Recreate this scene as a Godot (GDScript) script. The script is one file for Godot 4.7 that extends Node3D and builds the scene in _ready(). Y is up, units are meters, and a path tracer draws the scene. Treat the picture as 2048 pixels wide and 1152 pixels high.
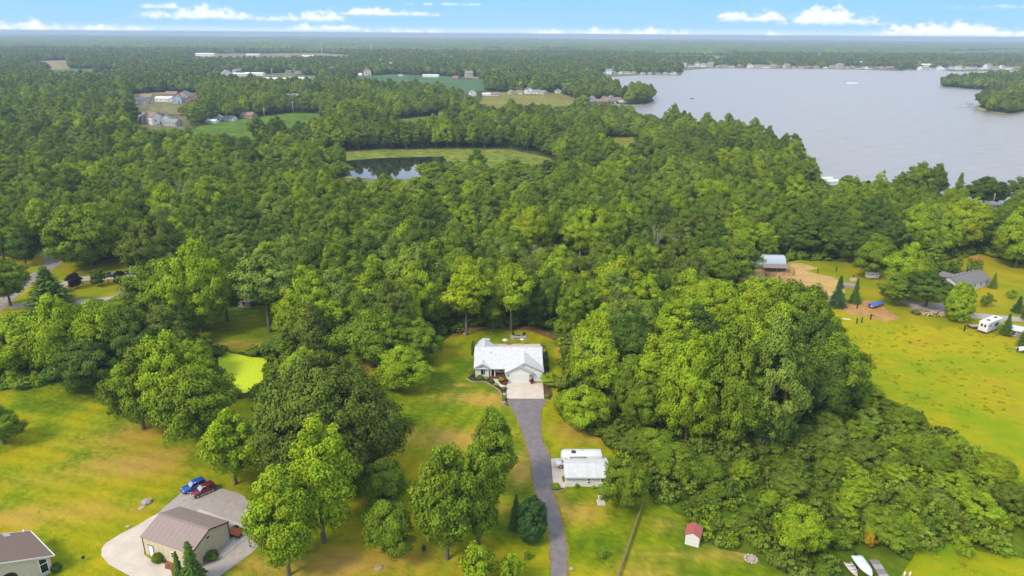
extends Node3D
# An aerial view over a country house in the woods by a lake. Metres, y up, the view looks along -z.

var rng := RandomNumberGenerator.new()
var round_grid := {}             # the same by 40 m squares
var n_low := FastNoiseLite.new()
var n_mid := FastNoiseLite.new()
var n_fine := FastNoiseLite.new()
var taken := {}
var mats := {}
var tex := {}
var tex_seed := 40
var open_areas: Array = []       # [polygon, bounding rect]: where no wood grows
var low_areas: Array = []        # [polygon, rect, lowest, highest]: scrub and young trees
var round_trees: Array = []      # [Vector2, radius] of the trees placed one by one
var tree_sets := {}
var label_pool: Array = []       # nodes whose labels are set once all are known
const GS := Color(0.70, 0.55, 0.16)   # vertex colours of the ground are shares of this linear colour


func _ready() -> void:
	rng.seed = 7
	# ---- camera
	var cam := Camera3D.new()
	cam.name = "camera"
	cam.fov = 45.193
	cam.near = 0.5
	cam.far = 40000.0
	cam.position = Vector3(0, 81, 0)
	cam.basis = Basis(Vector3.RIGHT, deg_to_rad(-20.19)) * Basis(Vector3.BACK, deg_to_rad(0.42))
	add_child(cam)
	# ---- sky, air and exposure
	var env := Environment.new()
	env.background_mode = Environment.BG_SKY
	env.background_energy_multiplier = 1.0
	env.sky = Sky.new()
	var pano := PanoramaSkyMaterial.new()
	pano.panorama = sky_texture()
	pano.energy_multiplier = 1.0
	env.sky.sky_material = pano
	env.tonemap_mode = Environment.TONE_MAPPER_LINEAR
	env.tonemap_exposure = 2.45
	env.sdfgi_enabled = true
	env.ssao_enabled = true
	env.ssil_enabled = true
	env.fog_enabled = true
	env.fog_density = 0.00013
	env.fog_light_color = Color(0.82, 0.90, 1.0)
	var we := WorldEnvironment.new()
	we.name = "world_environment"
	we.environment = env
	add_child(we)
	# ---- sun, veiled, high behind the left shoulder
	var sun := DirectionalLight3D.new()
	sun.name = "sun"
	sun.light_energy = 0.44
	sun.light_color = Color(1.0, 0.95, 0.86)
	sun.light_angular_distance = 14.0
	sun.shadow_enabled = true
	add_child(sun)
	sun.look_at_from_position(Vector3(-50, 68, 44), Vector3.ZERO)
	for n in [[n_low, 11, 0.012], [n_mid, 12, 0.075], [n_fine, 13, 0.45]]:
		n[0].seed = n[1]
		n[0].frequency = n[2]
		n[0].noise_type = FastNoiseLite.TYPE_SIMPLEX_SMOOTH
		n[0].fractal_octaves = 3
	build_ground()
	build_places()
	build_trees()
	finish_labels()


# ---------------------------------------------------------------- sky
func cloud_at(az: float, el: float, clouds: Array) -> Vector2:
	var v := 0.0
	var rise := 0.0
	var puff := n_fine.get_noise_2d(az * 1.1, el * 2.0)
	var curl := n_mid.get_noise_2d(az * 70.0, el * 130.0)
	for c in clouds:
		var u: float = wrapf(az - c[0], -180.0, 180.0) / (c[2] * 0.5)
		if absf(u) > 1.15:
			continue
		# a nearly flat foot and a heaped top
		var heap := pow(maxf(0.0, 1.0 - u * u), 0.7) * (0.62 + 0.75 * n_low.get_noise_2d(c[0] * 60.0 + u * 95.0, c[1] * 300.0))
		var foot: float = c[1] - c[3] * 0.5
		var f: float = (el - foot) / c[3]
		var inside := minf(smoothstep(-0.16, 0.10, f + puff * 0.12), smoothstep(-0.04, 0.50, heap - f + puff * 0.34 + curl * 0.20))
		inside *= smoothstep(1.12, 0.72, absf(u) + puff * 0.25)
		if inside > v:
			v = inside
			rise = clampf(f, 0.0, 1.0)
	return Vector2(v, rise)


func sky_texture() -> ImageTexture:
	n_fine.seed = 5
	n_fine.frequency = 0.9
	n_fine.fractal_octaves = 4
	n_mid.frequency = 0.03
	var w := 4096
	var h := 2048
	var small := Image.create_empty(512, 256, false, Image.FORMAT_RGB8)
	var top := Color(0.15, 0.36, 0.64)
	for y in 256:
		var el := 90.0 - (y + 0.5) / 256.0 * 180.0
		for x in 512:
			var az := wrapf((x + 0.5) / 512.0 * 360.0, -180.0, 180.0)
			var c: Color
			if el < 0.0:
				c = Color(0.42, 0.45, 0.42)
			else:
				var t := clampf(el / 60.0, 0.0, 1.0)
				c = Color(0.22, 0.45, 0.70).lerp(top, t)
				var d := Vector3(cos(deg_to_rad(el)) * sin(deg_to_rad(az)), sin(deg_to_rad(el)), -cos(deg_to_rad(el)) * cos(deg_to_rad(az)))
				var q := d / (0.22 + d.y)
				var k := n_fine.get_noise_3d(q.x * 1.1, 4.0, q.z * 1.1)
				var cover := lerpf(0.55, 1.0, smoothstep(-0.30, 0.20, k)) * smoothstep(3.0, 9.0, el) * 0.95
				c = c.lerp(Color(0.82, 0.82, 0.825), cover)
			small.set_pixel(x, y, c)
	small.resize(w, h, Image.INTERPOLATE_CUBIC)
	# the low band, where the view goes, at full fineness
	var clouds := [
		[-34.23, 0.59, 6.21, 1.41], [-31.52, 0.51, 7.04, 1.08], [-28.43, 0.26, 7.04, 1.08], [-23.18, 1.51, 9.52, 1.24], [-25.06, 1.76, 3.73, 0.50], [-16.04, 1.46, 7.87, 1.24], [-14.33, 0.50, 6.21, 0.58],
		[-8.38, 0.34, 7.87, 0.91], [-19.70, -0.10, 2.48, 0.33], [2.41, 0.24, 5.38, 0.58], [10.05, 0.50, 12.01, 1.16], [18.60, 1.67, 7.45, 1.32], [23.29, 1.58, 8.69, 1.49], [16.17, 1.53, 2.90, 0.58],
		[27.51, 0.73, 4.55, 0.58], [31.33, 0.67, 12.01, 1.08], [19.83, 0.17, 2.48, 0.29], [-10.20, 1.60, 12.42, 0.66], [-4.90, 2.15, 8.28, 0.25], [33.78, 1.98, 8.28, 0.33]]
	var r := RandomNumberGenerator.new()
	r.seed = 21
	for i in 90:
		var az := r.randf_range(-180.0, 180.0)
		if absf(az) < 44.0:
			continue
		var cw := r.randf_range(3.0, 10.0)
		clouds.append([az, r.randf_range(0.4, 6.5), cw, cw * r.randf_range(0.10, 0.16)])
	for i in 26:
		var cw := r.randf_range(5.0, 14.0)
		clouds.append([r.randf_range(-44.0, 44.0), r.randf_range(5.2, 9.0), cw, cw * 0.14])
	var rows := 114
	for y in range(1024 - rows, 1024):
		var el := (1024.0 - y - 0.5) / 1024.0 * 90.0
		var near: Array = clouds.filter(func(c): return absf(el - c[1]) < c[3] * 1.1)
		var base := Color(0.555, 0.63, 0.725).lerp(Color(0.40, 0.545, 0.72), smoothstep(0.0, 0.9, el)).lerp(Color(0.205, 0.44, 0.695), smoothstep(0.9, 3.4, el))
		var keep := smoothstep(4.6, 7.6, el)
		for x in w:
			var az := wrapf((x + 0.5) / w * 360.0, -180.0, 180.0)
			var c := base.lerp(Color(0.66, 0.69, 0.73), 0.20 * clampf(n_mid.get_noise_2d(az * 3.0, el * 60.0) + 0.2, 0.0, 1.0))
			var v := cloud_at(az, el, near)
			if v.x > 0.0:
				var lit := clampf(0.25 + v.y * 0.8 + 0.5 * n_fine.get_noise_2d(az * 2.5 + 40.0, el * 7.0), 0.0, 1.0)
				c = c.lerp(Color(0.665, 0.68, 0.715).lerp(Color(0.755, 0.75, 0.745), lit), v.x * 0.88)
			if keep > 0.0:
				c = c.lerp(small.get_pixel(x, y), keep)
			small.set_pixel(x, y, c)
	return ImageTexture.create_from_image(small)


# ---------------------------------------------------------------- naming
func numbered(called: String) -> String:
	var k: int = taken.get(called, 0)
	taken[called] = k + 1
	return called if k == 0 else "%s_%03d" % [called, k]


func tag(o: Node3D, label: String, category := "", group := "") -> Node3D:
	o.set_meta("label", label)
	if category:
		o.set_meta("category", category)
	if group:
		o.set_meta("group", group)
	return o


func thing(called: String, label: String, category: String, at := Vector3.ZERO, turn := 0.0, group := "") -> Node3D:
	var o := Node3D.new()
	o.name = numbered(called)
	add_child(o)
	o.position = at
	o.rotation.y = turn
	return tag(o, label, category, group)


func obj(called: String, mesh: Mesh, m: Material, parent: Node = null) -> MeshInstance3D:
	var o := MeshInstance3D.new()
	o.name = numbered(called) if parent == null else called
	o.mesh = mesh
	if m:
		o.material_override = m
	if parent == null:
		add_child(o)
	else:
		parent.add_child(o, true)
	return o


func struct(called: String, mesh: Mesh, m: Material, label: String) -> MeshInstance3D:
	var o := obj(called, mesh, m)
	o.set_meta("kind", "structure")
	o.set_meta("label", label)
	return o


# ---------------------------------------------------------------- materials
func noise_tex(key: String, freq: float, lo: float, hi: float, octaves := 4, stretch := 1.0) -> Texture2D:
	if not tex.has(key):
		var n := FastNoiseLite.new()
		tex_seed += 1
		n.seed = tex_seed
		n.noise_type = FastNoiseLite.TYPE_SIMPLEX_SMOOTH
		n.frequency = freq
		n.fractal_octaves = octaves
		var g := Gradient.new()
		g.offsets = PackedFloat32Array([0.15, 0.85])
		g.colors = PackedColorArray([Color(lo, lo, lo), Color(hi, hi, hi)])
		var t := NoiseTexture2D.new()
		t.width = 512
		t.height = 512
		t.seamless = true
		t.noise = n
		t.color_ramp = g
		tex[key] = t
	return tex[key]


# col is a linear base colour
func mat(key: String, col: Color, rough := 0.8, grain := "", scale := 0.3, metal := 0.0) -> StandardMaterial3D:
	if mats.has(key):
		return mats[key]
	var m := StandardMaterial3D.new()
	m.resource_name = key
	m.albedo_color = col.linear_to_srgb()
	m.roughness = rough
	m.metallic = metal
	m.metallic_specular = 0.4
	if grain:
		m.albedo_texture = tex[grain]
		m.uv1_triplanar = true
		m.uv1_world_triplanar = true
		m.uv1_scale = Vector3.ONE * scale
	mats[key] = m
	return m


func ground_mat(key: String, grain: String, scale: float, relief := 0.0) -> StandardMaterial3D:
	var m := mat(key, GS, 0.95, grain, scale)
	m.vertex_color_use_as_albedo = true
	m.metallic_specular = 0.15
	if relief > 0.0:
		m.heightmap_enabled = true
		m.heightmap_texture = tex["height"]
		m.heightmap_scale = relief
	return m


# ---------------------------------------------------------------- shapes
class Build:
	var st := SurfaceTool.new()
	func _init() -> void:
		st.begin(Mesh.PRIMITIVE_TRIANGLES)
		st.set_smooth_group(-1)
	func smooth(on := true) -> Build:
		st.set_smooth_group(0 if on else -1)
		return self
	# corners counter-clockwise as seen from outside
	func tri(a: Vector3, b: Vector3, c: Vector3) -> void:
		st.add_vertex(a)
		st.add_vertex(c)
		st.add_vertex(b)
	func quad(a: Vector3, b: Vector3, c: Vector3, d: Vector3) -> void:
		tri(a, b, c)
		tri(a, c, d)
	func box(c: Vector3, s: Vector3, t := Transform3D()) -> Build:
		var h := s * 0.5
		var p := []
		for i in 8:
			p.append(t * (c + Vector3(h.x if i & 1 else -h.x, h.y if i & 2 else -h.y, h.z if i & 4 else -h.z)))
		quad(p[4], p[5], p[7], p[6])
		quad(p[1], p[0], p[2], p[3])
		quad(p[0], p[4], p[6], p[2])
		quad(p[5], p[1], p[3], p[7])
		quad(p[6], p[7], p[3], p[2])
		quad(p[0], p[1], p[5], p[4])
		return self
	func bar(a: Vector3, b: Vector3, w: float, h := -1.0) -> Build:
		var z := (b - a).normalized()
		var x := (Vector3.UP if absf(z.y) < 0.95 else Vector3.RIGHT).cross(z).normalized()
		return box(Vector3.ZERO, Vector3(w, w if h < 0.0 else h, a.distance_to(b)), Transform3D(Basis(x, z.cross(x), z), (a + b) * 0.5))
	func tube(a: Vector3, b: Vector3, ra: float, rb: float, n := 8, caps := true) -> Build:
		var z := (b - a).normalized()
		var x := (Vector3.UP if absf(z.y) < 0.95 else Vector3.RIGHT).cross(z).normalized()
		var y := z.cross(x)
		for i in n:
			var p := x * cos(TAU * i / n) + y * sin(TAU * i / n)
			var q := x * cos(TAU * (i + 1) / n) + y * sin(TAU * (i + 1) / n)
			quad(a + p * ra, a + q * ra, b + q * rb, b + p * rb)
			if caps:
				tri(b, b + p * rb, b + q * rb)
				tri(a, a + q * ra, a + p * ra)
		return self
	# a slab whose upper face is a, b, c, d
	func slab(a: Vector3, b: Vector3, c: Vector3, d: Vector3, th: float) -> Build:
		var n := (b - a).cross(d - a).normalized() * -th
		quad(a, b, c, d)
		quad(d + n, c + n, b + n, a + n)
		quad(a + n, b + n, b, a)
		quad(b + n, c + n, c, b)
		quad(c + n, d + n, d, c)
		quad(d + n, a + n, a, d)
		return self
	# outline (x, y) extruded along z from z0 to z1; the outline runs counter-clockwise
	func prism(outline: PackedVector2Array, z0: float, z1: float) -> Build:
		var ids := Geometry2D.triangulate_polygon(outline)
		for i in range(0, ids.size(), 3):
			var a := outline[ids[i]]
			var b := outline[ids[i + 1]]
			var c := outline[ids[i + 2]]
			if (b - a).cross(c - a) < 0.0:
				var k := b
				b = c
				c = k
			tri(Vector3(a.x, a.y, z1), Vector3(b.x, b.y, z1), Vector3(c.x, c.y, z1))
			tri(Vector3(a.x, a.y, z0), Vector3(c.x, c.y, z0), Vector3(b.x, b.y, z0))
		for i in outline.size():
			var a := outline[i]
			var b := outline[(i + 1) % outline.size()]
			quad(Vector3(a.x, a.y, z0), Vector3(b.x, b.y, z0), Vector3(b.x, b.y, z1), Vector3(a.x, a.y, z1))
		return self
	# rings of equal count, each a list of points; counter-clockwise seen from the far end
	func loft(rings: Array) -> Build:
		for k in rings.size() - 1:
			var n: int = rings[k].size()
			for i in n:
				var j := (i + 1) % n
				quad(rings[k][i], rings[k][j], rings[k + 1][j], rings[k + 1][i])
		var last: Array = rings[-1]
		var first: Array = rings[0]
		for i in range(1, last.size() - 1):
			tri(last[0], last[i], last[i + 1])
			tri(first[0], first[i + 1], first[i])
		return self
	func done() -> ArrayMesh:
		st.generate_normals()
		return st.commit()


# ---------------------------------------------------------------- ground
func hills(x: float, z: float) -> float:
	var d := sqrt(x * x + z * z)
	if d < 2300.0:
		return 0.0
	return smoothstep(2300.0, 9000.0, d) * (4.0 + 13.0 * n_low.get_noise_2d(x * 0.06, z * 0.06))


func rect_of(p: PackedVector2Array) -> Rect2:
	var r := Rect2(p[0], Vector2.ZERO)
	for v in p:
		r = r.expand(v)
	return r


func keep_open(p: PackedVector2Array) -> PackedVector2Array:
	open_areas.append([p, rect_of(p)])
	return p


# a sheet of ground cut to an outline, with a colour at every grid point
func sheet(called: String, outline: PackedVector2Array, y: float, cell: float, colour: Callable, m: Material, label: String, far := false) -> MeshInstance3D:
	var r := rect_of(outline)
	var nx := int(ceil(r.size.x / cell)) + 1
	var nz := int(ceil(r.size.y / cell)) + 1
	var inside := PackedByteArray()
	inside.resize((nx + 1) * (nz + 1))
	for j in nz + 1:
		for i in nx + 1:
			inside[j * (nx + 1) + i] = 1 if Geometry2D.is_point_in_polygon(r.position + Vector2(i, j) * cell, outline) else 0
	var pos := PackedVector3Array()
	var nor := PackedVector3Array()
	var col := PackedColorArray()
	var idx := PackedInt32Array()
	var ids := {}
	var add := func(p: Vector2) -> int:
		var c: Color = colour.call(p.x, p.y)
		pos.append(Vector3(p.x, y + (hills(p.x, p.y) if far else 0.0), p.y))
		nor.append(Vector3.UP)
		col.append(Color(c.r / GS.r, c.g / GS.g, c.b / GS.b))
		return pos.size() - 1
	for j in nz:
		for i in nx:
			var k := [j * (nx + 1) + i, j * (nx + 1) + i + 1, (j + 1) * (nx + 1) + i + 1, (j + 1) * (nx + 1) + i]
			var sum: int = inside[k[0]] + inside[k[1]] + inside[k[2]] + inside[k[3]]
			var c0 := r.position + Vector2(i, j) * cell
			var quad := PackedVector2Array([c0, c0 + Vector2(cell, 0), c0 + Vector2(cell, cell), c0 + Vector2(0, cell)])
			if sum == 4:
				var v := []
				for q in 4:
					if not ids.has(k[q]):
						ids[k[q]] = add.call(quad[q])
					v.append(ids[k[q]])
				idx.append_array(PackedInt32Array([v[0], v[1], v[2], v[0], v[2], v[3]]))
			elif sum > 0 or nx * nz < 600:
				for piece in Geometry2D.intersect_polygons(quad, outline):
					var t := Geometry2D.triangulate_polygon(piece)
					var v := []
					for p in piece:
						v.append(add.call(p))
					for q in range(0, t.size(), 3):
						var a := piece[t[q]]
						if (piece[t[q + 1]] - a).cross(piece[t[q + 2]] - a) > 0.0:
							idx.append_array(PackedInt32Array([v[t[q]], v[t[q + 1]], v[t[q + 2]]]))
						else:
							idx.append_array(PackedInt32Array([v[t[q]], v[t[q + 2]], v[t[q + 1]]]))
	return struct(called, arrays(pos, nor, col, idx), m, label)


func arrays(pos: PackedVector3Array, nor: PackedVector3Array, col: PackedColorArray, idx: PackedInt32Array) -> ArrayMesh:
	var a := []
	a.resize(Mesh.ARRAY_MAX)
	a[Mesh.ARRAY_VERTEX] = pos
	a[Mesh.ARRAY_NORMAL] = nor
	if col.size():
		a[Mesh.ARRAY_COLOR] = col
	a[Mesh.ARRAY_INDEX] = idx
	var mesh := ArrayMesh.new()
	mesh.add_surface_from_arrays(Mesh.PRIMITIVE_TRIANGLES, a)
	return mesh


# an uneven, wandering edge for outlines drawn with few corners
func ragged(p: PackedVector2Array, step: float, amp: float) -> PackedVector2Array:
	var out := PackedVector2Array()
	for i in p.size():
		var a := p[i]
		var b := p[(i + 1) % p.size()]
		var n := maxi(1, int(a.distance_to(b) / step))
		for k in n:
			var q := a.lerp(b, float(k) / n)
			out.append(q + Vector2(n_mid.get_noise_2d(q.x * 3.0, q.y * 3.0), n_mid.get_noise_2d(q.y * 3.0 + 50.0, q.x * 3.0)) * amp)
	return out


func curved(p: PackedVector2Array, step := 1.0, closed := true) -> PackedVector2Array:
	var out := PackedVector2Array()
	var n := p.size()
	for i in n if closed else n - 1:
		var a := p[(i - 1 + n) % n] if closed or i > 0 else p[0]
		var b := p[i]
		var c := p[(i + 1) % n]
		var d := p[(i + 2) % n] if closed or i < n - 2 else p[n - 1]
		var k := maxi(1, int(b.distance_to(c) / step))
		for q in k:
			out.append(b.cubic_interpolate(c, a, d, float(q) / k))
	if not closed:
		out.append(p[n - 1])
	return out


const GRASS := Color(0.285, 0.355, 0.004)
const GRASS_DEEP := Color(0.130, 0.215, 0.004)
const GRASS_DRY := Color(0.560, 0.430, 0.008)
const GRASS_TAN := Color(0.600, 0.375, 0.085)
var dry_spots: Array = []        # [x, z, half width, half depth, strength]


func lawn(x: float, z: float) -> Color:
	var a := n_low.get_noise_2d(x * 1.6, z * 1.6)
	var b := n_mid.get_noise_2d(x, z)
	var c := n_fine.get_noise_2d(x * 1.3, z * 2.2)
	var t := 0.44 + a * 0.6 + b * 0.55 + c * 0.42
	var tan := 0.0
	for s in dry_spots:
		var dx: float = (x - s[0]) / s[2]
		var dz: float = (z - s[1]) / s[3]
		var q := dx * dx + dz * dz
		if q < 5.0:
			tan += s[4] * 1.25 * exp(-q * 1.0)
	tan = clampf(tan * (0.85 + b * 0.7 + c * 0.5), 0.0, 1.0)
	var col := GRASS_DEEP.lerp(GRASS, clampf(t * 2.0, 0.0, 1.0)).lerp(GRASS_DRY, clampf(t * 1.5 - 0.66 + tan * 0.8, 0.0, 0.95))
	col = col.lerp(GRASS_TAN, tan * 0.85)
	# mower passes
	var s := sin((x * 0.94 + z * 0.34) * TAU / 3.4) if x > -24.0 else sin((z * 0.96 - x * 0.28) * TAU / 3.6)
	return col * (1.0 + 0.075 * s + 0.16 * n_fine.get_noise_2d(x * 0.5 + z * 0.25, z * 3.0 - x * 1.2))


func meadow(x: float, z: float) -> Color:
	var a := n_low.get_noise_2d(x * 2.0 + 90.0, z * 3.0)
	var b := n_mid.get_noise_2d(x * 1.4, z * 2.2)
	var c := n_fine.get_noise_2d(x * 0.8, z * 1.6)
	var t := clampf(0.52 + a * 0.6 + b * 0.45 + c * 0.25 + smoothstep(-150.0, -185.0, z) * 0.28, 0.0, 1.0)
	var col := Color(0.250, 0.390, 0.004).lerp(Color(0.56, 0.46, 0.008), t).lerp(Color(0.50, 0.33, 0.03), smoothstep(0.25, 0.6, a * 0.9 - b * 0.5) * 0.5)
	return col.lerp(Color(0.15, 0.24, 0.006), smoothstep(0.22, 0.5, c * 0.8 + b * 0.4) * 0.55)


func yard(x: float, z: float) -> Color:
	var b := n_mid.get_noise_2d(x, z) * 0.5 + n_low.get_noise_2d(x * 3.0, z * 3.0) * 0.7
	return Color(0.26, 0.33, 0.006).lerp(Color(0.54, 0.42, 0.012), clampf(0.45 + b + n_fine.get_noise_2d(x, z) * 0.2, 0.0, 1.0))


func plain_field(g: Color, amount := 0.25) -> Callable:
	return func(x: float, z: float) -> Color:
		return g * (1.0 + amount * n_mid.get_noise_2d(x * 0.3, z * 0.3) + amount * 0.8 * n_low.get_noise_2d(x, z))


func earth(light: Color, dark: Color) -> Callable:
	return func(x: float, z: float) -> Color:
		return dark.lerp(light, clampf(0.6 + n_mid.get_noise_2d(x * 2.0, z * 2.0) * 0.6 + n_fine.get_noise_2d(x * 2.0, z * 2.0) * 0.4, 0.0, 1.0))


func build_ground() -> void:
	n_fine.seed = 13
	n_fine.frequency = 0.45
	n_fine.fractal_octaves = 3
	n_mid.frequency = 0.075
	noise_tex("height", 0.03, 0.0, 1.0, 5)
	noise_tex("grass", 0.045, 0.62, 1.0, 5)
	noise_tex("mottle", 0.02, 0.72, 1.0, 5)
	noise_tex("soft", 0.012, 0.93, 1.0, 4)
	noise_tex("concrete", 0.02, 0.88, 1.0, 5)
	noise_tex("speck", 0.12, 0.70, 1.0, 3)
	var gm := ground_mat("grass", "grass", 0.22, 2.0)
	var dm := ground_mat("earth", "mottle", 0.16, 5.0)
	var hm := ground_mat("far_grass", "mottle", 0.012)
	# the land itself: one sheet out to the horizon, brown-green under the trees
	var pos := PackedVector3Array()
	var nor := PackedVector3Array()
	var col := PackedColorArray()
	var idx := PackedInt32Array()
	var rings := 70
	var arms := 144
	for k in rings + 1:
		var d := 10800.0 * pow(float(k) / rings, 3.2)
		for i in arms:
			var x := d * sin(TAU * i / arms)
			var z := -d * cos(TAU * i / arms)
			pos.append(Vector3(x, hills(x, z) - 0.09, z))
			nor.append(Vector3.UP)
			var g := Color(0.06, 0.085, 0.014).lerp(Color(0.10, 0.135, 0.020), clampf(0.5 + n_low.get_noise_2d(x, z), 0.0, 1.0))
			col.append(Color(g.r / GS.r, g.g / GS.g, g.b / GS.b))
			if k < rings:
				var a := k * arms + i
				var b := k * arms + (i + 1) % arms
				idx.append_array(PackedInt32Array([a, a + arms, b + arms, a, b + arms, b]))
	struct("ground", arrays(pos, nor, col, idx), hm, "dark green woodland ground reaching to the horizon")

	dry_spots = []
	for s in DRY:
		dry_spots.append(s)
	# lawns
	sheet("lawn", keep_open(ragged(LAWN, 2.0, 1.2)), 0.0, 0.6, lawn, gm, "mown yellow-green lawn with dry tan patches round the white house")
	sheet("side_lawn", keep_open(ragged(SIDE_LAWN, 2.0, 1.5)), -0.006, 0.7, lawn, gm, "mown lawn right of the split rail fence")
	sheet("back_lawn", keep_open(BACK_LAWN), 0.0, 0.8, func(x, z): return lawn(x, z).lerp(Color(0.15, 0.24, 0.008), 0.4) * (1.0 + 0.10 * sin((z * 0.9 + x * 0.42) * TAU / 3.6)), gm, "striped green lawn between the trees left of the house")
	sheet("pasture", keep_open(ragged(PASTURE, 3.0, 2.0)), 0.0, 0.9, meadow, gm, "rough yellow-green pasture right of the big wood")
	sheet("farm_yard_grass", keep_open(ragged(YARD, 3.0, 1.6)), 0.004, 1.0, yard, gm, "grass of the farmyard round the grey-roofed house")
	sheet("corner_meadow", keep_open(ragged(CORNER, 2.0, 1.4)), 0.0, 0.8, meadow, gm, "weedy meadow in the lower right corner")
	sheet("roadside_grass", keep_open(ragged(ROADSIDE, 3.0, 1.6)), 0.0, 1.0, yard, gm, "yellow grass along the country road on the left")
	sheet("scrub_ground", ragged(SCRUB, 3.0, 2.0), -0.03, 1.0, func(x, z): return Color(0.10, 0.17, 0.010).lerp(Color(0.20, 0.27, 0.012), clampf(0.5 + n_mid.get_noise_2d(x * 2.0, z * 2.0) + n_fine.get_noise_2d(x, z) * 0.6, 0.0, 1.0)), gm, "low green ground cover under the thickets at the lower right")
	# far fields and clearings
	var green := Color(0.15, 0.24, 0.025)
	for f in FIELDS:
		sheet(f[0], keep_open(f[2]), 0.05, f[3], plain_field(f[4]), hm, f[1], true)
	# marsh and water
	sheet("marsh", keep_open(ragged(MARSH, 6.0, 4.0)), 0.02, 2.5, func(x, z): return Color(0.17, 0.23, 0.022).lerp(Color(0.26, 0.27, 0.05), clampf(0.5 + n_mid.get_noise_2d(x * 0.6, z * 0.6), 0.0, 1.0)), hm, "bright green marsh grass round the dark pond")
	sheet("marsh_flat", keep_open(ragged(MARSH_LOW, 5.0, 3.0)), 0.03, 2.5, func(x, z): return Color(0.20, 0.19, 0.07).lerp(Color(0.22, 0.27, 0.05), clampf(0.5 + n_mid.get_noise_2d(x * 0.7, z * 0.7) * 1.4, 0.0, 1.0)), hm, "pale reeds on the near side of the dark pond")
	var pond_m := mat("pond_water", Color(0.012, 0.016, 0.012), 0.04)
	pond_m.metallic_specular = 0.5
	sheet("pond", keep_open(POND), 0.06, 6.0, lawn, pond_m, "dark still pond in the marsh")
	var weed := mat("duckweed", Color(0.52, 0.62, 0.008), 0.7, "concrete", 0.12)
	sheet("duckweed_pond", keep_open(DUCKWEED), 0.03, 4.0, lawn, weed, "small pond covered with bright yellow-green duckweed")
	var lake_m := mat("lake_water", Color(0.26, 0.245, 0.235), 0.34, "concrete", 0.01)
	lake_m.metallic_specular = 0.5
	var nt := NoiseTexture2D.new()
	var nn := FastNoiseLite.new()
	nn.seed = 77
	nn.frequency = 0.02
	nn.fractal_octaves = 5
	nt.noise = nn
	nt.width = 512
	nt.height = 512
	nt.seamless = true
	nt.as_normal_map = true
	nt.bump_strength = 4.0
	lake_m.normal_enabled = true
	lake_m.normal_texture = nt
	lake_m.normal_scale = 0.5
	lake_m.uv1_triplanar = true
	lake_m.uv1_world_triplanar = true
	lake_m.uv1_scale = Vector3(0.0035, 0.01, 0.022)
	sheet("lake", keep_open(LAKE), 0.12, 40.0, lawn, lake_m, "wide grey lake")
	var isle: PackedVector2Array = ISLAND
	sheet("lake_spit", isle, 0.5, 12.0, plain_field(Color(0.12, 0.13, 0.04)), hm, "wooded spit of land at the right of the lake")
	sheet("lake_shore_lawns", FAR_SHORE, 0.04, 30.0, plain_field(Color(0.20, 0.21, 0.07)), hm, "lawns and yards of the houses along the far lake shore", true)
	# bare earth
	sheet("paddock_dirt", keep_open(ragged(PADDOCK, 2.5, 1.5)), 0.02, 1.0, earth(Color(0.72, 0.49, 0.28), Color(0.54, 0.33, 0.16)), dm, "bare tan riding paddock by the arched barn")
	sheet("dirt_track", keep_open(ragged(TRACK, 2.0, 1.6)), 0.016, 0.9, earth(Color(0.64, 0.36, 0.14), Color(0.46, 0.23, 0.075)), dm, "red-brown trampled dirt at the pasture gate")
	sheet("dirt_bank", keep_open(ragged(BANK, 2.0, 1.2)), 0.024, 1.0, earth(Color(0.74, 0.50, 0.24), Color(0.56, 0.35, 0.13)), dm, "sandy dirt strip behind the arched barn")
	sheet("wood_edge_soil", ragged(SOIL, 2.0, 0.8), 0.018, 0.7, earth(Color(0.34, 0.19, 0.08), Color(0.16, 0.10, 0.04)), dm, "brown soil strip along the wood behind the house")
	# drives and roads
	var asphalt := mat("asphalt", Color(0.205, 0.178, 0.175), 0.9, "concrete", 0.05)
	asphalt.heightmap_enabled = true
	asphalt.heightmap_texture = tex["speck"]
	asphalt.heightmap_scale = 0.4
	sheet("verge", curved(VERGE, 1.0), 0.008, 0.7, earth(Color(0.40, 0.27, 0.07), Color(0.24, 0.20, 0.02)), dm, "dry tan grass edge along the driveway")
	sheet("driveway", keep_open(curved(DRIVE, 1.0)), 0.03, 2.0, lawn, asphalt, "grey asphalt driveway curving up to the white house")
	var gravel := mat("gravel", Color(0.40, 0.345, 0.31), 0.95, "soft", 0.12)
	var road_m := mat("road", Color(0.36, 0.30, 0.27), 0.9, "mottle", 0.08)
	sheet("gravel_lot", keep_open(curved(LOT, 1.5)), 0.02, 3.0, lawn, gravel, "grey gravel yard behind the tan garage")
	var pale := mat("pale_concrete", Color(0.60, 0.51, 0.42), 0.9, "soft", 0.05)
	sheet("concrete_apron", keep_open(curved(APRON, 1.5)), 0.035, 3.0, lawn, pale, "pale curved concrete apron beside the tan garage")
	for r in ROADS:
		sheet(r[0], keep_open(r[2]), 0.03 + 0.004 * r[3], 6.0, lawn, gravel if r[4] else road_m, r[1])


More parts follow.
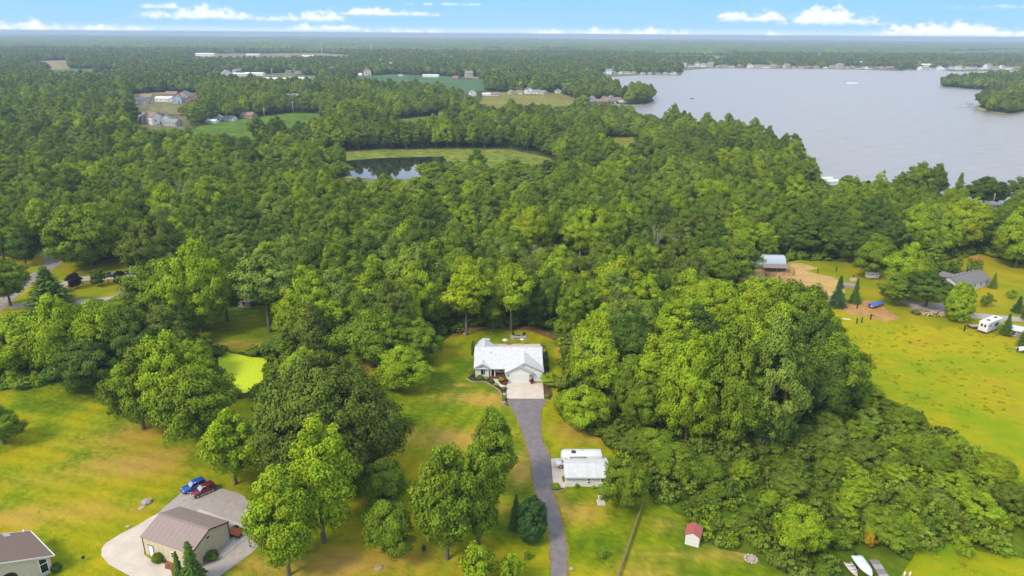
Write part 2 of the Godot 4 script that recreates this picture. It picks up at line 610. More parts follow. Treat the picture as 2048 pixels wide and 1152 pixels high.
# ---------------------------------------------------------------- the lie of the land, in metres (x, z)
var LAWN := PackedVector2Array([Vector2(-153.67, -141.58), Vector2(-121.97, -146.13), Vector2(-111.30, -150.06), Vector2(-100.67, -151.78), Vector2(-90.32, -144.90), Vector2(-70.50, -142.81), Vector2(-57.15, -144.91), Vector2(-49.93, -153.09), Vector2(-48.15, -165.82), Vector2(-41.18, -170.58), Vector2(-33.76, -166.97), Vector2(-24.28, -165.92), Vector2(-21.18, -174.14), Vector2(-16.97, -181.68), Vector2(-9.29, -186.13), Vector2(5.36, -186.40), Vector2(12.38, -180.81), Vector2(13.50, -171.51), Vector2(13.03, -158.14), Vector2(10.56, -144.00), Vector2(11.77, -133.97), Vector2(15.78, -132.98), Vector2(20.31, -125.12), Vector2(23.17, -119.71), Vector2(26.20, -110.23), Vector2(17.03, -86.29), Vector2(12.00, -73.54), Vector2(-91.58, -72.63)])
var SIDE_LAWN := PackedVector2Array([Vector2(26.66, -109.62), Vector2(28.82, -105.51), Vector2(31.52, -101.37), Vector2(33.30, -95.59), Vector2(39.92, -92.88), Vector2(45.41, -87.64), Vector2(43.65, -73.81), Vector2(10.60, -73.52), Vector2(16.06, -87.35), Vector2(23.93, -109.13)])
var BACK_LAWN := PackedVector2Array([Vector2(-98.36, -190.48), Vector2(-97.42, -200.55), Vector2(-87.69, -203.73), Vector2(-76.11, -202.24), Vector2(-69.41, -191.03), Vector2(-63.47, -176.72), Vector2(-65.50, -170.16), Vector2(-74.34, -168.44), Vector2(-85.70, -173.02)])
var DUCKWEED := PackedVector2Array([Vector2(-76.87, -168.71), Vector2(-69.35, -165.77), Vector2(-64.44, -164.95), Vector2(-62.86, -158.32), Vector2(-60.11, -147.31), Vector2(-65.76, -145.75), Vector2(-72.12, -152.74), Vector2(-77.67, -165.33)])
var PASTURE := PackedVector2Array([Vector2(93.60, -194.10), Vector2(87.20, -176.02), Vector2(77.78, -152.45), Vector2(84.51, -145.09), Vector2(93.20, -130.36), Vector2(94.15, -119.73), Vector2(99.52, -113.14), Vector2(114.59, -102.29), Vector2(147.91, -108.34), Vector2(219.01, -175.02), Vector2(179.59, -177.62), Vector2(146.07, -180.42), Vector2(135.86, -188.80), Vector2(116.10, -190.68), Vector2(108.08, -205.89), Vector2(101.86, -218.05)])
var YARD := PackedVector2Array([Vector2(77.13, -222.40), Vector2(81.66, -235.56), Vector2(90.68, -248.44), Vector2(110.46, -253.20), Vector2(129.00, -251.78), Vector2(147.70, -254.71), Vector2(167.27, -255.18), Vector2(186.0, -263.4), Vector2(193.98, -249.65), Vector2(234.96, -241.80), Vector2(179.59, -177.62), Vector2(146.07, -180.42), Vector2(135.86, -188.80), Vector2(116.10, -190.68), Vector2(108.08, -205.89), Vector2(98.99, -211.02), Vector2(96.78, -217.94)])
var CORNER := PackedVector2Array([Vector2(68.38, -94.74), Vector2(74.84, -95.66), Vector2(85.02, -92.18), Vector2(101.97, -87.66), Vector2(83.59, -66.37), Vector2(44.32, -66.05), Vector2(57.29, -86.69), Vector2(62.50, -88.35)])
var ROADSIDE := PackedVector2Array([Vector2(-223.90, -239.89), Vector2(-195.41, -251.49), Vector2(-180.93, -246.87), Vector2(-193.4, -269.0), Vector2(-183.9, -269.2), Vector2(-166.33, -246.00), Vector2(-142.02, -251.52), Vector2(-129.34, -233.56), Vector2(-116.65, -211.16), Vector2(-121.27, -201.34), Vector2(-143.37, -189.63), Vector2(-167.05, -171.61)])
var PADDOCK := PackedVector2Array([Vector2(76.72, -223.89), Vector2(81.01, -232.29), Vector2(89.32, -242.50), Vector2(102.10, -245.13), Vector2(107.55, -240.05), Vector2(115.47, -233.05), Vector2(114.93, -224.71), Vector2(110.96, -215.87), Vector2(104.81, -214.34), Vector2(98.10, -221.37), Vector2(94.00, -228.87), Vector2(90.33, -232.50), Vector2(81.43, -222.50)])
var TRACK := PackedVector2Array([Vector2(101.97, -214.28), Vector2(107.26, -207.62), Vector2(117.95, -211.40), Vector2(120.39, -208.77), Vector2(118.44, -202.69), Vector2(119.43, -196.17), Vector2(112.34, -192.13), Vector2(109.69, -195.98), Vector2(104.43, -197.88), Vector2(100.34, -205.74)])
var BANK := PackedVector2Array([Vector2(102.52, -249.32), Vector2(110.16, -249.50), Vector2(114.54, -243.66), Vector2(105.34, -240.00), Vector2(101.45, -243.36)])
var SOIL := PackedVector2Array([Vector2(-17.73, -178.89), Vector2(-13.62, -185.32), Vector2(-4.93, -187.69), Vector2(5.40, -187.88), Vector2(13.12, -181.17), Vector2(13.94, -174.10), Vector2(11.68, -178.39), Vector2(5.32, -184.22), Vector2(-3.42, -185.87), Vector2(-12.74, -182.82)])
var VERGE := PackedVector2Array([Vector2(-0.88, -145.03), Vector2(0.89, -135.73), Vector2(2.67, -126.41), Vector2(3.78, -118.42), Vector2(4.11, -111.67), Vector2(5.15, -105.38), Vector2(6.21, -100.15), Vector2(6.42, -95.30), Vector2(6.23, -87.57), Vector2(5.90, -80.65), Vector2(9.04, -80.68), Vector2(9.49, -87.61), Vector2(9.84, -94.48), Vector2(9.58, -99.26), Vector2(8.97, -104.99), Vector2(8.24, -110.02), Vector2(8.32, -115.11), Vector2(8.24, -121.29), Vector2(7.02, -126.47), Vector2(6.87, -130.80), Vector2(7.19, -139.11), Vector2(8.02, -145.16)])
var DRIVE := PackedVector2Array([Vector2(-0.52, -144.55), Vector2(1.23, -136.17), Vector2(3.10, -126.61), Vector2(4.08, -118.43), Vector2(4.40, -111.68), Vector2(5.52, -105.38), Vector2(6.56, -100.15), Vector2(6.76, -95.30), Vector2(6.54, -87.58), Vector2(6.20, -80.65), Vector2(8.67, -80.68), Vector2(9.09, -87.60), Vector2(9.42, -94.48), Vector2(9.15, -99.26), Vector2(8.61, -104.99), Vector2(7.86, -110.01), Vector2(8.03, -115.10), Vector2(7.92, -120.93), Vector2(6.69, -126.08), Vector2(6.54, -130.80), Vector2(6.85, -139.11), Vector2(7.64, -144.67)])
var LOT := PackedVector2Array([Vector2(-61.56, -107.98), Vector2(-60.62, -109.66), Vector2(-55.91, -109.71), Vector2(-49.52, -107.22), Vector2(-46.03, -101.86), Vector2(-41.44, -97.42), Vector2(-42.47, -92.97), Vector2(-45.94, -87.05), Vector2(-46.91, -84.62), Vector2(-49.22, -84.60), Vector2(-56.28, -90.50), Vector2(-61.86, -97.71), Vector2(-63.01, -102.08), Vector2(-62.31, -105.18)])
var APRON := PackedVector2Array([Vector2(-62.90, -102.22), Vector2(-60.76, -100.34), Vector2(-60.81, -96.45), Vector2(-60.33, -91.73), Vector2(-55.86, -89.60), Vector2(-53.43, -86.98), Vector2(-52.61, -83.54), Vector2(-56.71, -84.83), Vector2(-60.34, -87.02), Vector2(-64.81, -89.39), Vector2(-67.10, -91.31), Vector2(-68.01, -92.94), Vector2(-68.06, -94.39), Vector2(-66.94, -96.38), Vector2(-64.90, -99.10)])
var SCRUB := PackedVector2Array([Vector2(11.37, -132.91), Vector2(20.43, -126.07), Vector2(25.76, -111.46), Vector2(24.69, -105.46), Vector2(40.83, -73.79), Vector2(62.01, -73.98), Vector2(98.36, -83.48), Vector2(119.52, -108.01), Vector2(100.65, -114.76), Vector2(94.70, -120.62), Vector2(87.50, -145.14), Vector2(82.01, -148.71), Vector2(69.40, -135.83), Vector2(49.77, -123.65), Vector2(29.97, -129.11), Vector2(18.84, -146.53), Vector2(10.63, -145.20)])
var BOAT_PLACE := PackedVector2Array([Vector2(53.92, -92.56), Vector2(56.86, -93.53), Vector2(64.30, -93.37), Vector2(62.85, -86.74), Vector2(57.06, -73.93), Vector2(44.35, -73.82), Vector2(51.73, -87.17)])
var LAKE := PackedVector2Array([Vector2(166.2, -1422), Vector2(153.8, -1132), Vector2(158.8, -1019), Vector2(191.8, -1005), Vector2(183.3, -928), Vector2(162.3, -879), Vector2(137.4, -877), Vector2(77.1, -892), Vector2(72.9, -842), Vector2(128.1, -780), Vector2(141.1, -656), Vector2(170.1, -577), Vector2(184.7, -545), Vector2(198.6, -519), Vector2(190.1, -458), Vector2(173.0, -393.7), Vector2(173.2, -372.6), Vector2(205.6, -361.5), Vector2(259.3, -344.0), Vector2(311.2, -330.1), Vector2(576, -478), Vector2(2341, -2034), Vector2(1326, -1886), Vector2(1152, -1810), Vector2(1083, -1801), Vector2(1123, -1936), Vector2(949, -1806), Vector2(867, -1870), Vector2(614, -1885), Vector2(506, -1868), Vector2(412, -1752), Vector2(354.7, -1532), Vector2(280.1, -1541)])
var ISLAND := PackedVector2Array([Vector2(742, -1247), Vector2(804, -1331), Vector2(979, -1454), Vector2(1276, -1574), Vector2(965, -1006), Vector2(689, -768), Vector2(613, -813), Vector2(594, -828), Vector2(552, -798), Vector2(545, -824), Vector2(570, -878), Vector2(618, -934), Vector2(706, -1008), Vector2(764, -1082), Vector2(778, -1161), Vector2(759, -1203)])
var POND := PackedVector2Array([Vector2(-113.3, -465), Vector2(-91.5, -477), Vector2(-49.2, -486), Vector2(-41.1, -453), Vector2(-50.7, -421), Vector2(-59.2, -405), Vector2(-78.0, -403), Vector2(-95.7, -410)])
var MARSH := PackedVector2Array([Vector2(-149.4, -487), Vector2(-118.1, -504), Vector2(-98.2, -514), Vector2(-46.9, -519), Vector2(-2.2, -519), Vector2(24.2, -487), Vector2(32.5, -429), Vector2(7.6, -428), Vector2(-21.1, -444), Vector2(-42.0, -426), Vector2(-86.6, -451), Vector2(-109.2, -450), Vector2(-127.7, -458)])
var MARSH_LOW := PackedVector2Array([Vector2(-99.9, -373.4), Vector2(-100.3, -424), Vector2(-79.9, -414), Vector2(-60.5, -408), Vector2(-52.4, -391.2), Vector2(-48.6, -353.2), Vector2(-68.4, -350.2), Vector2(-85.0, -344.1)])
var FIELDS := [
	["farm_field", "bright green farm field beyond the woods on the left", PackedVector2Array([Vector2(-271.2, -589), Vector2(-288.3, -649), Vector2(-268.1, -694), Vector2(-241.3, -750), Vector2(-205.2, -757), Vector2(-165.1, -614), Vector2(-162.7, -533), Vector2(-197.1, -544), Vector2(-237.5, -530)]), 10.0, Color(0.13, 0.22, 0.02)],
	["farm_field", "small green field strip beyond the pond wood", PackedVector2Array([Vector2(-130.9, -590), Vector2(-134.4, -651), Vector2(-121.7, -699), Vector2(-81.8, -741), Vector2(-59.3, -733), Vector2(-55.7, -620), Vector2(-76.8, -578), Vector2(-104.5, -549)]), 10.0, Color(0.14, 0.21, 0.02)],
	["crop_field", "blue-green crop field with a farmhouse beside it", PackedVector2Array([Vector2(-303.4, -1223), Vector2(-314.8, -1348), Vector2(-284.7, -1432), Vector2(-257.8, -1508), Vector2(-137.7, -1451), Vector2(-58.6, -1363), Vector2(-39.5, -1093), Vector2(-41.6, -890), Vector2(-81.7, -921), Vector2(-122.8, -995), Vector2(-190.5, -1023)]), 25.0, Color(0.10, 0.19, 0.075)],
	["crop_field", "pale green field far away at the left edge", PackedVector2Array([Vector2(-996, -1546), Vector2(-991, -1637), Vector2(-874, -1608), Vector2(-688, -1260), Vector2(-771, -1197)]), 30.0, Color(0.13, 0.22, 0.08)],
	["stubble_field", "tan stubble field far away at the left", PackedVector2Array([Vector2(-1346, -2022), Vector2(-1291, -2111), Vector2(-989, -1614), Vector2(-1016, -1522)]), 40.0, Color(0.34, 0.28, 0.12)],
	["lakeside_meadow", "yellowish meadow below the row of lakeside houses", PackedVector2Array([Vector2(-68.6, -1071), Vector2(-12.4, -1057), Vector2(67.4, -1037), Vector2(83.1, -964), Vector2(61.2, -765), Vector2(12.3, -743), Vector2(-36.3, -774)]), 15.0, Color(0.26, 0.25, 0.05)],
	["clearing", "small yellow grass clearing in the wood left of the lake", PackedVector2Array([Vector2(74.3, -583), Vector2(100.4, -590), Vector2(94.9, -521), Vector2(80.1, -454), Vector2(62.4, -457)]), 5.0, Color(0.25, 0.26, 0.025)],
	["village_ground", "worn grass and drives of the village on the left", PackedVector2Array([Vector2(-522, -976), Vector2(-493, -1013), Vector2(-441, -1000), Vector2(-346.6, -789), Vector2(-345.4, -701), Vector2(-382.0, -717)]), 12.0, Color(0.25, 0.22, 0.09)],
	["village_ground", "worn ground round the gabled village houses below", PackedVector2Array([Vector2(-394.4, -744), Vector2(-371.6, -746), Vector2(-331.3, -720), Vector2(-277.2, -608), Vector2(-286.1, -576), Vector2(-323.5, -605)]), 10.0, Color(0.22, 0.20, 0.08)],
	["town_ground", "open ground round the long flat school buildings", PackedVector2Array([Vector2(-609, -1499), Vector2(-478, -1479), Vector2(-380.7, -1420), Vector2(-304.2, -1130), Vector2(-340.5, -1046), Vector2(-472, -1157)]), 30.0, Color(0.22, 0.23, 0.10)],
	["town_ground", "pale open ground round the far warehouses", PackedVector2Array([Vector2(-1268, -2814), Vector2(-1129, -2852), Vector2(-801, -3017), Vector2(-623, -2778), Vector2(-476, -2115), Vector2(-627, -1948), Vector2(-777, -1921), Vector2(-982, -2174)]), 60.0, Color(0.26, 0.26, 0.12)],
	["stubble_field", "pale tan field strip far beyond the lake", PackedVector2Array([Vector2(589, -3158), Vector2(800, -3136), Vector2(905, -3021), Vector2(703, -2339), Vector2(462, -2469)]), 50.0, Color(0.30, 0.27, 0.12)],
	["lakeside_lawn", "grass and road behind the near lake shore", PackedVector2Array([Vector2(234.3, -355.4), Vector2(252.4, -356.0), Vector2(235.2, -325.9), Vector2(210.4, -291.7), Vector2(197.1, -291.3), Vector2(216.2, -327.3)]), 4.0, Color(0.25, 0.24, 0.04)],
	["farm_field", "thin green field far away in the middle", PackedVector2Array([Vector2(-154.6, -4312), Vector2(-50.3, -4205), Vector2(-34.1, -3230), Vector2(-121.7, -3206)]), 60.0, Color(0.16, 0.24, 0.09)],
	["farm_field", "faint green fields far away at the right edge", PackedVector2Array([Vector2(2466, -4139), Vector2(3461, -4972), Vector2(2633, -3775), Vector2(1954, -3273)]), 80.0, Color(0.16, 0.24, 0.09)],
]
var ROADS := [
	["country_road", "grey country road crossing the left edge of the view", PackedVector2Array([Vector2(-174.24, -255.86), Vector2(-168.90, -250.87), Vector2(-167.09, -244.18), Vector2(-164.94, -230.58), Vector2(-161.50, -213.49), Vector2(-157.24, -198.95), Vector2(-150.57, -175.19), Vector2(-162.62, -183.68), Vector2(-165.68, -206.54), Vector2(-168.46, -221.13), Vector2(-171.82, -240.52)]), 0, false],
	["side_road", "short side road running up from the country road", PackedVector2Array([Vector2(-192.5, -267.6), Vector2(-186.5, -266.4), Vector2(-184.2, -260.9), Vector2(-180.56, -256.35), Vector2(-172.27, -249.54), Vector2(-168.74, -242.95), Vector2(-170.19, -239.98), Vector2(-178.05, -249.40), Vector2(-185.21, -257.55)]), 1, false],
	["gravel_drive", "gravel drive with two dark cars behind the board fence", PackedVector2Array([Vector2(-154.66, -221.93), Vector2(-150.81, -228.75), Vector2(-140.23, -230.59), Vector2(-130.15, -235.21), Vector2(-128.01, -230.87), Vector2(-137.96, -226.40), Vector2(-147.92, -224.11), Vector2(-151.65, -217.05)]), 1, true],
	["gravel_drive", "pale drive in front of the young purple trees", PackedVector2Array([Vector2(-157.99, -202.32), Vector2(-139.56, -205.74), Vector2(-126.35, -210.96), Vector2(-123.50, -207.39), Vector2(-130.45, -203.73), Vector2(-149.58, -199.10), Vector2(-155.15, -198.16)]), 1, true],
	["gravel_drive", "grey farmyard drive below the grey-roofed house", PackedVector2Array([Vector2(126.46, -212.03), Vector2(133.81, -209.03), Vector2(139.54, -209.15), Vector2(137.88, -202.23), Vector2(146.11, -200.31), Vector2(157.75, -197.30), Vector2(177.41, -192.58), Vector2(174.67, -189.14), Vector2(155.27, -193.71), Vector2(146.63, -195.10), Vector2(136.74, -197.70), Vector2(131.51, -202.10), Vector2(126.66, -206.26)]), 1, true],
	["lake_road", "pale road behind the near lake shore", PackedVector2Array([Vector2(230.8, -349.7), Vector2(243.0, -343.5), Vector2(240.6, -337.1), Vector2(228.1, -342.0)]), 2, true],
]
var DRY := [
	[-77.14, -116.72, 9.0, 3.6, 1.1], [-70.80, -121.18, 5.0, 2.4, 0.5], [-79.63, -130.63, 7.0, 4.5, 0.5], [-84.51, -124.69, 10.0, 4.0, 0.35], [-87.23, -100.72, 8.0, 3.0, 0.55], [-75.65, -102.90, 10.0, 3.0, 0.4], [-91.22, -111.63, 9.0, 2.5, 0.25],
	[-12.98, -127.36, 9.0, 4.0, 0.75], [-9.17, -144.90, 8.0, 3.0, 0.8], [-2.63, -143.81, 4.0, 4.0, 0.45], [2.05, -116.86, 2.6, 7.0, 0.8], [15.63, -131.33, 6.0, 2.2, 0.85], [13.01, -103.21, 4.0, 3.0, 0.6], [9.13, -106.00, 1.6, 4.0, 0.6],
	[-12.58, -151.06, 2.4, 0.8, 1.6], [-21.27, -90.86, 10.0, 3.0, 0.7], [-30.77, -89.63, 8.0, 3.5, 0.7], [-3.24, -103.72, 5.0, 2.5, 0.35], [-19.48, -170.95, 3.0, 1.0, 0.8], [13.43, -174.74, 1.4, 7.0, 0.5], [40.04, -93.24, 7.0, 2.2, 0.6],
	[27.23, -99.98, 3.0, 2.0, 0.5], [21.57, -87.94, 6.0, 3.0, 0.4], [-76.38, -173.84, 9.0, 2.4, 1.1], [-39.00, -160.11, 6.0, 3.0, 0.6], [-42.06, -89.51, 5.0, 2.5, 0.5], [27.36, -92.52, 8.0, 1.6, 0.35], [16.82, -126.98, 6.0, 1.5, 0.45],
]
# kind, leaf tone, x, z, height, crown width, label
var TREES := [
	["oval", "bright", -35.1, -87.4, 20.9, 9.1, "light green many-topped tree right of the tan garage, lowest of the lawn group"],
	["oval", "bright", -31.5, -94.9, 25.0, 11.0, "tall light green tree standing in front of the wide dark tree"],
	["dense", "olive", -35.8, -114.2, 24.7, 27.0, "very wide dark olive tree with a fine dense dome, largest on the lawn"],
	["broad", "bright", -52.4, -110.8, 16.3, 10.7, "bright green tree just behind the red and blue cars"],
	["broad", "mid", -63.4, -122.5, 19.3, 14.1, "broad green tree between the duckweed pond and the left lawn"],
	["broad", "mid", -79.5, -130.0, 20.0, 12.5, "rounded green tree at the top right of the left lawn, left of two"],
	["broad", "bright", -72.0, -131.8, 22.9, 12.8, "rounded green tree at the top right of the left lawn, right of two"],
	["broad", "mid", -22.3, -104.2, 10.1, 9.0, "small dark green tree at the right foot of the wide dark tree"],
	["broad", "mid", -19.3, -91.6, 11.5, 7.9, "bushy dark green tree alone on the middle lawn"],
	["oval", "mid", -10.3, -91.2, 21.6, 9.9, "big full green tree left of the driveway, front of a close pair"],
	["oval", "mid", -5.2, -94.6, 21.4, 7.3, "right half of the big green tree pair left of the driveway"],
	["oval", "mid", -2.9, -107.8, 18.7, 8.2, "slender pointed tree behind the big pair beside the driveway"],
	["round", "blue", 3.6, -95.9, 8.5, 6.6, "dense round dark bluish tree flecked with pale leaves by the driveway"],
	["conifer", "deep", 1.0, -98.9, 7.1, 2.9, "dark little conifer half hidden behind the round bluish tree"],
	["sparse", "bright", -4.8, -85.8, 8.1, 7.7, "loose light green tree at the bottom edge, left of a smaller one"],
	["sparse", "bright", 0.2, -85.8, 6.8, 4.5, "small loose light green tree at the bottom edge near the driveway"],
	["broad", "mid", 20.5, -105.1, 11.3, 8.1, "leafy tree hiding the right end of the white outbuilding"],
	["broad", "bright", -26.5, -148.3, 11.9, 11.7, "bright green rounded tree on the lawn left of the white house"],
	["spire", "olive", -52.0, -165.5, 16.1, 10.2, "olive cone-shaped tree above the duckweed pond"],
	["high", "pale", -69.5, -182.1, 24.2, 15.8, "pale grey-green tree with a bare leaning trunk beside the back lawn"],
	["broad", "bright", -88.9, -181.8, 27.4, 17.9, "tall bright green tree left of the striped back lawn"],
	["broad", "mid", -101.4, -185.9, 20.6, 15.8, "rounded green tree left of the tall bright one by the back lawn"],
	["broad", "mid", -85.0, -190.7, 20.7, 12.3, "green tree behind the tall bright one by the back lawn"],
	["broad", "mid", -105.4, -123.8, 9.7, 8.2, "tree cut by the left edge above the left lawn"],
	["broad", "bright", -112.3, -155.3, 21.5, 13.5, "bright green tree below the roadside lawn, middle of three"],
	["broad", "bright", -103.5, -157.1, 19.3, 12.2, "bright green tree below the roadside lawn, right of three"],
	["broad", "bright", -122.5, -156.3, 15.8, 16.1, "bright green tree below the roadside lawn, left of three"],
	["broad", "mid", -107.1, -165.7, 15.4, 15.7, "dark green tree behind the three bright ones below the road"],
	["broad", "bright", -98.0, -164.7, 10.6, 10.4, "small bright yellow-green tree left of the back lawn"],
	["broad", "deep", -100.8, -147.7, 13.9, 14.2, "dark tree over the hedge at the top of the left lawn"],
	["broad", "mid", -156.5, -200.6, 16.4, 12.3, "tree at the left edge covering the country road"],
	["pine", "deep", -143.5, -200.1, 13.3, 14.7, "wide dark spruce beside the country road"],
	["plum", "purple", -145.7, -216.7, 5.5, 5.3, "small round purple-leaved tree, left of the two by the board fence"],
	["plum", "purple", -132.1, -219.9, 5.2, 4.6, "small round purple-leaved tree, right of the two by the board fence"],
	["plum", "deep", -139.2, -218.8, 6.2, 5.4, "small green tree between two purple-leaved trees by the fence"],
	["oval", "bright", -186.4, -265.0, 19.5, 12.2, "tall light green tree rising at the road junction"],
	["broad", "deep", -178.5, -240.9, 14.0, 9.1, "round dark tree left of the road junction"],
	["broad", "mid", -190.5, -246.6, 20.7, 14.1, "rounded green tree at the left edge above the road"],
	["broad", "mid", -154.4, -241.5, 24.7, 26.2, "broad green tree right of the road junction"],
	["broad", "olive", -121.8, -224.7, 23.7, 18.7, "tall grey-green tree at the right end of the roadside meadow"],
	["high", "lime", -12.9, -181.1, 21.4, 13.8, "yellow-green tree with a bare pale trunk behind the white house"],
	["high", "bright", -0.2, -184.1, 20.5, 12.1, "tall light tree behind the fire pit"],
	["high", "mid", -5.4, -183.3, 11.1, 5.7, "thin young tree with a long bare trunk behind the house"],
	["high", "mid", 17.5, -174.2, 19.4, 9.5, "upright tree with a bare trunk at the right rear of the house lawn"],
	["broad", "bright", 20.5, -145.3, 18.1, 13.0, "pale green rounded tree at the wood edge right of the house"],
	["broad", "bright", 15.2, -133.0, 10.2, 10.9, "round bright bush-like tree overhanging the lawn right of the driveway"],
	["oval", "bright", 36.9, -126.3, 26.0, 11.8, "tall tree on the front edge of the big wood, above the outbuilding"],
	["oval", "mid", 45.0, -125.1, 28.7, 12.7, "tall tree in the middle of the big wood's front edge"],
	["oval", "pale", 52.9, -123.7, 30.6, 13.0, "tallest tree of the big wood's front edge with a pale bare trunk"],
	["broad", "mid", 72.0, -159.1, 25.1, 17.5, "broad tree at the upper right shoulder of the big wood"],
	["broad", "mid", 80.4, -165.0, 16.1, 10.4, "tree on the right edge of the big wood overlooking the pasture"],
	["broad", "bright", 64.8, -170.5, 22.7, 18.6, "full tree on top of the big wood below the paddock"],
	["broad", "bright", 53.8, -175.4, 20.3, 19.1, "bright topped tree on the upper left of the big wood"],
	["broad", "mid", 129.2, -234.4, 16.0, 14.9, "dark leafy tree above the white horse trailer"],
	["broad", "bright", 129.8, -215.3, 18.7, 14.1, "large feathery tree in the farmyard left of the grey-roofed house"],
	["oval", "mid", 121.8, -206.2, 11.3, 8.2, "slim tree at the foot of the large feathery farmyard tree"],
	["pine", "mid", 154.9, -242.8, 14.9, 9.9, "grey-green cone-shaped tree behind the farmyard"],
	["broad", "deep", 132.6, -206.4, 12.2, 12.4, "dark tree left of the grey-roofed house"],
	["round", "bright", 134.9, -194.1, 12.3, 10.2, "round bright green tree in front of the grey-roofed house"],
	["conifer", "blue", 103.5, -205.4, 10.3, 6.3, "dark conifer at the corner of the dirt paddock"],
	["conifer", "deep", 110.6, -208.6, 8.2, 4.3, "narrow conifer by the timber pile in the farmyard"],
	["conifer", "mid", 165.2, -223.8, 5.6, 3.4, "little conifer right of the grey-roofed house"],
	["arbor", "mid", 165.6, -238.5, 6.5, 1.8, "narrow clipped evergreen behind the grey house, leftmost of four"],
	["arbor", "mid", 166.7, -238.0, 6.1, 1.8, "narrow clipped evergreen behind the grey house, second of four"],
	["arbor", "mid", 168.2, -238.1, 5.9, 1.8, "narrow clipped evergreen behind the grey house, third of four"],
	["arbor", "mid", 169.6, -238.1, 5.5, 1.6, "narrow clipped evergreen behind the grey house, rightmost of four"],
	["arbor", "mid", 161.9, -238.5, 7.2, 2.4, "taller of two evergreens behind the left part of the grey roof"],
	["arbor", "deep", 158.8, -237.3, 5.3, 3.1, "wider of two evergreens behind the left part of the grey roof"],
	["sparse", "mid", 151.7, -206.3, 5.3, 4.6, "small bushy tree alone on the yellow farm lawn"],
	["sparse", "bright", 165.1, -214.2, 3.5, 4.0, "spindly sapling on the yellow farm lawn"],
	["conifer", "blue", 158.7, -201.8, 5.4, 4.2, "blue-grey spruce at the right edge of the farm lawn"],
	["plum", "olive", 155.7, -194.5, 6.2, 3.3, "brownish shrub tree cut by the right edge"],
	["pine", "deep", 142.9, -183.8, 6.6, 3.7, "dark conifer beside the white camper"],
	["pine", "deep", 142.5, -175.7, 7.3, 3.9, "dark conifer cut by the right edge by the small shed"],
	["broad", "bright", 188.4, -246.5, 25.0, 16.6, "broad tree at the right edge above the farm lawn"],
	["broad", "bright", 168.4, -274.0, 18.9, 19.6, "bright green tree above the grey-roofed house, left of two"],
	["broad", "lime", 179.6, -268.7, 21.6, 19.6, "yellow-green tree above the grey-roofed house, right of two"],
	["broad", "deep", 128.2, -254.2, 14.9, 17.2, "dark tree behind the sandy strip by the barn"],
	["broad", "mid", 78.3, -229.1, 16.7, 15.6, "tree at the left end of the arched barn"],
	["broad", "mid", 64.1, -214.9, 17.3, 18.0, "full tree left of the paddock"],
	["broad", "mid", 180.0, -367.9, 11.4, 10.2, "tree on the lake shore right of the docks"],
	["plum", "purple", 189.3, -365.7, 8.9, 4.0, "small dark purple tree on the lake shore"],
	["sparse", "bright", 195.1, -363.5, 15.5, 10.1, "loose light tree on the lake shore right of the purple one"],
	["oval", "mid", 205.5, -363.9, 15.0, 6.9, "slim tree on the lake shore"],
	["broad", "mid", 214.7, -361.8, 21.2, 15.2, "tall tree against the lake, highest of the near shore"],
	["broad", "olive", 223.4, -362.1, 19.6, 10.0, "grey-green tree beside the highest of the near shore"],
	["pine", "mid", 233.0, -357.7, 15.0, 8.9, "star-topped pine on the near lake shore"],
	["broad", "deep", 243.1, -351.2, 14.5, 16.9, "round dark tree on the near lake shore"],
	["broad", "olive", 249.9, -333.3, 19.0, 12.7, "brownish green tree at the right end of the near shore"],
	["broad", "bright", 29.7, -251.9, 21.8, 18.8, "bright topped tree in the middle of the wood behind the house"],
	["broad", "lime", 7.9, -257.7, 20.3, 13.5, "yellow-green tree standing out of the wood left of the bright one"],
	["oval", "bright", -18.8, -263.7, 18.3, 11.8, "light green pointed tree above the house wood"],
	["broad", "bright", 16.3, -221.1, 15.1, 11.8, "light tree beside the white dead snag"],
	["broad", "lime", -46.1, -227.4, 16.3, 12.1, "bright tree in the wood above the house lawn"],
	["conifer", "deep", -49.0, -84.9, 8.5, 4.9, "conifer in front of the tan garage, larger of two"],
	["conifer", "deep", -51.1, -84.9, 6.6, 2.9, "conifer in front of the tan garage, smaller of two"],
	["broad", "mid", 159.5, -898.7, 23.6, 25.1, "rounded tree on the tip of the lake peninsula"],
	["broad", "deep", 142.2, -917.8, 19.8, 10.9, "dark tree on the lake peninsula behind the houses"],
	["broad", "mid", 129.4, -968.1, 19.5, 17.5, "tree at the root of the lake peninsula"],
	["broad", "mid", -35.8, -160.2, 16.0, 15.9, "full dark green tree at the left corner of the house lawn"],
	["broad", "mid", -24.1, -164.1, 13.1, 11.7, "rounded tree on the left edge of the house lawn"],
	["broad", "bright", -49.8, -149.2, 10.8, 10.6, "light green bushy tree right of the duckweed pond"],
	["plum", "rust", 60.6, -95.0, 2.7, 2.5, "orange-brown shrub in the thicket above the covered boats"],
	["sparse", "bright", 75.2, -92.8, 4.5, 3.8, "pale leafy shrub on the corner meadow's upper edge"],
	["broad", "bright", 47.6, -93.3, 9.6, 7.8, "light green bushy tree in the thicket above the covered boats"],
	["plum", "mid", 15.2, -91.7, 2.0, 2.0, "small round bush on the lawn right of the driveway"],
	["plum", "mid", 2.8, -91.1, 1.8, 1.2, "tiny shrub on the lawn left of the driveway"],
	["plum", "deep", -25.5, -99.1, 1.3, 0.9, "tiny dark shrub alone on the lower middle lawn"],
	["plum", "deep", -14.3, -93.0, 1.2, 0.9, "tiny dark shrub under the big pair of trees"],
]
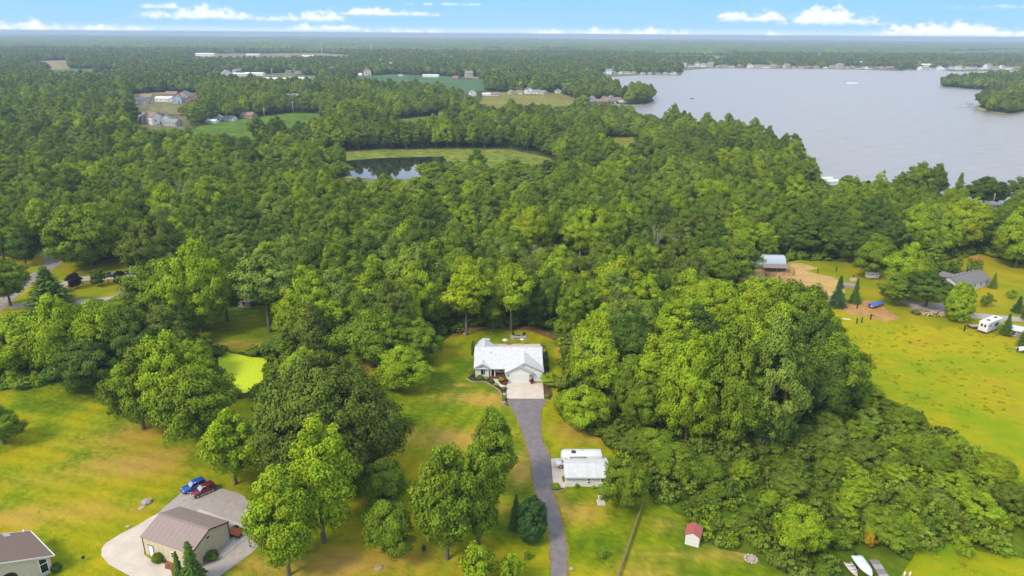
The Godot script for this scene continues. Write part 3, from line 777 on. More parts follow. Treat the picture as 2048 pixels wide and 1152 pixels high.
var FAR_SHORE := PackedVector2Array([Vector2(476, -2041), Vector2(551, -2038), Vector2(658, -2024), Vector2(794, -2015), Vector2(937, -2023), Vector2(1063, -1998), Vector2(1205, -2005), Vector2(1445, -2058), Vector2(1843, -2106), Vector2(1675, -1910), Vector2(1322, -1880), Vector2(1148, -1805), Vector2(1080, -1795), Vector2(1120, -1930), Vector2(947, -1800), Vector2(864, -1864), Vector2(612, -1879), Vector2(504, -1863), Vector2(411, -1747), Vector2(356.9, -1551), Vector2(279.4, -1537), Vector2(165.9, -1418), Vector2(167.9, -1490), Vector2(189.6, -1588), Vector2(294.6, -1623), Vector2(359.2, -1611)])
var BARE := [
	[-157.7, -321.0, 15.1, 16.5, 5, "bare grey dead tree with many branches above the roadside wood"],
	[9.1, -232.8, 11.1, 8.5, 3, "white dead snag in the scrub opening behind the house"],
	[60.1, -240.7, 12.2, 8.7, 5, "bare brown dead tree at the right of the scrub opening"],
	[25.0, -245.7, 5.9, 3.0, 0, "broken leaning dead trunk in the scrub opening"],
	[17.6, -144.1, 13.6, 6.5, 6, "bare twiggy dead tree at the wood edge right of the house"],
	[54.3, -252.5, 12.8, 5.7, 3, "thin dead tree on the far side of the scrub opening"],
	[-52.2, -767.4, 18.8, 9.7, 4, "bare brown dead tree beyond the pond wood"],
]
var LOW := [
	[PackedVector2Array([Vector2(11.30, -131.88), Vector2(20.23, -124.56), Vector2(25.53, -110.22), Vector2(32.06, -101.78), Vector2(33.40, -95.96), Vector2(40.00, -93.12), Vector2(46.00, -87.11), Vector2(58.22, -86.17), Vector2(69.57, -95.36), Vector2(85.27, -92.53), Vector2(97.51, -92.08), Vector2(108.92, -106.43), Vector2(99.52, -113.14), Vector2(94.15, -119.73), Vector2(86.55, -143.23), Vector2(81.44, -147.47), Vector2(68.52, -133.70), Vector2(48.90, -120.92), Vector2(29.26, -125.24), Vector2(18.59, -144.12), Vector2(10.56, -144.00)]), 3.0, 7.5],
	[PackedVector2Array([Vector2(-118.6, -423), Vector2(32.5, -429), Vector2(20.5, -326.4), Vector2(-29.3, -315.2), Vector2(-97.6, -343.7)]), 6.0, 10.5],
	[PackedVector2Array([Vector2(52.5, -262.1), Vector2(79.4, -266.1), Vector2(71.49, -229.95), Vector2(48.50, -229.45), Vector2(18.57, -228.79), Vector2(2.85, -236.55), Vector2(4.97, -257.65)]), 3.0, 8.0],
	[PackedVector2Array([Vector2(-136.22, -149.16), Vector2(-137.86, -168.93), Vector2(-125.91, -163.04), Vector2(-108.49, -169.43), Vector2(-92.67, -144.86), Vector2(-111.30, -150.06), Vector2(-121.64, -145.64)]), 3.0, 7.0],
	[PackedVector2Array([Vector2(-65.50, -170.16), Vector2(-54.71, -170.35), Vector2(-47.46, -153.13), Vector2(-57.31, -145.39), Vector2(-65.45, -164.04)]), 3.0, 6.0],
	[PackedVector2Array([Vector2(-67.6, -1000), Vector2(83.7, -972), Vector2(62.0, -710), Vector2(-47.9, -703)]), 5.0, 9.0],
	[PackedVector2Array([Vector2(26.29, -109.16), Vector2(35.74, -109.27), Vector2(50.08, -107.20), Vector2(61.20, -103.06), Vector2(58.76, -94.03), Vector2(48.96, -86.61), Vector2(45.41, -87.64), Vector2(39.92, -92.88), Vector2(33.30, -95.59), Vector2(31.52, -101.37)]), 1.6, 3.8],
	[PackedVector2Array([Vector2(46.04, -89.29), Vector2(65.52, -89.48), Vector2(52.04, -64.69), Vector2(29.56, -64.51), Vector2(42.62, -86.54)]), 1.2, 2.4],
	[PackedVector2Array([Vector2(47.7, -931), Vector2(96.0, -894), Vector2(137.2, -801), Vector2(150.6, -667), Vector2(121.6, -560), Vector2(89.4, -587), Vector2(33.1, -632)]), 6.0, 11.0],
	[PackedVector2Array([Vector2(-196.04, -188.64), Vector2(-143.37, -189.63), Vector2(-121.27, -201.34), Vector2(-116.32, -211.17), Vector2(-108.91, -206.80), Vector2(-92.53, -172.90), Vector2(-107.77, -163.34), Vector2(-153.67, -141.58)]), 3.0, 6.0],
	[PackedVector2Array([Vector2(62.64, -229.76), Vector2(76.42, -222.89), Vector2(94.40, -211.83), Vector2(102.28, -211.08), Vector2(107.49, -204.59), Vector2(93.11, -176.12), Vector2(80.46, -175.90), Vector2(70.37, -187.96), Vector2(59.03, -201.53)]), 4.0, 7.5],
	[PackedVector2Array([Vector2(-353.0, -645), Vector2(-279.3, -628), Vector2(-221.0, -495), Vector2(-273.2, -493)]), 4.0, 8.0],
	[PackedVector2Array([Vector2(-260.4, -583), Vector2(-194.4, -537), Vector2(-171.5, -470), Vector2(-222.8, -495)]), 4.0, 8.0],
	[PackedVector2Array([Vector2(152.5, -375.7), Vector2(173.1, -385.5), Vector2(204.3, -359.1), Vector2(257.8, -341.9), Vector2(241.6, -318.5), Vector2(182.1, -316.7), Vector2(138.3, -325.0)]), 5.0, 11.0],
	[PackedVector2Array([Vector2(232.4, -355.4), Vector2(255.1, -356.1), Vector2(209.6, -283.9), Vector2(195.6, -269.1), Vector2(181.2, -268.7)]), 4.0, 8.0],
]
var SHORE := [Vector3(456, 0, -1945), Vector3(473, 0, -1948), Vector3(501, 0, -1983), Vector3(510, 0, -1954), Vector3(529, 0, -1957), Vector3(546, 0, -1931), Vector3(561, 0, -1933), Vector3(581, 0, -1936), Vector3(605, 0, -1940), Vector3(622, 0, -1914), Vector3(650, 0, -1947), Vector3(664, 0, -1949), Vector3(669, 0, -1922), Vector3(689, 0, -1925), Vector3(707, 0, -1927), Vector3(714, 0, -1901), Vector3(733, 0, -1903), Vector3(755, 0, -1907), Vector3(774, 0, -1910), Vector3(797, 0, -1913), Vector3(822, 0, -1917), Vector3(858, 0, -1951), Vector3(862, 0, -1923), Vector3(882, 0, -1926), Vector3(912, 0, -1960), Vector3(902, 0, -1902), Vector3(932, 0, -1934), Vector3(933, 0, -1907), Vector3(953, 0, -1910), Vector3(970, 0, -1912), Vector3(975, 0, -1886), Vector3(1045, 0, -1870), Vector3(1061, 0, -1873), Vector3(1080, 0, -1875), Vector3(1100, 0, -1878), Vector3(1135, 0, -1910), Vector3(1173, 0, -1943), Vector3(1174, 0, -1916), Vector3(1196, 0, -1919), Vector3(1234, 0, -1953), Vector3(1238, 0, -1926), Vector3(1277, 0, -1959), Vector3(1278, 0, -1932), Vector3(1320, 0, -1966), Vector3(1322, 0, -1938), Vector3(1367, 0, -1973)]
var BAY := [Vector3(187.0, 0, -1529), Vector3(207.1, 0, -1570), Vector3(219.3, 0, -1572), Vector3(232.6, 0, -1574), Vector3(245.9, 0, -1576), Vector3(261.5, 0, -1578), Vector3(279.2, 0, -1560), Vector3(295.7, 0, -1563), Vector3(312.4, 0, -1565), Vector3(329.0, 0, -1567), Vector3(345.8, 0, -1569)]
var TOWN := [
	[Vector3(84.6, 0, -906), "tan brown house", 0.4, 0.9, "on the lake peninsula", "peninsula houses"], [Vector3(100.7, 0, -914), "grey grey tall", 0.2, 0.8, "on the lake peninsula", "peninsula houses"], [Vector3(107.5, 0, -901), "brick brown house", 1.4, 0.8, "on the lake peninsula", "peninsula houses"],
	[Vector3(116.0, 0, -909), "tan brown tall", 0.1, 0.85, "on the lake peninsula", "peninsula houses"], [Vector3(125.3, 0, -916), "grey brown tall", 0.3, 0.85, "on the lake peninsula", "peninsula houses"], [Vector3(135.4, 0, -924), "tan brown house", 1.3, 0.9, "on the lake peninsula", "peninsula houses"],
	[Vector3(143.7, 0, -993), "cream brown tall", 0.6, 0.9, "on the lake peninsula", "peninsula houses"], [Vector3(139.8, 0, -911), "cream brown house", 0.2, 0.75, "on the lake peninsula", "peninsula houses"],
	[Vector3(-56.2, 0, -984), "white grey tall", 0.3, 0.9, "by the lakeside meadow", "meadow houses"], [Vector3(-36.7, 0, -994), "white white shed", 1.5, 0.7, "by the lakeside meadow", "meadow houses"], [Vector3(-24.7, 0, -987), "grey brown house", 1.4, 0.9, "by the lakeside meadow", "meadow houses"],
	[Vector3(-2.0, 0, -1022), "tan brown house", 0.4, 1.0, "by the lakeside meadow", "meadow houses"], [Vector3(8.7, 0, -1023), "cream brown house", 1.2, 0.9, "by the lakeside meadow", "meadow houses"], [Vector3(21.7, 0, -1033), "white dark tall", 0.3, 1.0, "by the lakeside meadow", "meadow houses"],
	[Vector3(31.9, 0, -1034), "white grey house", 1.5, 1.0, "by the lakeside meadow", "meadow houses"], [Vector3(43.5, 0, -1018), "tan grey house", 0.5, 1.0, "by the lakeside meadow", "meadow houses"], [Vector3(65.8, 0, -1046), "white brown house", 0.2, 1.0, "by the lakeside meadow", "meadow houses"],
	[Vector3(-441, 0, -846), "grey dark house", 1.4, 1.35, "in the left village clearing", "village houses"], [Vector3(-458, 0, -897), "tan brown house", 1.2, 1.22, "in the left village clearing", "village houses"], [Vector3(-426, 0, -873), "white white shed", 1.5, 1.15, "in the left village clearing", "village houses"],
	[Vector3(-415, 0, -867), "white grey house", 0.2, 0.94, "in the left village clearing", "village houses"], [Vector3(-401, 0, -855), "blue grey tall", 0.1, 1.15, "in the left village clearing", "village houses"], [Vector3(-403, 0, -874), "white red tall", 0.9, 1.08, "in the left village clearing", "village houses"],
	[Vector3(-380.8, 0, -844), "brick brown tall", 0.3, 1.15, "in the left village clearing", "village houses"], [Vector3(-436, 0, -951), "blue grey house", 0.4, 1.22, "in the left village clearing", "village houses"], [Vector3(-449, 0, -942), "brick brown house", 1.4, 1.22, "in the left village clearing", "village houses"],
	[Vector3(-343.9, 0, -661), "tan grey tall", 0.7, 1.08, "below the left village clearing", "lower village houses"], [Vector3(-332.1, 0, -654), "white brown tall", 0.9, 1.22, "below the left village clearing", "lower village houses"], [Vector3(-323.0, 0, -658), "white grey tall", 0.3, 0.94, "below the left village clearing", "lower village houses"], [Vector3(-310.4, 0, -644), "grey grey house", 1.2, 1.08, "below the left village clearing", "lower village houses"],
	[Vector3(-283.1, 0, -664), "white white shed", 1.2, 0.68, "beyond the green farm field", "field edge houses"], [Vector3(-287.0, 0, -688), "white grey house", 0.2, 0.94, "beyond the green farm field", "field edge houses"], [Vector3(-274.0, 0, -685), "white dark house", 1.3, 0.81, "beyond the green farm field", "field edge houses"], [Vector3(-264.4, 0, -707), "brick brown house", 1.3, 1.08, "beyond the green farm field", "field edge houses"],
	[Vector3(-283.1, 0, -905), "grey grey house", 0.5, 1.35, "behind the green farm field", "field edge houses"], [Vector3(-278.5, 0, -919), "white grey house", 0.9, 1.22, "behind the green farm field", "field edge houses"], [Vector3(-66.2, 0, -742), "white grey shed", 1.4, 0.81, "by the small field strip", "field strip houses"], [Vector3(-73.5, 0, -742), "white dark house", 1.5, 0.68, "by the small field strip", "field strip houses"],
	[Vector3(-305.9, 0, -1430), "white white house", 1.4, 1.0, "beside the blue-green crop field", "crop field houses"], [Vector3(-292.9, 0, -1449), "cream grey tall", 0.3, 1.5, "beside the blue-green crop field", "crop field houses"], [Vector3(-224.4, 0, -1440), "white brown house", 1.2, 0.7, "beside the blue-green crop field", "crop field houses"], [Vector3(-161.7, 0, -1414), "white white long", 1.5, 0.75, "beside the blue-green crop field", "crop field houses"], [Vector3(-109.4, 0, -1372), "brick brown house", 1.2, 0.9, "beside the blue-green crop field", "crop field houses"],
	[Vector3(-407, 0, -1238), "grey white long", 1.5, 1.1, "in the far open school ground", "school buildings"], [Vector3(-378.9, 0, -1167), "tan grey shed", 1.4, 1.2, "in the far open school ground", "school buildings"], [Vector3(-378.4, 0, -1268), "white white long", 1.45, 1.0, "in the far open school ground", "school buildings"], [Vector3(-519, 0, -1308), "white grey tall", 0.6, 1.8, "in the far open school ground", "school buildings"], [Vector3(-531, 0, -1401), "cream white long", 1.5, 0.9, "in the far open school ground", "school buildings"], [Vector3(-509, 0, -1421), "white white long", 1.5, 0.9, "in the far open school ground", "school buildings"], [Vector3(-593, 0, -1410), "brick brown house", 0.4, 1.1, "in the far open school ground", "school buildings"],
	[Vector3(-1074, 0, -2544), "white white long", 1.55, 1.5, "on the far warehouse ground", "warehouses"], [Vector3(-921, 0, -2581), "cream white long", 1.5, 1.1, "on the far warehouse ground", "warehouses"], [Vector3(-781, 0, -2615), "brick red long", 1.4, 1.0, "on the far warehouse ground", "warehouses"], [Vector3(-711, 0, -2518), "white white long", 1.5, 1.0, "on the far warehouse ground", "warehouses"], [Vector3(-658, 0, -2426), "brick red long", 1.3, 1.0, "on the far warehouse ground", "warehouses"], [Vector3(-840, 0, -2083), "white white shed", 1.5, 1.6, "on the far warehouse ground", "warehouses"], [Vector3(-904, 0, -2109), "white white shed", 0.6, 1.5, "on the far warehouse ground", "warehouses"], [Vector3(-883, 0, -2113), "white white tall", 0.4, 1.6, "on the far warehouse ground", "warehouses"], [Vector3(-602, 0, -2490), "cream brown shed", 1.2, 1.6, "on the far warehouse ground", "warehouses"],
	[Vector3(-283.8, 0, -2735), "white white long", 1.55, 1.4, "alone in the far middle woods", "far lone buildings"], [Vector3(1171, 0, -2061), "white white long", 1.5, 1.3, "above the far lake shore", "far lone buildings"], [Vector3(871, 0, -2214), "white white shed", 1.3, 1.3, "above the far lake shore", "far lone buildings"], [Vector3(848, 0, -2210), "white white tall", 0.8, 1.1, "above the far lake shore", "far lone buildings"], [Vector3(1093, 0, -2291), "white white shed", 1.5, 1.2, "above the far lake shore", "far lone buildings"],
	[Vector3(148.5, 0, -323.3), "tan brown house", 0.5, 1.0, "behind the near lake shore", "near shore houses"], [Vector3(151.3, 0, -476), "grey brown house", 1.5, 0.9, "in the wood left of the lake", "near shore houses"], [Vector3(218.8, 0, -312.3), "tan brown house", 1.3, 1.1, "behind the lake road", "near shore houses"], [Vector3(202.6, 0, -293.1), "cream grey tall", 0.5, 0.9, "behind the lake road", "near shore houses"], [Vector3(206.3, 0, -356.8), "white grey house", 1.2, 0.8, "on the near lake shore", "near shore houses"],
	[Vector3(-414, 0, -607), "white grey house", 0.9, 0.8, "deep in the left woods", "left wood houses"], [Vector3(-671, 0, -963), "grey grey house", 0.6, 1.2, "deep in the left woods", "left wood houses"], [Vector3(-158.3, 0, -366.4), "brick red house", 1.2, 0.7, "in the woods below the green farm field", "left wood houses"], [Vector3(-531, 0, -959), "brick brown house", 1.1, 1.0, "deep in the left woods", "left wood houses"],
]


# ---------------------------------------------------------------- buildings and things
func v3(x: float, y: float, z: float) -> Vector3:
	return Vector3(x, y, z)


func paint(key: String, col: Color, rough := 0.5) -> StandardMaterial3D:
	return mat(key, col, rough)


func white() -> StandardMaterial3D:
	return mat("white_paint", Color(0.80, 0.785, 0.765), 0.6, "soft", 0.15)


func trim() -> StandardMaterial3D:
	return mat("white_trim", Color(0.82, 0.81, 0.80), 0.5)


func glass() -> StandardMaterial3D:
	return mat("dark_glass", Color(0.020, 0.024, 0.030), 0.08)


# a window facing local +z of t: frame, panes, centre bar
func window(parent: Node3D, t: Transform3D, w: float, h: float, bars := 1, frame: Material = null, called := "window") -> void:
	var b := Build.new()
	var f := 0.08
	for s in [-1, 1]:
		b.box(v3(s * (w - f) * 0.5, 0, 0.03), v3(f, h, 0.08), t)
		b.box(v3(0, s * (h - f) * 0.5, 0.03), v3(w - 2 * f, f, 0.08), t)
	for k in bars:
		b.box(v3(0, lerpf(-h, h, (k + 1.0) / (bars + 1)) * 0.5, 0.025), v3(w - 2 * f, 0.06, 0.07), t)
	var o := obj(called, b.done(), frame if frame else trim(), parent)
	var p := Build.new()
	for k in bars + 1:
		var y0 := lerpf(-h, h, float(k) / (bars + 1)) * 0.5 + 0.05
		var y1 := lerpf(-h, h, (k + 1.0) / (bars + 1)) * 0.5 - 0.05
		p = Build.new()
		p.box(v3(0, (y0 + y1) * 0.5, 0.012), v3(w - 2 * f, y1 - y0, 0.02), t)
		obj("pane", p.done(), glass(), o)


# roof plane a-b (eave) c-d (ridge), laid in n metal or shingle strips from eave to ridge
func roof_strips(parent: Node3D, a: Vector3, b: Vector3, c: Vector3, d: Vector3, n: int, m: Material, seam := 0.03, th := 0.12, called := "roof_panel") -> void:
	var up := (b - a).cross(d - a).normalized()
	for i in n:
		var u0 := float(i) / n
		var u1 := (i + 1.0) / n - 0.0006
		var s := Build.new()
		s.slab(a.lerp(b, u0), a.lerp(b, u1), d.lerp(c, u1), d.lerp(c, u0), th)
		if seam > 0.0:
			s.bar(a.lerp(b, u0) + up * seam * 0.5 + (b - a).normalized() * 0.03, d.lerp(c, u0) + up * seam * 0.5 + (b - a).normalized() * 0.03, 0.045, seam)
		obj(called, s.done(), m, parent)


func gable_wall(x0: float, x1: float, y0: float, y1: float, apex: float, z0: float, z1: float) -> ArrayMesh:
	return Build.new().prism(PackedVector2Array([Vector2(x0, y0), Vector2(x1, y0), Vector2(x1, y1), Vector2((x0 + x1) * 0.5, apex), Vector2(x0, y1)]), z0, z1).done()


func gable_roof(parent: Node3D, x0: float, x1: float, eave: float, apex: float, z0: float, z1: float, n: int, m: Material, seam := 0.03, over := 0.4) -> void:
	var cx := (x0 + x1) * 0.5
	var s := (apex - eave) / (cx - x0)
	var ye := eave - s * over + 0.14
	var ya := apex + 0.14
	roof_strips(parent, v3(x0 - over, ye, z0), v3(x0 - over, ye, z1), v3(cx, ya, z1), v3(cx, ya, z0), n, m, seam)
	roof_strips(parent, v3(x1 + over, ye, z1), v3(x1 + over, ye, z0), v3(cx, ya, z0), v3(cx, ya, z1), n, m, seam)
	obj("ridge_cap", Build.new().bar(v3(cx, ya + 0.015, minf(z0, z1) - 0.02), v3(cx, ya + 0.015, maxf(z0, z1) + 0.02), 0.26, 0.07).done(), m, parent)


func rake_trim(parent: Node3D, x0: float, x1: float, eave: float, apex: float, z: float, over := 0.4) -> void:
	var cx := (x0 + x1) * 0.5
	var s := (apex - eave) / (cx - x0)
	var b := Build.new()
	b.bar(v3(x0 - over, eave - s * over - 0.06, z), v3(cx, apex - 0.06, z), 0.05, 0.2)
	b.bar(v3(x1 + over, eave - s * over - 0.06, z), v3(cx, apex - 0.06, z + 0.003), 0.05, 0.2)
	obj("rake_board", b.done(), mat("grey_trim", Color(0.42, 0.41, 0.41), 0.6), parent)


func white_house() -> void:
	var o := v3(-0.8, 0, -160)
	var t := thing("house", "white ranch house with white roof and attached garage at the end of the driveway", "house", o)
	var roof := mat("white_roof", Color(0.60, 0.59, 0.585), 0.6, "soft", 0.12)
	var wall := white()
	var walls := Build.new()
	var put := func(x0: float, x1: float, z0: float, z1: float, y1: float) -> void:
		walls.box(v3((x0 + x1) * 0.5, y1 * 0.5, (z0 + z1) * 0.5) - o, v3(x1 - x0, y1, absf(z1 - z0)))
	put.call(-9.0, -5.6, -161.0, -155.3, 2.8)
	put.call(-5.6, -1.2, -161.0, -157.3, 2.8)
	put.call(-9.0, 7.4, -167.2, -161.0, 2.8)
	put.call(-1.2, 7.6, -161.0, -153.2, 2.8)
	put.call(-1.2, 4.9, -153.2, -152.5, 2.8)
	obj("wall", walls.done(), wall, t)
	obj("wall", Build.new().prism(PackedVector2Array([Vector2(-5.3, 2.8), Vector2(7.2, 2.8), Vector2(1.0, 5.55)]), -0.1, 0.1).done(), wall, t)
	var end: MeshInstance3D = t.get_child(1)
	end.transform = Transform3D(Basis(Vector3.UP, PI / 2), v3(-9.0 + 0.1, 0, -160.2) - o)
	var end2 := obj("wall", end.mesh, wall, t)
	end2.transform = Transform3D(Basis(Vector3.UP, PI / 2), v3(7.3, 0, -160.2) - o)
	# rear wing with its gable, and the flat patio cover behind it
	obj("rear_wing", gable_wall(-8.2, -4.0, 0, 2.9, 4.6, -8.0, -7.2), wall, t)
	gable_roof(t, -8.5, -4.0, 2.95, 4.6, -8.4, -1.6, 6, roof, 0.03, 0.5)
	var pc := [Vector3(-9.24, 2.9, -169.85) - o, Vector3(-6.28, 2.9, -170.71) - o, Vector3(-5.76, 2.9, -172.26) - o, Vector3(-7.77, 2.9, -172.72) - o]
	obj("patio_cover", Build.new().slab(pc[0], pc[1], pc[2], pc[3], 0.1).done(), roof, t)
	for k in [2, 3]:
		obj("porch_post", Build.new().box(pc[k] + v3(-0.3, -1.5, 0.3), v3(0.16, 2.8, 0.16)).done(), trim(), t)
	# main roof
	roof_strips(t, v3(-8.6, 2.72, 5.2), v3(8.65, 2.72, 5.2), v3(8.65, 5.72, -1.2), v3(-8.6, 5.72, -1.2), 19, roof)
	roof_strips(t, v3(8.65, 2.72, -7.6), v3(-8.6, 2.72, -7.6), v3(-8.6, 5.72, -1.2), v3(8.65, 5.72, -1.2), 19, roof)
	obj("ridge_cap", Build.new().bar(v3(-8.62, 5.74, -1.2), v3(8.67, 5.74, -1.2), 0.28, 0.07).done(), roof, t)
	obj("gutter", Build.new().bar(v3(-8.6, 2.60, 5.26), v3(-0.9, 2.60, 5.26), 0.12, 0.14).done(), trim(), t)
	# garage gables, the double one standing proud
	obj("garage_gable", gable_wall(-0.4, 8.4, 2.8, 2.8, 4.95, 6.55, 6.8), wall, t)
	gable_roof(t, -0.4, 8.4, 2.8, 4.95, 7.1, -0.4, 8, roof)
	rake_trim(t, -0.4, 8.4, 2.8, 4.95, 7.13)
	obj("garage_gable", gable_wall(-0.4, 5.7, 2.8, 2.8, 4.45, 7.25, 7.5), wall, t)
	gable_roof(t, -0.4, 5.7, 2.8, 4.45, 7.82, 6.6, 2, roof, 0.0)
	rake_trim(t, -0.4, 5.7, 2.8, 4.45, 7.85)
	# little gable over the left wing
	obj("wing_gable", gable_wall(-8.15, -4.85, 2.8, 2.8, 3.75, 4.6, 4.75), mat("pale_shingle", Color(0.66, 0.62, 0.60), 0.8, "soft", 0.8), t)
	gable_roof(t, -8.15, -4.85, 2.8, 3.75, 5.3, 2.4, 3, roof)
	rake_trim(t, -8.15, -4.85, 2.8, 3.75, 5.33)
	# garage doors of four sections
	var door_m := mat("garage_door", Color(0.72, 0.72, 0.73), 0.5)
	for d in [[2.65, 4.9, 7.5], [7.0, 2.7, 6.8]]:
		for k in 4:
			obj("garage_door_section", Build.new().box(v3(d[0], 0.30 + k * 0.56, d[2] + 0.02), v3(d[1], 0.535, 0.06)).done(), door_m, t)
		var fr := Build.new()
		fr.box(v3(d[0] - d[1] * 0.5 - 0.07, 1.2, d[2] + 0.04), v3(0.13, 2.4, 0.09))
		fr.box(v3(d[0] + d[1] * 0.5 + 0.07, 1.2, d[2] + 0.04), v3(0.13, 2.4, 0.09))
		fr.box(v3(d[0], 2.37, d[2] + 0.043), v3(d[1], 0.16, 0.09))
		obj("garage_door_frame", fr.done(), trim(), t)
	for x in [0.05, 5.4]:
		var l := obj("wall_lantern", Build.new().box(v3(x, 1.95, 7.6), v3(0.2, 0.42, 0.2)).done(), mat("black_metal", Color(0.02, 0.02, 0.02), 0.4), t)
		obj("lantern_cap", Build.new().box(v3(x, 2.19, 7.6), v3(0.26, 0.05, 0.26)).done(), mat("black_metal", Color.BLACK), l)
	# left wing front
	window(t, Transform3D(Basis(), v3(-6.35, 1.55, 4.72)), 0.95, 1.5, 1, mat("black_frame", Color(0.03, 0.03, 0.03), 0.4))
	for k in 6:
		obj("batten", Build.new().box(v3(-8.1 + k * 0.64, 1.4, 4.725), v3(0.06, 2.8, 0.04)).done(), trim(), t)
	# porch
	obj("porch_deck", Build.new().box(v3(-2.55, 0.18, 3.75), v3(4.2, 0.3, 2.3)).done(), mat("deck_brown", Color(0.20, 0.085, 0.045), 0.7, "mottle", 0.6), t)
	for k in 2:
		obj("porch_step", Build.new().box(v3(-3.2, 0.10 - k * 0.05, 5.1 + k * 0.4), v3(2.4, 0.16 - k * 0.05, 0.4)).done(), mat("deck_brown", Color.BLACK), t)
	for x in [-4.35, -3.35, -0.55]:
		obj("porch_post", Build.new().box(v3(x, 1.45, 4.75), v3(0.2, 2.4, 0.2)).done(), trim(), t)
	obj("porch_beam", Build.new().box(v3(-2.5, 2.52, 4.75), v3(4.3, 0.22, 0.22)).done(), trim(), t)
	var dm := mat("brown_door", Color(0.045, 0.022, 0.015), 0.5)
	var door := obj("front_door", Build.new().box(v3(-3.6, 1.4, 2.73), v3(1.05, 2.1, 0.07)).done(), dm, t)
	obj("handle", Build.new().box(v3(-3.2, 1.3, 2.79), v3(0.06, 0.25, 0.05)).done(), mat("steel", Color(0.5, 0.5, 0.5), 0.3, "", 1.0, 1.0), door)
	window(t, Transform3D(Basis(), v3(-1.75, 1.55, 2.72)), 1.0, 1.3, 1, mat("black_frame", Color.BLACK))
	obj("porch_railing", Build.new().bar(v3(-2.3, 0.95, 4.75), v3(-0.6, 0.95, 4.75), 0.07).bar(v3(-2.3, 0.5, 4.75), v3(-0.6, 0.5, 4.75), 0.05).done(), mat("deck_brown", Color.BLACK), t)
	for p in [v3(-7.2, 5.0, -0.2), v3(2.0, 5.4, -1.9), v3(-4.5, 4.9, 0.9)]:
		obj("roof_vent", Build.new().smooth().tube(p - v3(0, 0.2, 0), p + v3(0, 0.45, 0), 0.07, 0.07).done(), mat("grey_trim", Color.GRAY), t)

	# concrete in front of the garage, cast in six slabs
	var conc := mat("cream_concrete", Color(0.62, 0.53, 0.43), 0.9, "soft", 0.06)
	var pad := struct("garage_pad", Build.new().box(v3(3.35, -0.02, -148.45), v3(8.9, 0.1, 8.0)).done(), mat("joint", Color(0.32, 0.28, 0.23), 0.95), "cream concrete pad in front of the white house's garage")
	for i in 2:
		for j in 2:
			obj("slab", Build.new().box(v3(1.13 + i * 4.45, 0.03, -150.45 + j * 4.0), v3(4.42, 0.09, 3.97)).done(), conc, pad)
	sheet("front_walk", keep_open(curved(PackedVector2Array([Vector2(-4.59, -154.86), Vector2(-3.47, -154.88), Vector2(-3.04, -152.51), Vector2(-2.16, -151.22), Vector2(-1.05, -150.73), Vector2(-1.04, -149.46), Vector2(-2.51, -150.19), Vector2(-3.77, -151.97)]), 0.5)), 0.05, 2.0, lawn, conc, "pale curved walk from the porch to the garage pad")
	sheet("garden_bed", curved(PackedVector2Array([Vector2(-10.99, -155.03), Vector2(-8.90, -155.87), Vector2(-4.75, -155.94), Vector2(-1.19, -152.80), Vector2(-0.99, -144.55), Vector2(-0.84, -141.04), Vector2(-1.90, -141.94), Vector2(-2.30, -145.01), Vector2(-2.46, -147.19), Vector2(-3.33, -148.92), Vector2(-4.72, -150.67), Vector2(-6.51, -152.71), Vector2(-8.74, -152.68)]), 0.7), 0.036, 0.6, earth(Color(0.16, 0.085, 0.05), Color(0.07, 0.04, 0.025)), mats["earth"], "dark mulch bed along the front of the house")
	sheet("side_bed", PackedVector2Array([Vector2(8.43, -174.65), Vector2(9.41, -174.67), Vector2(9.93, -165.29), Vector2(9.51, -151.40), Vector2(9.98, -146.40), Vector2(9.15, -143.98), Vector2(7.76, -144.68), Vector2(7.94, -151.90), Vector2(8.09, -158.90)]), 0.034, 0.6, earth(Color(0.20, 0.12, 0.07), Color(0.09, 0.05, 0.03)), mats["earth"], "mulch bed along the right side of the house")
	var stone_m := mat("edge_stone", Color(0.45, 0.39, 0.31), 0.9, "mottle", 0.9)
	var edge := thing("stone_edging", "pale stone edging curving along the front mulch bed", "edging", Vector3(-4.60, 0, -150.67))
	var line := curved(PackedVector2Array([Vector2(-11.21, -154.49), Vector2(-9.99, -152.92), Vector2(-8.37, -152.69), Vector2(-6.51, -152.71), Vector2(-4.72, -150.67), Vector2(-3.33, -148.92), Vector2(-2.45, -146.95), Vector2(-2.29, -144.53), Vector2(-1.89, -141.71), Vector2(-0.96, -140.81)]), 0.45, false)
	for i in line.size() - 1:
		var a := line[i].lerp(line[i + 1], 0.06)
		var b := line[i].lerp(line[i + 1], 0.94)
		obj("stone", Build.new().bar(v3(a.x, 0.09, a.y) - edge.position, v3(b.x, 0.09, b.y) - edge.position, 0.2 + 0.05 * (i % 3), 0.16 + 0.04 * (i % 2)).done(), stone_m, edge)
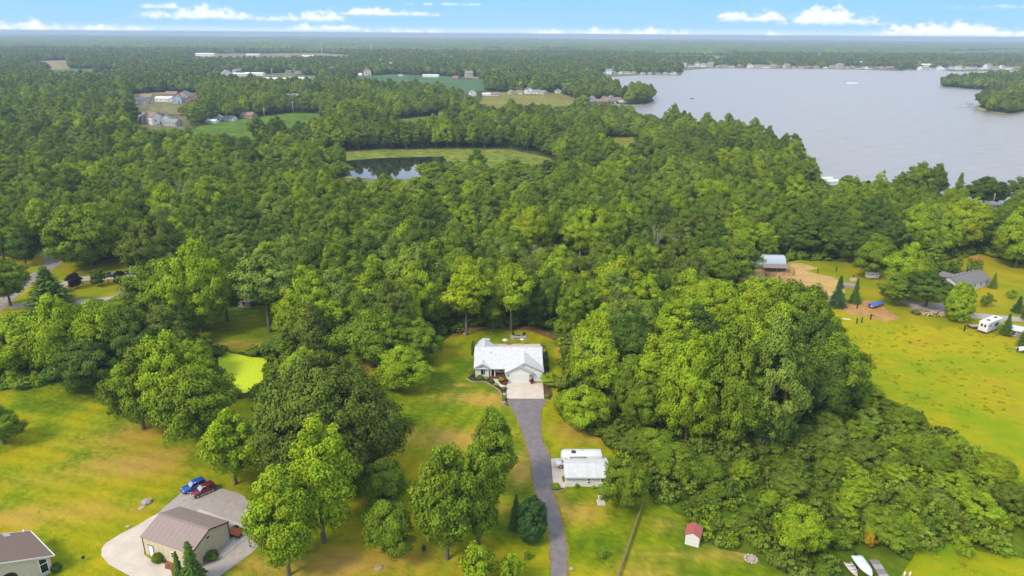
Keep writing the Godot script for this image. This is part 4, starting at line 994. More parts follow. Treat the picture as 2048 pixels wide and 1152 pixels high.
	for b in [["round", "mid", Vector3(-7.82, 0, -154.28), 1.0, 2.2, "low dark green shrub under the left wing window"], ["plum", "bright", Vector3(-6.19, 0, -154.04), 0.8, 1.2, "small light shrub at the corner of the left wing"], ["plum", "pale", Vector3(-9.91, 0, -155.86), 2.0, 1.9, "pale flowering shrub at the left front corner of the house"],
		["plum", "deep", Vector3(-4.77, 0, -152.48), 0.9, 1.2, "small dark shrub left of the curved walk"], ["plum", "bright", Vector3(-3.74, 0, -150.69), 0.8, 1.3, "light round shrub below the curved walk"], ["plum", "bright", Vector3(-2.44, 0, -153.30), 1.0, 1.5, "shrub inside the bend of the curved walk"],
		["plum", "mid", Vector3(-1.64, 0, -148.94), 0.8, 1.2, "shrub left of the concrete pad"], ["round", "lime", Vector3(-1.81, 0, -143.82), 1.1, 1.5, "yellow-green round shrub at the pad's lower left corner"], ["plum", "mid", Vector3(-1.19, 0, -141.49), 0.6, 0.9, "last small shrub of the front bed"],
		["plum", "deep", Vector3(9.08, 0, -164.08), 1.4, 1.6, "dark shrub at the right wall of the house, upper one"], ["plum", "deep", Vector3(9.16, 0, -160.04), 1.4, 1.8, "dark shrub at the right wall of the house, lower one"], ["plum", "lime", Vector3(9.05, 0, -169.55), 1.3, 1.3, "reddish-lit pale shrub at the rear right corner of the house"],
		["broad", "bright", Vector3(9.51, 0, -151.40), 3.2, 4.4, "big bright shrub right of the garage"], ["plum", "mid", Vector3(8.61, 0, -145.17), 0.9, 1.4, "small shrub at the pad's lower right corner"],
		["arbor", "deep", Vector3(-10.29, 0, -167.37), 4.6, 1.2, "narrow evergreen at the rear left corner of the house"], ["plum", "mid", Vector3(10.30, 0, -112.38), 1.5, 0.9, "small shrub at the front corner of the white outbuilding"], ["plum", "mid", Vector3(8.64, 0, -110.33), 0.7, 2.2, "low plants in the bed below the outbuilding pad"],
		["plum", "mid", Vector3(12.63, 0, -110.38), 0.9, 0.9, "bush in the middle of the outbuilding's front wall"], ["plum", "bright", Vector3(15.76, 0, -110.26), 0.6, 0.8, "small plant at the right of the outbuilding's front wall"],
		["round", "mid", Vector3(-57.20, 0, -90.03), 1.7, 2.2, "round clipped bush at the door of the tan garage"], ["plum", "deep", Vector3(-48.79, 0, -90.92), 1.3, 2.6, "dark bush at the right gable wall of the tan garage"], ["round", "deep", Vector3(-72.28, 0, -87.88), 1.5, 2.0, "dark round bush at the corner of the brown-roofed house"],
		["plum", "olive", Vector3(125.38, 0, -199.51), 1.2, 3.0, "weedy bush left of the log pile"], ["plum", "bright", Vector3(24.10, 0, -125.93), 0.9, 1.6, "small bright shrub at the upper right of the motorhome"]]:
		var p: Vector3 = b[2]
		plant(b[0], b[1], p.x, p.z, b[3], b[4], b[5])
	for x in [-0.75, 5.55]:
		var pot := thing("flower_pot", "pot of dark red flowers %s the double garage door" % ("left of" if x < 0.0 else "right of"), "flower pot", v3(x - 0.6, 0.07, -151.9), 0.0, "pots at the garage")
		obj("pot", Build.new().smooth().tube(v3(0, 0, 0), v3(0, 0.5, 0), 0.22, 0.32, 10).done(), mat("terracotta", Color(0.25, 0.09, 0.05), 0.8), pot)
		var fl := obj("flowers", crown_mesh(990, "round", 1.2, 1.0, 0.0, 10, 0.32, 260.0, 0.16, 0.3, 0.5), leaf_mat("crimson"), pot)
		fl.position.y = 0.42
		fl.material_override.albedo_color = Color(0.28, 0.02, 0.03).linear_to_srgb()
	rock("garden_rock", "pale rock in the front bed beside the pad", Vector3(-1.60, 0, -146.22), 0.55, 3)
	rock("garden_rock", "upright pale rock at the lower tip of the front bed", Vector3(-1.67, 0, -142.41), 0.45, 4)
	# fire pit behind the house
	var fp := thing("fire_pit", "square stone fire pit patio on the lawn behind the house", "fire pit", Vector3(1.95, 0, -179.93))
	for i in 4:
		for j in 3:
			obj("paver", Build.new().box(v3(-1.8 + i * 1.2, 0.03, -1.2 + j * 1.2), v3(1.17, 0.1, 1.17)).done(), stone_m, fp)
	for k in 12:
		var a := TAU * k / 12.0
		obj("wall_block", Build.new().box(v3(0, 0.28, 0.85), v3(0.42, 0.42, 0.26), Transform3D(Basis(Vector3.UP, a), v3(0, 0, -0.2))).done(), stone_m, fp)
	obj("ash", Build.new().tube(v3(0, 0.05, -0.2), v3(0, 0.2, -0.2), 0.72, 0.72, 12).done(), mat("ash", Color(0.025, 0.022, 0.02), 0.95), fp)
	bench("stone_bench", "pale bench in front of the fire pit", Vector3(1.94, 0, -178.90), 4.2)
	for c in [[Vector3(0.67, 0, -180.95), 0.9], [Vector3(3.39, 0, -181.00), -0.9]]:
		chair("garden_chair", "dark chair %s the fire pit" % ("left of" if c[1] > 0.0 else "right of"), c[0], c[1])
	sheet("rear_patio", PackedVector2Array([Vector2(-4.71, -173.45), Vector2(7.98, -173.67), Vector2(8.04, -175.31), Vector2(-4.75, -175.08)]), 0.05, 2.0, lawn, conc, "pale patio along the back of the house")
	for u in [[Vector3(-1.82, 0, -174.15), "light patio umbrella behind the house, larger one"], [Vector3(2.89, 0, -174.56), "light patio umbrella behind the house, smaller one"]]:
		var s := 1.0 if u[1].ends_with("larger one") else 0.75
		var um := thing("patio_umbrella", u[1], "umbrella", u[0])
		obj("pole", Build.new().smooth().tube(v3(0, 0, 0), v3(0, 2.0, 0), 0.035, 0.035, 6).done(), mat("steel", Color.GRAY), um)
		obj("canopy", Build.new().tube(v3(0, 1.7, 0), v3(0, 2.1, 0), 0.85 * s, 0.05, 8).done(), mat("canvas", Color(0.62, 0.62, 0.45), 0.9), um)


func rock(called: String, label: String, at: Vector3, size: float, seed_: int, flat := 0.65, col := Color(0.46, 0.42, 0.36), solo := true, parent: Node3D = null) -> Node3D:
	var r := RandomNumberGenerator.new()
	r.seed = seed_
	var rings := []
	var steps := 6
	for j in steps:
		var th := lerpf(0.12, PI * 0.86, float(j) / (steps - 1))
		var ring := []
		for i in 9:
			var ph := -TAU * i / 9.0
			ring.append(v3(sin(th) * cos(ph), cos(th) * flat + flat * 0.55, sin(th) * sin(ph)) * size * r.randf_range(0.78, 1.15))
		rings.append(ring)
	var mesh := Build.new().loft(rings).done()
	var m := mat("rock_%d_%d" % [int(col.r * 100.0), int(col.g * 100.0)], col, 0.95, "mottle", 1.2)
	var o := obj(called, mesh, m, parent)
	o.position = at
	if solo and parent == null:
		tag(o, label, "rock")
	return o


func bench(called: String, label: String, at: Vector3, w: float) -> void:
	var t := thing(called, label, "bench", at)
	var m := mat("pale_stone", Color(0.62, 0.57, 0.46), 0.9, "mottle", 0.9)
	obj("seat", Build.new().box(v3(0, 0.45, 0), v3(w, 0.12, 0.6)).done(), m, t)
	for s in [-1, 1]:
		obj("leg", Build.new().box(v3(s * w * 0.38, 0.2, 0), v3(0.4, 0.4, 0.5)).done(), m, t)


func chair(called: String, label: String, at: Vector3, turn: float) -> void:
	var t := thing(called, label, "chair", at, turn, "chairs at the fire pit")
	var m := mat("black_metal", Color(0.02, 0.02, 0.02), 0.4)
	obj("seat", Build.new().box(v3(0, 0.42, 0), v3(0.65, 0.06, 0.6)).done(), m, t)
	obj("backrest", Build.new().box(v3(0, 0.75, -0.32), v3(0.65, 0.65, 0.06)).done(), m, t)
	for x in [-0.28, 0.28]:
		for z in [-0.25, 0.25]:
			obj("leg", Build.new().box(v3(x, 0.2, z), v3(0.06, 0.4, 0.06)).done(), m, t)


func outbuilding() -> void:
	var t := thing("outbuilding", "small white gabled outbuilding beside the driveway, motorhome parked behind it", "building", v3(14.55, 0, -113.7))
	var hw := 4.05
	var hd := 2.85
	var wall := white()
	# ridge along x: built with the ridge along z and turned
	var inner := Transform3D(Basis(Vector3.UP, PI / 2))
	var w := obj("wall", gable_wall(-hd, hd, 0, 2.35, 3.35, -hw, hw), wall, t)
	w.transform = inner
	var roof := mat("white_roof", Color.WHITE)
	var ye := 2.32
	roof_strips(t, v3(-hw - 0.3, ye, hd + 0.45), v3(hw + 0.3, ye, hd + 0.45), v3(hw + 0.3, 3.48, 0), v3(-hw - 0.3, 3.48, 0), 10, roof)
	roof_strips(t, v3(hw + 0.3, ye, -hd - 0.45), v3(-hw - 0.3, ye, -hd - 0.45), v3(-hw - 0.3, 3.48, 0), v3(hw + 0.3, 3.48, 0), 10, roof)
	obj("ridge_cap", Build.new().bar(v3(-hw - 0.32, 3.50, 0), v3(hw + 0.32, 3.50, 0), 0.28, 0.06).done(), roof, t)
	obj("gutter", Build.new().bar(v3(-hw - 0.3, 2.2, hd + 0.5), v3(hw + 0.3, 2.2, hd + 0.5), 0.12, 0.14).done(), mat("grey_trim", Color(0.42, 0.41, 0.41), 0.6), t)
	for k in 12:
		obj("batten", Build.new().box(v3(-hw + 0.04 + k * 0.732, 1.15, hd + 0.015), v3(0.05, 2.2, 0.04)).done(), trim(), t)
	for y in [1.55, 0.98]:
		window(t, Transform3D(Basis(), v3(0.35, y, hd + 0.03)), 0.62, 0.52, 0, trim())
	var d := obj("side_door", Build.new().box(v3(2.9, 1.05, hd + 0.03), v3(0.9, 2.05, 0.08)).done(), trim(), t)
	obj("handle", Build.new().box(v3(3.2, 1.0, hd + 0.09), v3(0.05, 0.15, 0.05)).done(), mat("steel", Color.GRAY), d)
	obj("door_light", Build.new().box(v3(2.9, 1.5, hd + 0.075), v3(0.4, 0.6, 0.02)).done(), glass(), d)
	obj("garage_door", Build.new().box(v3(-hw - 0.03, 1.1, 0), v3(0.08, 2.1, 4.6)).done(), mat("garage_door", Color.WHITE), t)
	var pad := struct("outbuilding_pad", Build.new().box(v3(9.3, -0.02, -115.2), v3(2.3, 0.1, 9.6)).done(), mat("joint", Color(0.32, 0.28, 0.23), 0.95), "cream concrete strip between driveway and outbuilding")
	for k in 3:
		obj("slab", Build.new().box(v3(9.3, 0.03, -118.4 + k * 3.2), v3(2.28, 0.09, 3.17)).done(), mat("cream_concrete", Color.WHITE), pad)
	var edge := thing("stone_edging", "short curved edging below the outbuilding pad", "edging", Vector3(9.07, 0, -109.57))
	var line := curved(PackedVector2Array([Vector2(8.02, -109.40), Vector2(8.77, -109.26), Vector2(9.73, -109.57), Vector2(10.35, -110.35)]), 0.4, false)
	for i in line.size() - 1:
		obj("stone", Build.new().bar(v3(line[i].x, 0.07, line[i].y) - edge.position, v3(line[i + 1].x, 0.07, line[i + 1].y).lerp(v3(line[i].x, 0.07, line[i].y), 0.08) - edge.position, 0.18, 0.14).done(), mat("edge_stone", Color.WHITE), edge)
	sheet("corner_bed", PackedVector2Array([Vector2(7.93, -111.25), Vector2(10.22, -111.28), Vector2(10.35, -110.35), Vector2(9.54, -109.57), Vector2(8.03, -109.55)]), 0.036, 0.6, earth(Color(0.14, 0.08, 0.05), Color(0.07, 0.045, 0.03)), mats["earth"], "mulch bed at the corner of the outbuilding")
	# meter box on the lawn
	var u := thing("utility_box", "grey utility box on a pale base on the lawn below the outbuilding", "utility box", Vector3(16.67, 0, -105.94))
	obj("base", Build.new().box(v3(0, 0.15, 0.1), v3(1.5, 0.3, 1.5)).done(), mat("pale_concrete", Color.WHITE), u)
	obj("cabinet", Build.new().box(v3(0, 0.75, -0.25), v3(1.0, 0.9, 0.7)).done(), mat("grey_green_steel", Color(0.50, 0.54, 0.48), 0.5), u)
	obj("lid", Build.new().box(v3(0, 1.23, -0.25), v3(1.08, 0.06, 0.78)).done(), mat("pale_lid", Color(0.68, 0.70, 0.62), 0.5), u)


func wheel(parent: Node3D, at: Vector3, r: float, w: float) -> void:
	var ty := obj("wheel", Build.new().smooth().tube(at - v3(0, 0, w * 0.5), at + v3(0, 0, w * 0.5), r, r, 14).done(), mat("rubber", Color(0.022, 0.022, 0.024), 0.85), parent)
	var s := signf(at.z)
	obj("rim", Build.new().smooth().tube(at + v3(0, 0, s * w * 0.35), at + v3(0, 0, s * (w * 0.5 + 0.012)), r * 0.62, r * 0.55, 12).done(), mat("rim_metal", Color(0.55, 0.55, 0.56), 0.35, "", 1.0, 0.6), ty)


func section(x: float, y0: float, y1: float, half: float, tuck := 0.12) -> Array:
	return [v3(x, y0, half * 0.94), v3(x, lerpf(y0, y1, 0.35), half), v3(x, lerpf(y0, y1, 0.75), half), v3(x, y1, half - tuck), v3(x, y1 + 0.03, 0), v3(x, y1, -half + tuck), v3(x, lerpf(y0, y1, 0.75), -half), v3(x, lerpf(y0, y1, 0.35), -half), v3(x, y0, -half * 0.94)]


# front towards +x
func car(called: String, label: String, at: Vector3, turn: float, col: Color, suv: bool, lower: Color, group := "") -> Node3D:
	var t := thing(called, label, "car", at, turn, group)
	var len := 4.45 if suv else 4.9
	var half := 0.91
	var key := "%d_%d_%d" % [int(col.r * 255), int(col.g * 255), int(col.b * 255)]
	var m := mat("car_paint_" + key, col, 0.3)
	m.clearcoat_enabled = true
	m.clearcoat = 0.8
	m.clearcoat_roughness = 0.08
	var f := len * 0.5
	var hood := 1.02 if suv else 0.88
	var belt := 1.10 if suv else 0.98
	obj("body", Build.new().smooth().loft([section(-f, 0.42, belt - 0.14, half * 0.86), section(-f + 0.14, 0.32, belt, half * 0.96), section(-f * 0.35, 0.28, belt, half), section(f * 0.30, 0.28, belt - 0.02, half), section(f * 0.42, 0.28, hood, half),
		section(f - 0.30, 0.30, hood - 0.10, half * 0.95), section(f, 0.40, hood - 0.30, half * 0.80)]).done(), m, t)
	var roof_y := 1.72 if suv else 1.43
	var xr := -f + (0.30 if suv else 0.95)
	var xt := -f + (0.48 if suv else 1.55)
	var xf := f * 0.40
	var xg := f * 0.08
	var cab := func(grow: float) -> Array:
		var lo := [v3(xr, belt - 0.03, half * 0.90 + grow), v3(xf, belt - 0.03, half * 0.88 + grow), v3(xf, belt - 0.03, -half * 0.88 - grow), v3(xr, belt - 0.03, -half * 0.90 - grow)]
		var hi := [v3(xt, roof_y - 0.06, half * 0.74 + grow), v3(xg, roof_y - 0.06, half * 0.72 + grow), v3(xg, roof_y - 0.06, -half * 0.72 - grow), v3(xt, roof_y - 0.06, -half * 0.74 - grow)]
		return [lo, hi]
	obj("window", Build.new().loft(cab.call(0.0)).done(), glass(), t)
	var c: Array = cab.call(0.012)
	obj("windscreen", Build.new().slab(c[0][2].lerp(c[1][2], 0.08) + v3(0.02, 0, 0.08), c[0][1].lerp(c[1][1], 0.08) + v3(0.02, 0, -0.08), c[1][1].lerp(c[0][1], 0.08) + v3(0.02, 0, -0.06), c[1][2].lerp(c[0][2], 0.08) + v3(0.02, 0, 0.06), 0.01).done(), mat("pale_windscreen", Color(0.30, 0.34, 0.38), 0.12), t)
	obj("roof", Build.new().smooth().loft([[v3(xt - 0.05, roof_y - 0.07, half * 0.76), v3(xt - 0.05, roof_y - 0.07, -half * 0.76), v3(xg + 0.04, roof_y - 0.07, -half * 0.74), v3(xg + 0.04, roof_y - 0.07, half * 0.74)], [v3(xt + 0.08, roof_y, half * 0.62), v3(xt + 0.08, roof_y, -half * 0.62), v3(xg - 0.12, roof_y, -half * 0.60), v3(xg - 0.12, roof_y, half * 0.60)]]).done(), m, t)
	var pl := Build.new()
	for k in 4:
		pl.bar(c[0][k], c[1][k], 0.09)
	for s in [0, 3]:
		var n: int = 1 if s == 0 else 2
		pl.bar(c[0][s].lerp(c[0][n], 0.5), c[1][s].lerp(c[1][n], 0.5), 0.09)
	obj("pillar", pl.done(), m, t)
	for s in [-1, 1]:
		obj("headlight", Build.new().box(v3(f - 0.16, hood - 0.27, s * half * 0.62), v3(0.2, 0.15, 0.34)).done(), mat("lamp_glass", Color(0.75, 0.77, 0.80), 0.15), t)
		obj("tail_light", Build.new().box(v3(-f + 0.05, belt - 0.22, s * half * 0.72), v3(0.1, 0.22, 0.2)).done(), mat("red_lens", Color(0.30, 0.01, 0.01), 0.25), t)
		obj("mirror", Build.new().box(v3(f * 0.34, belt + 0.06, s * (half + 0.1)), v3(0.14, 0.13, 0.18)).done(), m, t)
		for x in [-f * 0.62, f * 0.62]:
			wheel(t, v3(x, 0.36, s * (half - 0.08)), 0.36, 0.24)
	obj("bumper", Build.new().smooth().loft([section(f - 0.34, 0.30, 0.52, half * 0.97, 0.02), section(f + 0.02, 0.34, 0.54, half * 0.84, 0.02)]).done(), mat("bumper_%d" % int(lower.r * 100), lower, 0.4), t)
	obj("sill", Build.new().box(v3(0, 0.36, 0), v3(len * 0.52, 0.18, half * 2.03)).done(), mat("bumper_%d" % int(lower.r * 100), lower, 0.4), t)
	return t


func motorhome() -> void:
	# front towards -x
	var t := thing("motorhome", "white motorhome with overcab bed parked behind the white outbuilding", "motorhome", v3(13.9, 0, -117.5))
	var m := mat("motorhome_white", Color(0.68, 0.68, 0.67), 0.4)
	obj("body", Build.new().smooth().prism(PackedVector2Array([Vector2(4.1, 0.7), Vector2(4.1, 3.1), Vector2(4.0, 3.2), Vector2(-3.0, 3.2), Vector2(-3.55, 3.05), Vector2(-3.95, 2.65), Vector2(-4.0, 2.2), Vector2(-3.9, 1.95), Vector2(-2.6, 1.85), Vector2(-2.5, 0.7)]), -1.2, 1.2).done(), m, t)
	obj("cab", Build.new().smooth().prism(PackedVector2Array([Vector2(-2.5, 0.55), Vector2(-2.5, 1.85), Vector2(-3.2, 1.85), Vector2(-3.75, 1.25), Vector2(-4.75, 1.05), Vector2(-4.95, 0.85), Vector2(-4.95, 0.5)]), -0.98, 0.98).done(), m, t)
	var wd := Build.new().slab(v3(-3.80, 1.26, -0.85), v3(-3.80, 1.26, 0.85), v3(-3.26, 1.83, 0.80), v3(-3.26, 1.83, -0.80), 0.02)
	obj("windscreen", wd.done(), glass(), t)
	for s in [-1, 1]:
		obj("cab_window", Build.new().box(v3(-2.95, 1.5, s * 0.985), v3(0.7, 0.45, 0.03)).done(), glass(), t)
		obj("headlight", Build.new().box(v3(-4.93, 0.85, s * 0.7), v3(0.08, 0.18, 0.3)).done(), mat("lamp_glass", Color(0.75, 0.77, 0.80), 0.15), t)
		for x in [-3.9, 2.0]:
			wheel(t, v3(x, 0.42, s * 0.92), 0.42, 0.28)
		for w in [[-3.0, 2.45, 0.6, 0.35], [-1.6, 2.1, 1.0, 0.45], [3.2, 2.1, 1.1, 0.5], [-0.3, 2.15, 0.6, 0.25]]:
			obj("window", Build.new().box(v3(w[0], w[1], s * 1.205), v3(w[2], w[3], 0.03)).done(), glass(), t)
		obj("stripe", Build.new().box(v3(0.9, 1.75, s * 1.204), v3(6.0, 0.08, 0.012)).box(v3(1.3, 1.5, s * 1.204), v3(5.2, 0.16, 0.012)).done(), mat("tan_stripe", Color(0.40, 0.30, 0.22), 0.5), t)
	var aw := obj("awning", Build.new().smooth().tube(v3(-2.3, 2.95, 1.28), v3(1.0, 2.95, 1.28), 0.09, 0.09).done(), mat("grey_brown", Color(0.20, 0.16, 0.14), 0.7), t)
	obj("awning_arm", Build.new().bar(v3(-2.2, 2.9, 1.25), v3(-2.2, 1.2, 1.25), 0.05).done(), mat("steel", Color.GRAY), aw)
	obj("roof_air_conditioner", Build.new().smooth(false).loft([[v3(-1.9, 3.2, 0.38), v3(-1.9, 3.2, -0.38), v3(-1.0, 3.2, -0.38), v3(-1.0, 3.2, 0.38)], [v3(-1.8, 3.5, 0.3), v3(-1.8, 3.5, -0.3), v3(-1.1, 3.5, -0.3), v3(-1.1, 3.5, 0.3)]]).done(), mat("dark_plastic", Color(0.045, 0.045, 0.05), 0.6), t)
	obj("roof_vent", Build.new().box(v3(0.3, 3.25, -0.6), v3(0.6, 0.1, 0.4)).done(), mat("grey_trim", Color(0.42, 0.41, 0.41), 0.6), t)


func split_rail_fence() -> void:
	var a := v3(25.9, 0, -109.6)
	var b := v3(16.4, 0, -85.2)
	var t := thing("split_rail_fence", "wooden split rail fence running down the lawn right of the driveway", "fence", a)
	var m := mat("fence_wood", Color(0.40, 0.27, 0.15), 0.9, "mottle", 0.9)
	var n := 11
	for i in n + 1:
		var p := a.lerp(b, float(i) / n) - a
		obj("post", Build.new().box(p + v3(0, 0.6, 0), v3(0.17, 1.25, 0.17)).done(), m, t)
		if i < n:
			var q := a.lerp(b, (i + 1.0) / n) - a
			for y in [0.35, 0.7, 1.05]:
				obj("rail", Build.new().bar(p + v3(0.02, y, 0), q + v3(-0.02, y + 0.03 * (i % 3 - 1), 0), 0.10, 0.14).done(), m, t)


func row_fence(called: String, label: String, pts: Array, spacing: float, h: float, rails: Array, m: Material) -> void:
	var t := thing(called, label, "fence", pts[0])
	for k in pts.size() - 1:
		var a: Vector3 = pts[k] - pts[0]
		var b: Vector3 = pts[k + 1] - pts[0]
		var n := maxi(1, int(round(a.distance_to(b) / spacing)))
		for i in n + (1 if k == pts.size() - 2 else 0):
			obj("post", Build.new().box(a.lerp(b, float(i) / n) + v3(0, h * 0.5, 0), v3(0.2, h, 0.2)).done(), m, t)
		for i in n:
			for y in rails:
				obj("rail", Build.new().bar(a.lerp(b, float(i) / n) + v3(0, y, 0), a.lerp(b, (i + 0.97) / n) + v3(0, y, 0), 0.08, 0.13).done(), m, t)


func tan_garage() -> void:
	var e1 := v3(-60.45, 0, -92.0)
	var e2 := v3(-50.8, 0, -88.3)
	var c := (e1 + e2 + v3(-57.15, 0, -99.4) + v3(-47.2, 0, -95.5)) * 0.25
	var along := (e2 - e1).normalized()
	# local x along the ridge, local z towards the front wall
	var t := thing("tan_garage", "tan metal garage with brown roof on the gravel yard at the lower left", "garage", c, atan2(-along.z, along.x))
	var wall := mat("tan_siding", Color(0.68, 0.58, 0.41), 0.6, "soft", 0.2)
	var roof := mat("brown_metal_roof", Color(0.315, 0.235, 0.205), 0.55, "soft", 0.3)
	var dark := mat("dark_brown_trim", Color(0.06, 0.04, 0.035), 0.5)
	var hl := 5.15
	var hd := 4.0
	var w := obj("wall", gable_wall(-hd, hd, 0, 3.45, 4.95, -hl, hl), wall, t)
	w.transform = Transform3D(Basis(Vector3.UP, PI / 2))
	roof_strips(t, v3(-hl - 0.15, 3.47, hd + 0.2), v3(hl + 0.15, 3.47, hd + 0.2), v3(hl + 0.15, 5.08, 0), v3(-hl - 0.15, 5.08, 0), 11, roof, 0.02)
	roof_strips(t, v3(hl + 0.15, 3.47, -hd - 0.2), v3(-hl - 0.15, 3.47, -hd - 0.2), v3(-hl - 0.15, 5.08, 0), v3(hl + 0.15, 5.08, 0), 11, roof, 0.02)
	obj("ridge_cap", Build.new().bar(v3(-hl - 0.17, 5.10, 0), v3(hl + 0.17, 5.10, 0), 0.3, 0.05).done(), mat("ridge_brown", Color(0.27, 0.21, 0.19), 0.55), t)
	for s in [-1, 1]:
		obj("rake_trim", Build.new().bar(v3(s * (hl + 0.17), 3.36, hd + 0.2), v3(s * (hl + 0.17), 4.97, 0), 0.05, 0.22).bar(v3(s * (hl + 0.172), 3.36, -hd - 0.2), v3(s * (hl + 0.172), 4.97, 0), 0.05, 0.22).done(), dark, t)
		for z in [-1, 1]:
			obj("corner_trim", Build.new().box(v3(s * (hl + 0.005), 1.7, z * (hd + 0.005)), v3(0.14, 3.4, 0.14)).done(), dark, t)
	for k in 11:
		obj("siding_rib", Build.new().box(v3(-hl + 0.47 + k * 0.936, 1.7, hd + 0.012), v3(0.05, 3.35, 0.03)).done(), wall, t)
	for k in 8:
		obj("siding_rib", Build.new().box(v3(hl + 0.012, 1.7, -hd + 0.5 + k * 1.0), v3(0.03, 3.35, 0.05)).done(), wall, t)
	var d := obj("door", Build.new().box(v3(-3.6, 1.08, hd + 0.04), v3(0.95, 2.1, 0.07)).done(), trim(), t)
	obj("door_frame", Build.new().box(v3(-4.13, 1.1, hd + 0.04), v3(0.1, 2.2, 0.09)).box(v3(-3.07, 1.1, hd + 0.04), v3(0.1, 2.2, 0.09)).box(v3(-3.6, 2.2, hd + 0.041), v3(1.16, 0.1, 0.09)).done(), dark, d)
	window(t, Transform3D(Basis(), v3(1.1, 1.75, hd + 0.03)), 0.8, 1.2, 1)
	obj("wall_vent", Build.new().box(v3(hl + 0.06, 3.7, 0.4), v3(0.12, 0.25, 0.4)).done(), dark, t)
	obj("overhead_door", Build.new().box(v3(-1.5, 1.4, -hd - 0.03), v3(3.6, 2.7, 0.06)).done(), mat("garage_door", Color(0.72, 0.72, 0.73), 0.5), t)
	sheet("rear_slab", PackedVector2Array([Vector2(-56.55, -102.84), Vector2(-56.01, -103.26), Vector2(-44.07, -98.03), Vector2(-46.06, -93.65), Vector2(-47.44, -90.82), Vector2(-48.11, -91.27), Vector2(-46.94, -95.10), Vector2(-48.83, -99.15)]), 0.045, 2.0, lawn, mats["pale_concrete"], "pale concrete strip behind and beside the tan garage")
	sheet("front_mulch", PackedVector2Array([Vector2(-56.39, -90.73), Vector2(-54.08, -89.61), Vector2(-53.53, -88.07), Vector2(-55.33, -88.49)]), 0.05, 1.0, earth(Color(0.36, 0.17, 0.09), Color(0.25, 0.11, 0.06)), mats["earth"], "reddish mulch at the front wall of the tan garage")
	# flat trailer with red deck
	var tr := thing("flat_trailer", "flat trailer with an orange-red deck parked at the gable end of the tan garage", "trailer", v3(-47.1, 0, -96.75), atan2(-along.z, along.x))
	obj("frame", Build.new().box(v3(0, 0.50, 0), v3(2.9, 0.14, 1.9)).bar(v3(1.45, 0.5, 0), v3(2.6, 0.5, 0), 0.1).done(), mat("black_metal", Color(0.02, 0.02, 0.02), 0.4), tr)
	for k in 6:
		obj("deck_board", Build.new().box(v3(0, 0.60, -0.72 + k * 0.288), v3(2.75, 0.05, 0.275)).done(), mat("red_deck", Color(0.50, 0.115, 0.05), 0.7, "soft", 0.8), tr)
	obj("rail", Build.new().box(v3(0, 0.65, 0.93), v3(2.9, 0.12, 0.06)).box(v3(0, 0.65, -0.93), v3(2.9, 0.12, 0.06)).box(v3(1.44, 0.65, 0), v3(0.06, 0.12, 1.8)).done(), mat("black_metal", Color.BLACK), tr)
	for s in [-1, 1]:
		wheel(tr, v3(-0.6, 0.36, s * 1.08), 0.36, 0.22)
		obj("fender", Build.new().box(v3(-0.6, 0.78, s * 1.08), v3(0.95, 0.05, 0.28)).done(), mat("black_metal", Color.BLACK), tr)
	var front := 2.46
	car("parked_car", "blue car with pale windscreen parked left of the dark red one", v3(-59.6, 0, -109.25), PI + 0.76, Color(0.012, 0.075, 0.36), true, Color(0.02, 0.06, 0.25), "cars parked on the gravel yard")
	car("parked_car", "dark red car with silver bumper parked right of the blue one", v3(-57.3, 0, -108.05), PI + 0.78, Color(0.15, 0.012, 0.022), true, Color(0.50, 0.48, 0.47), "cars parked on the gravel yard")
	rock("boulder", "large pale boulder on the left lawn", Vector3(-66.43, 0, -104.99), 0.95, 11, 0.5, Color(0.50, 0.44, 0.37))
	rock("boulder", "small flat pale stone in front of the boulder", Vector3(-66.63, 0, -103.56), 0.6, 12, 0.25, Color(0.55, 0.46, 0.36))
	rock("boulder", "pale stone at the edge of the concrete apron", Vector3(-66.54, 0, -98.56), 0.35, 13, 0.3, Color(0.6, 0.53, 0.43))
	rock("boulder", "tan stone on the lower middle lawn", Vector3(-21.19, 0, -89.05), 0.75, 14, 0.2, Color(0.50, 0.37, 0.22))
	rock("boulder", "pale stone at the driveway's bottom right edge", Vector3(9.84, 0, -89.03), 0.4, 15, 0.5, Color(0.5, 0.46, 0.38))
	var kt := thing("kettle_grill", "small black kettle grill on the left lawn", "grill", Vector3(-69.29, 0, -90.14))
	obj("bowl", Build.new().smooth().tube(v3(0, 0.55, 0), v3(0, 0.8, 0), 0.18, 0.32, 12).tube(v3(0, 0.8, 0), v3(0, 1.0, 0), 0.32, 0.12, 12).done(), mat("black_metal", Color.BLACK), kt)
	for k in 3:
		obj("leg", Build.new().bar(v3(cos(k * 2.1) * 0.16, 0.6, sin(k * 2.1) * 0.16), v3(cos(k * 2.1) * 0.3, 0, sin(k * 2.1) * 0.3), 0.04).done(), mat("steel", Color.GRAY), kt)


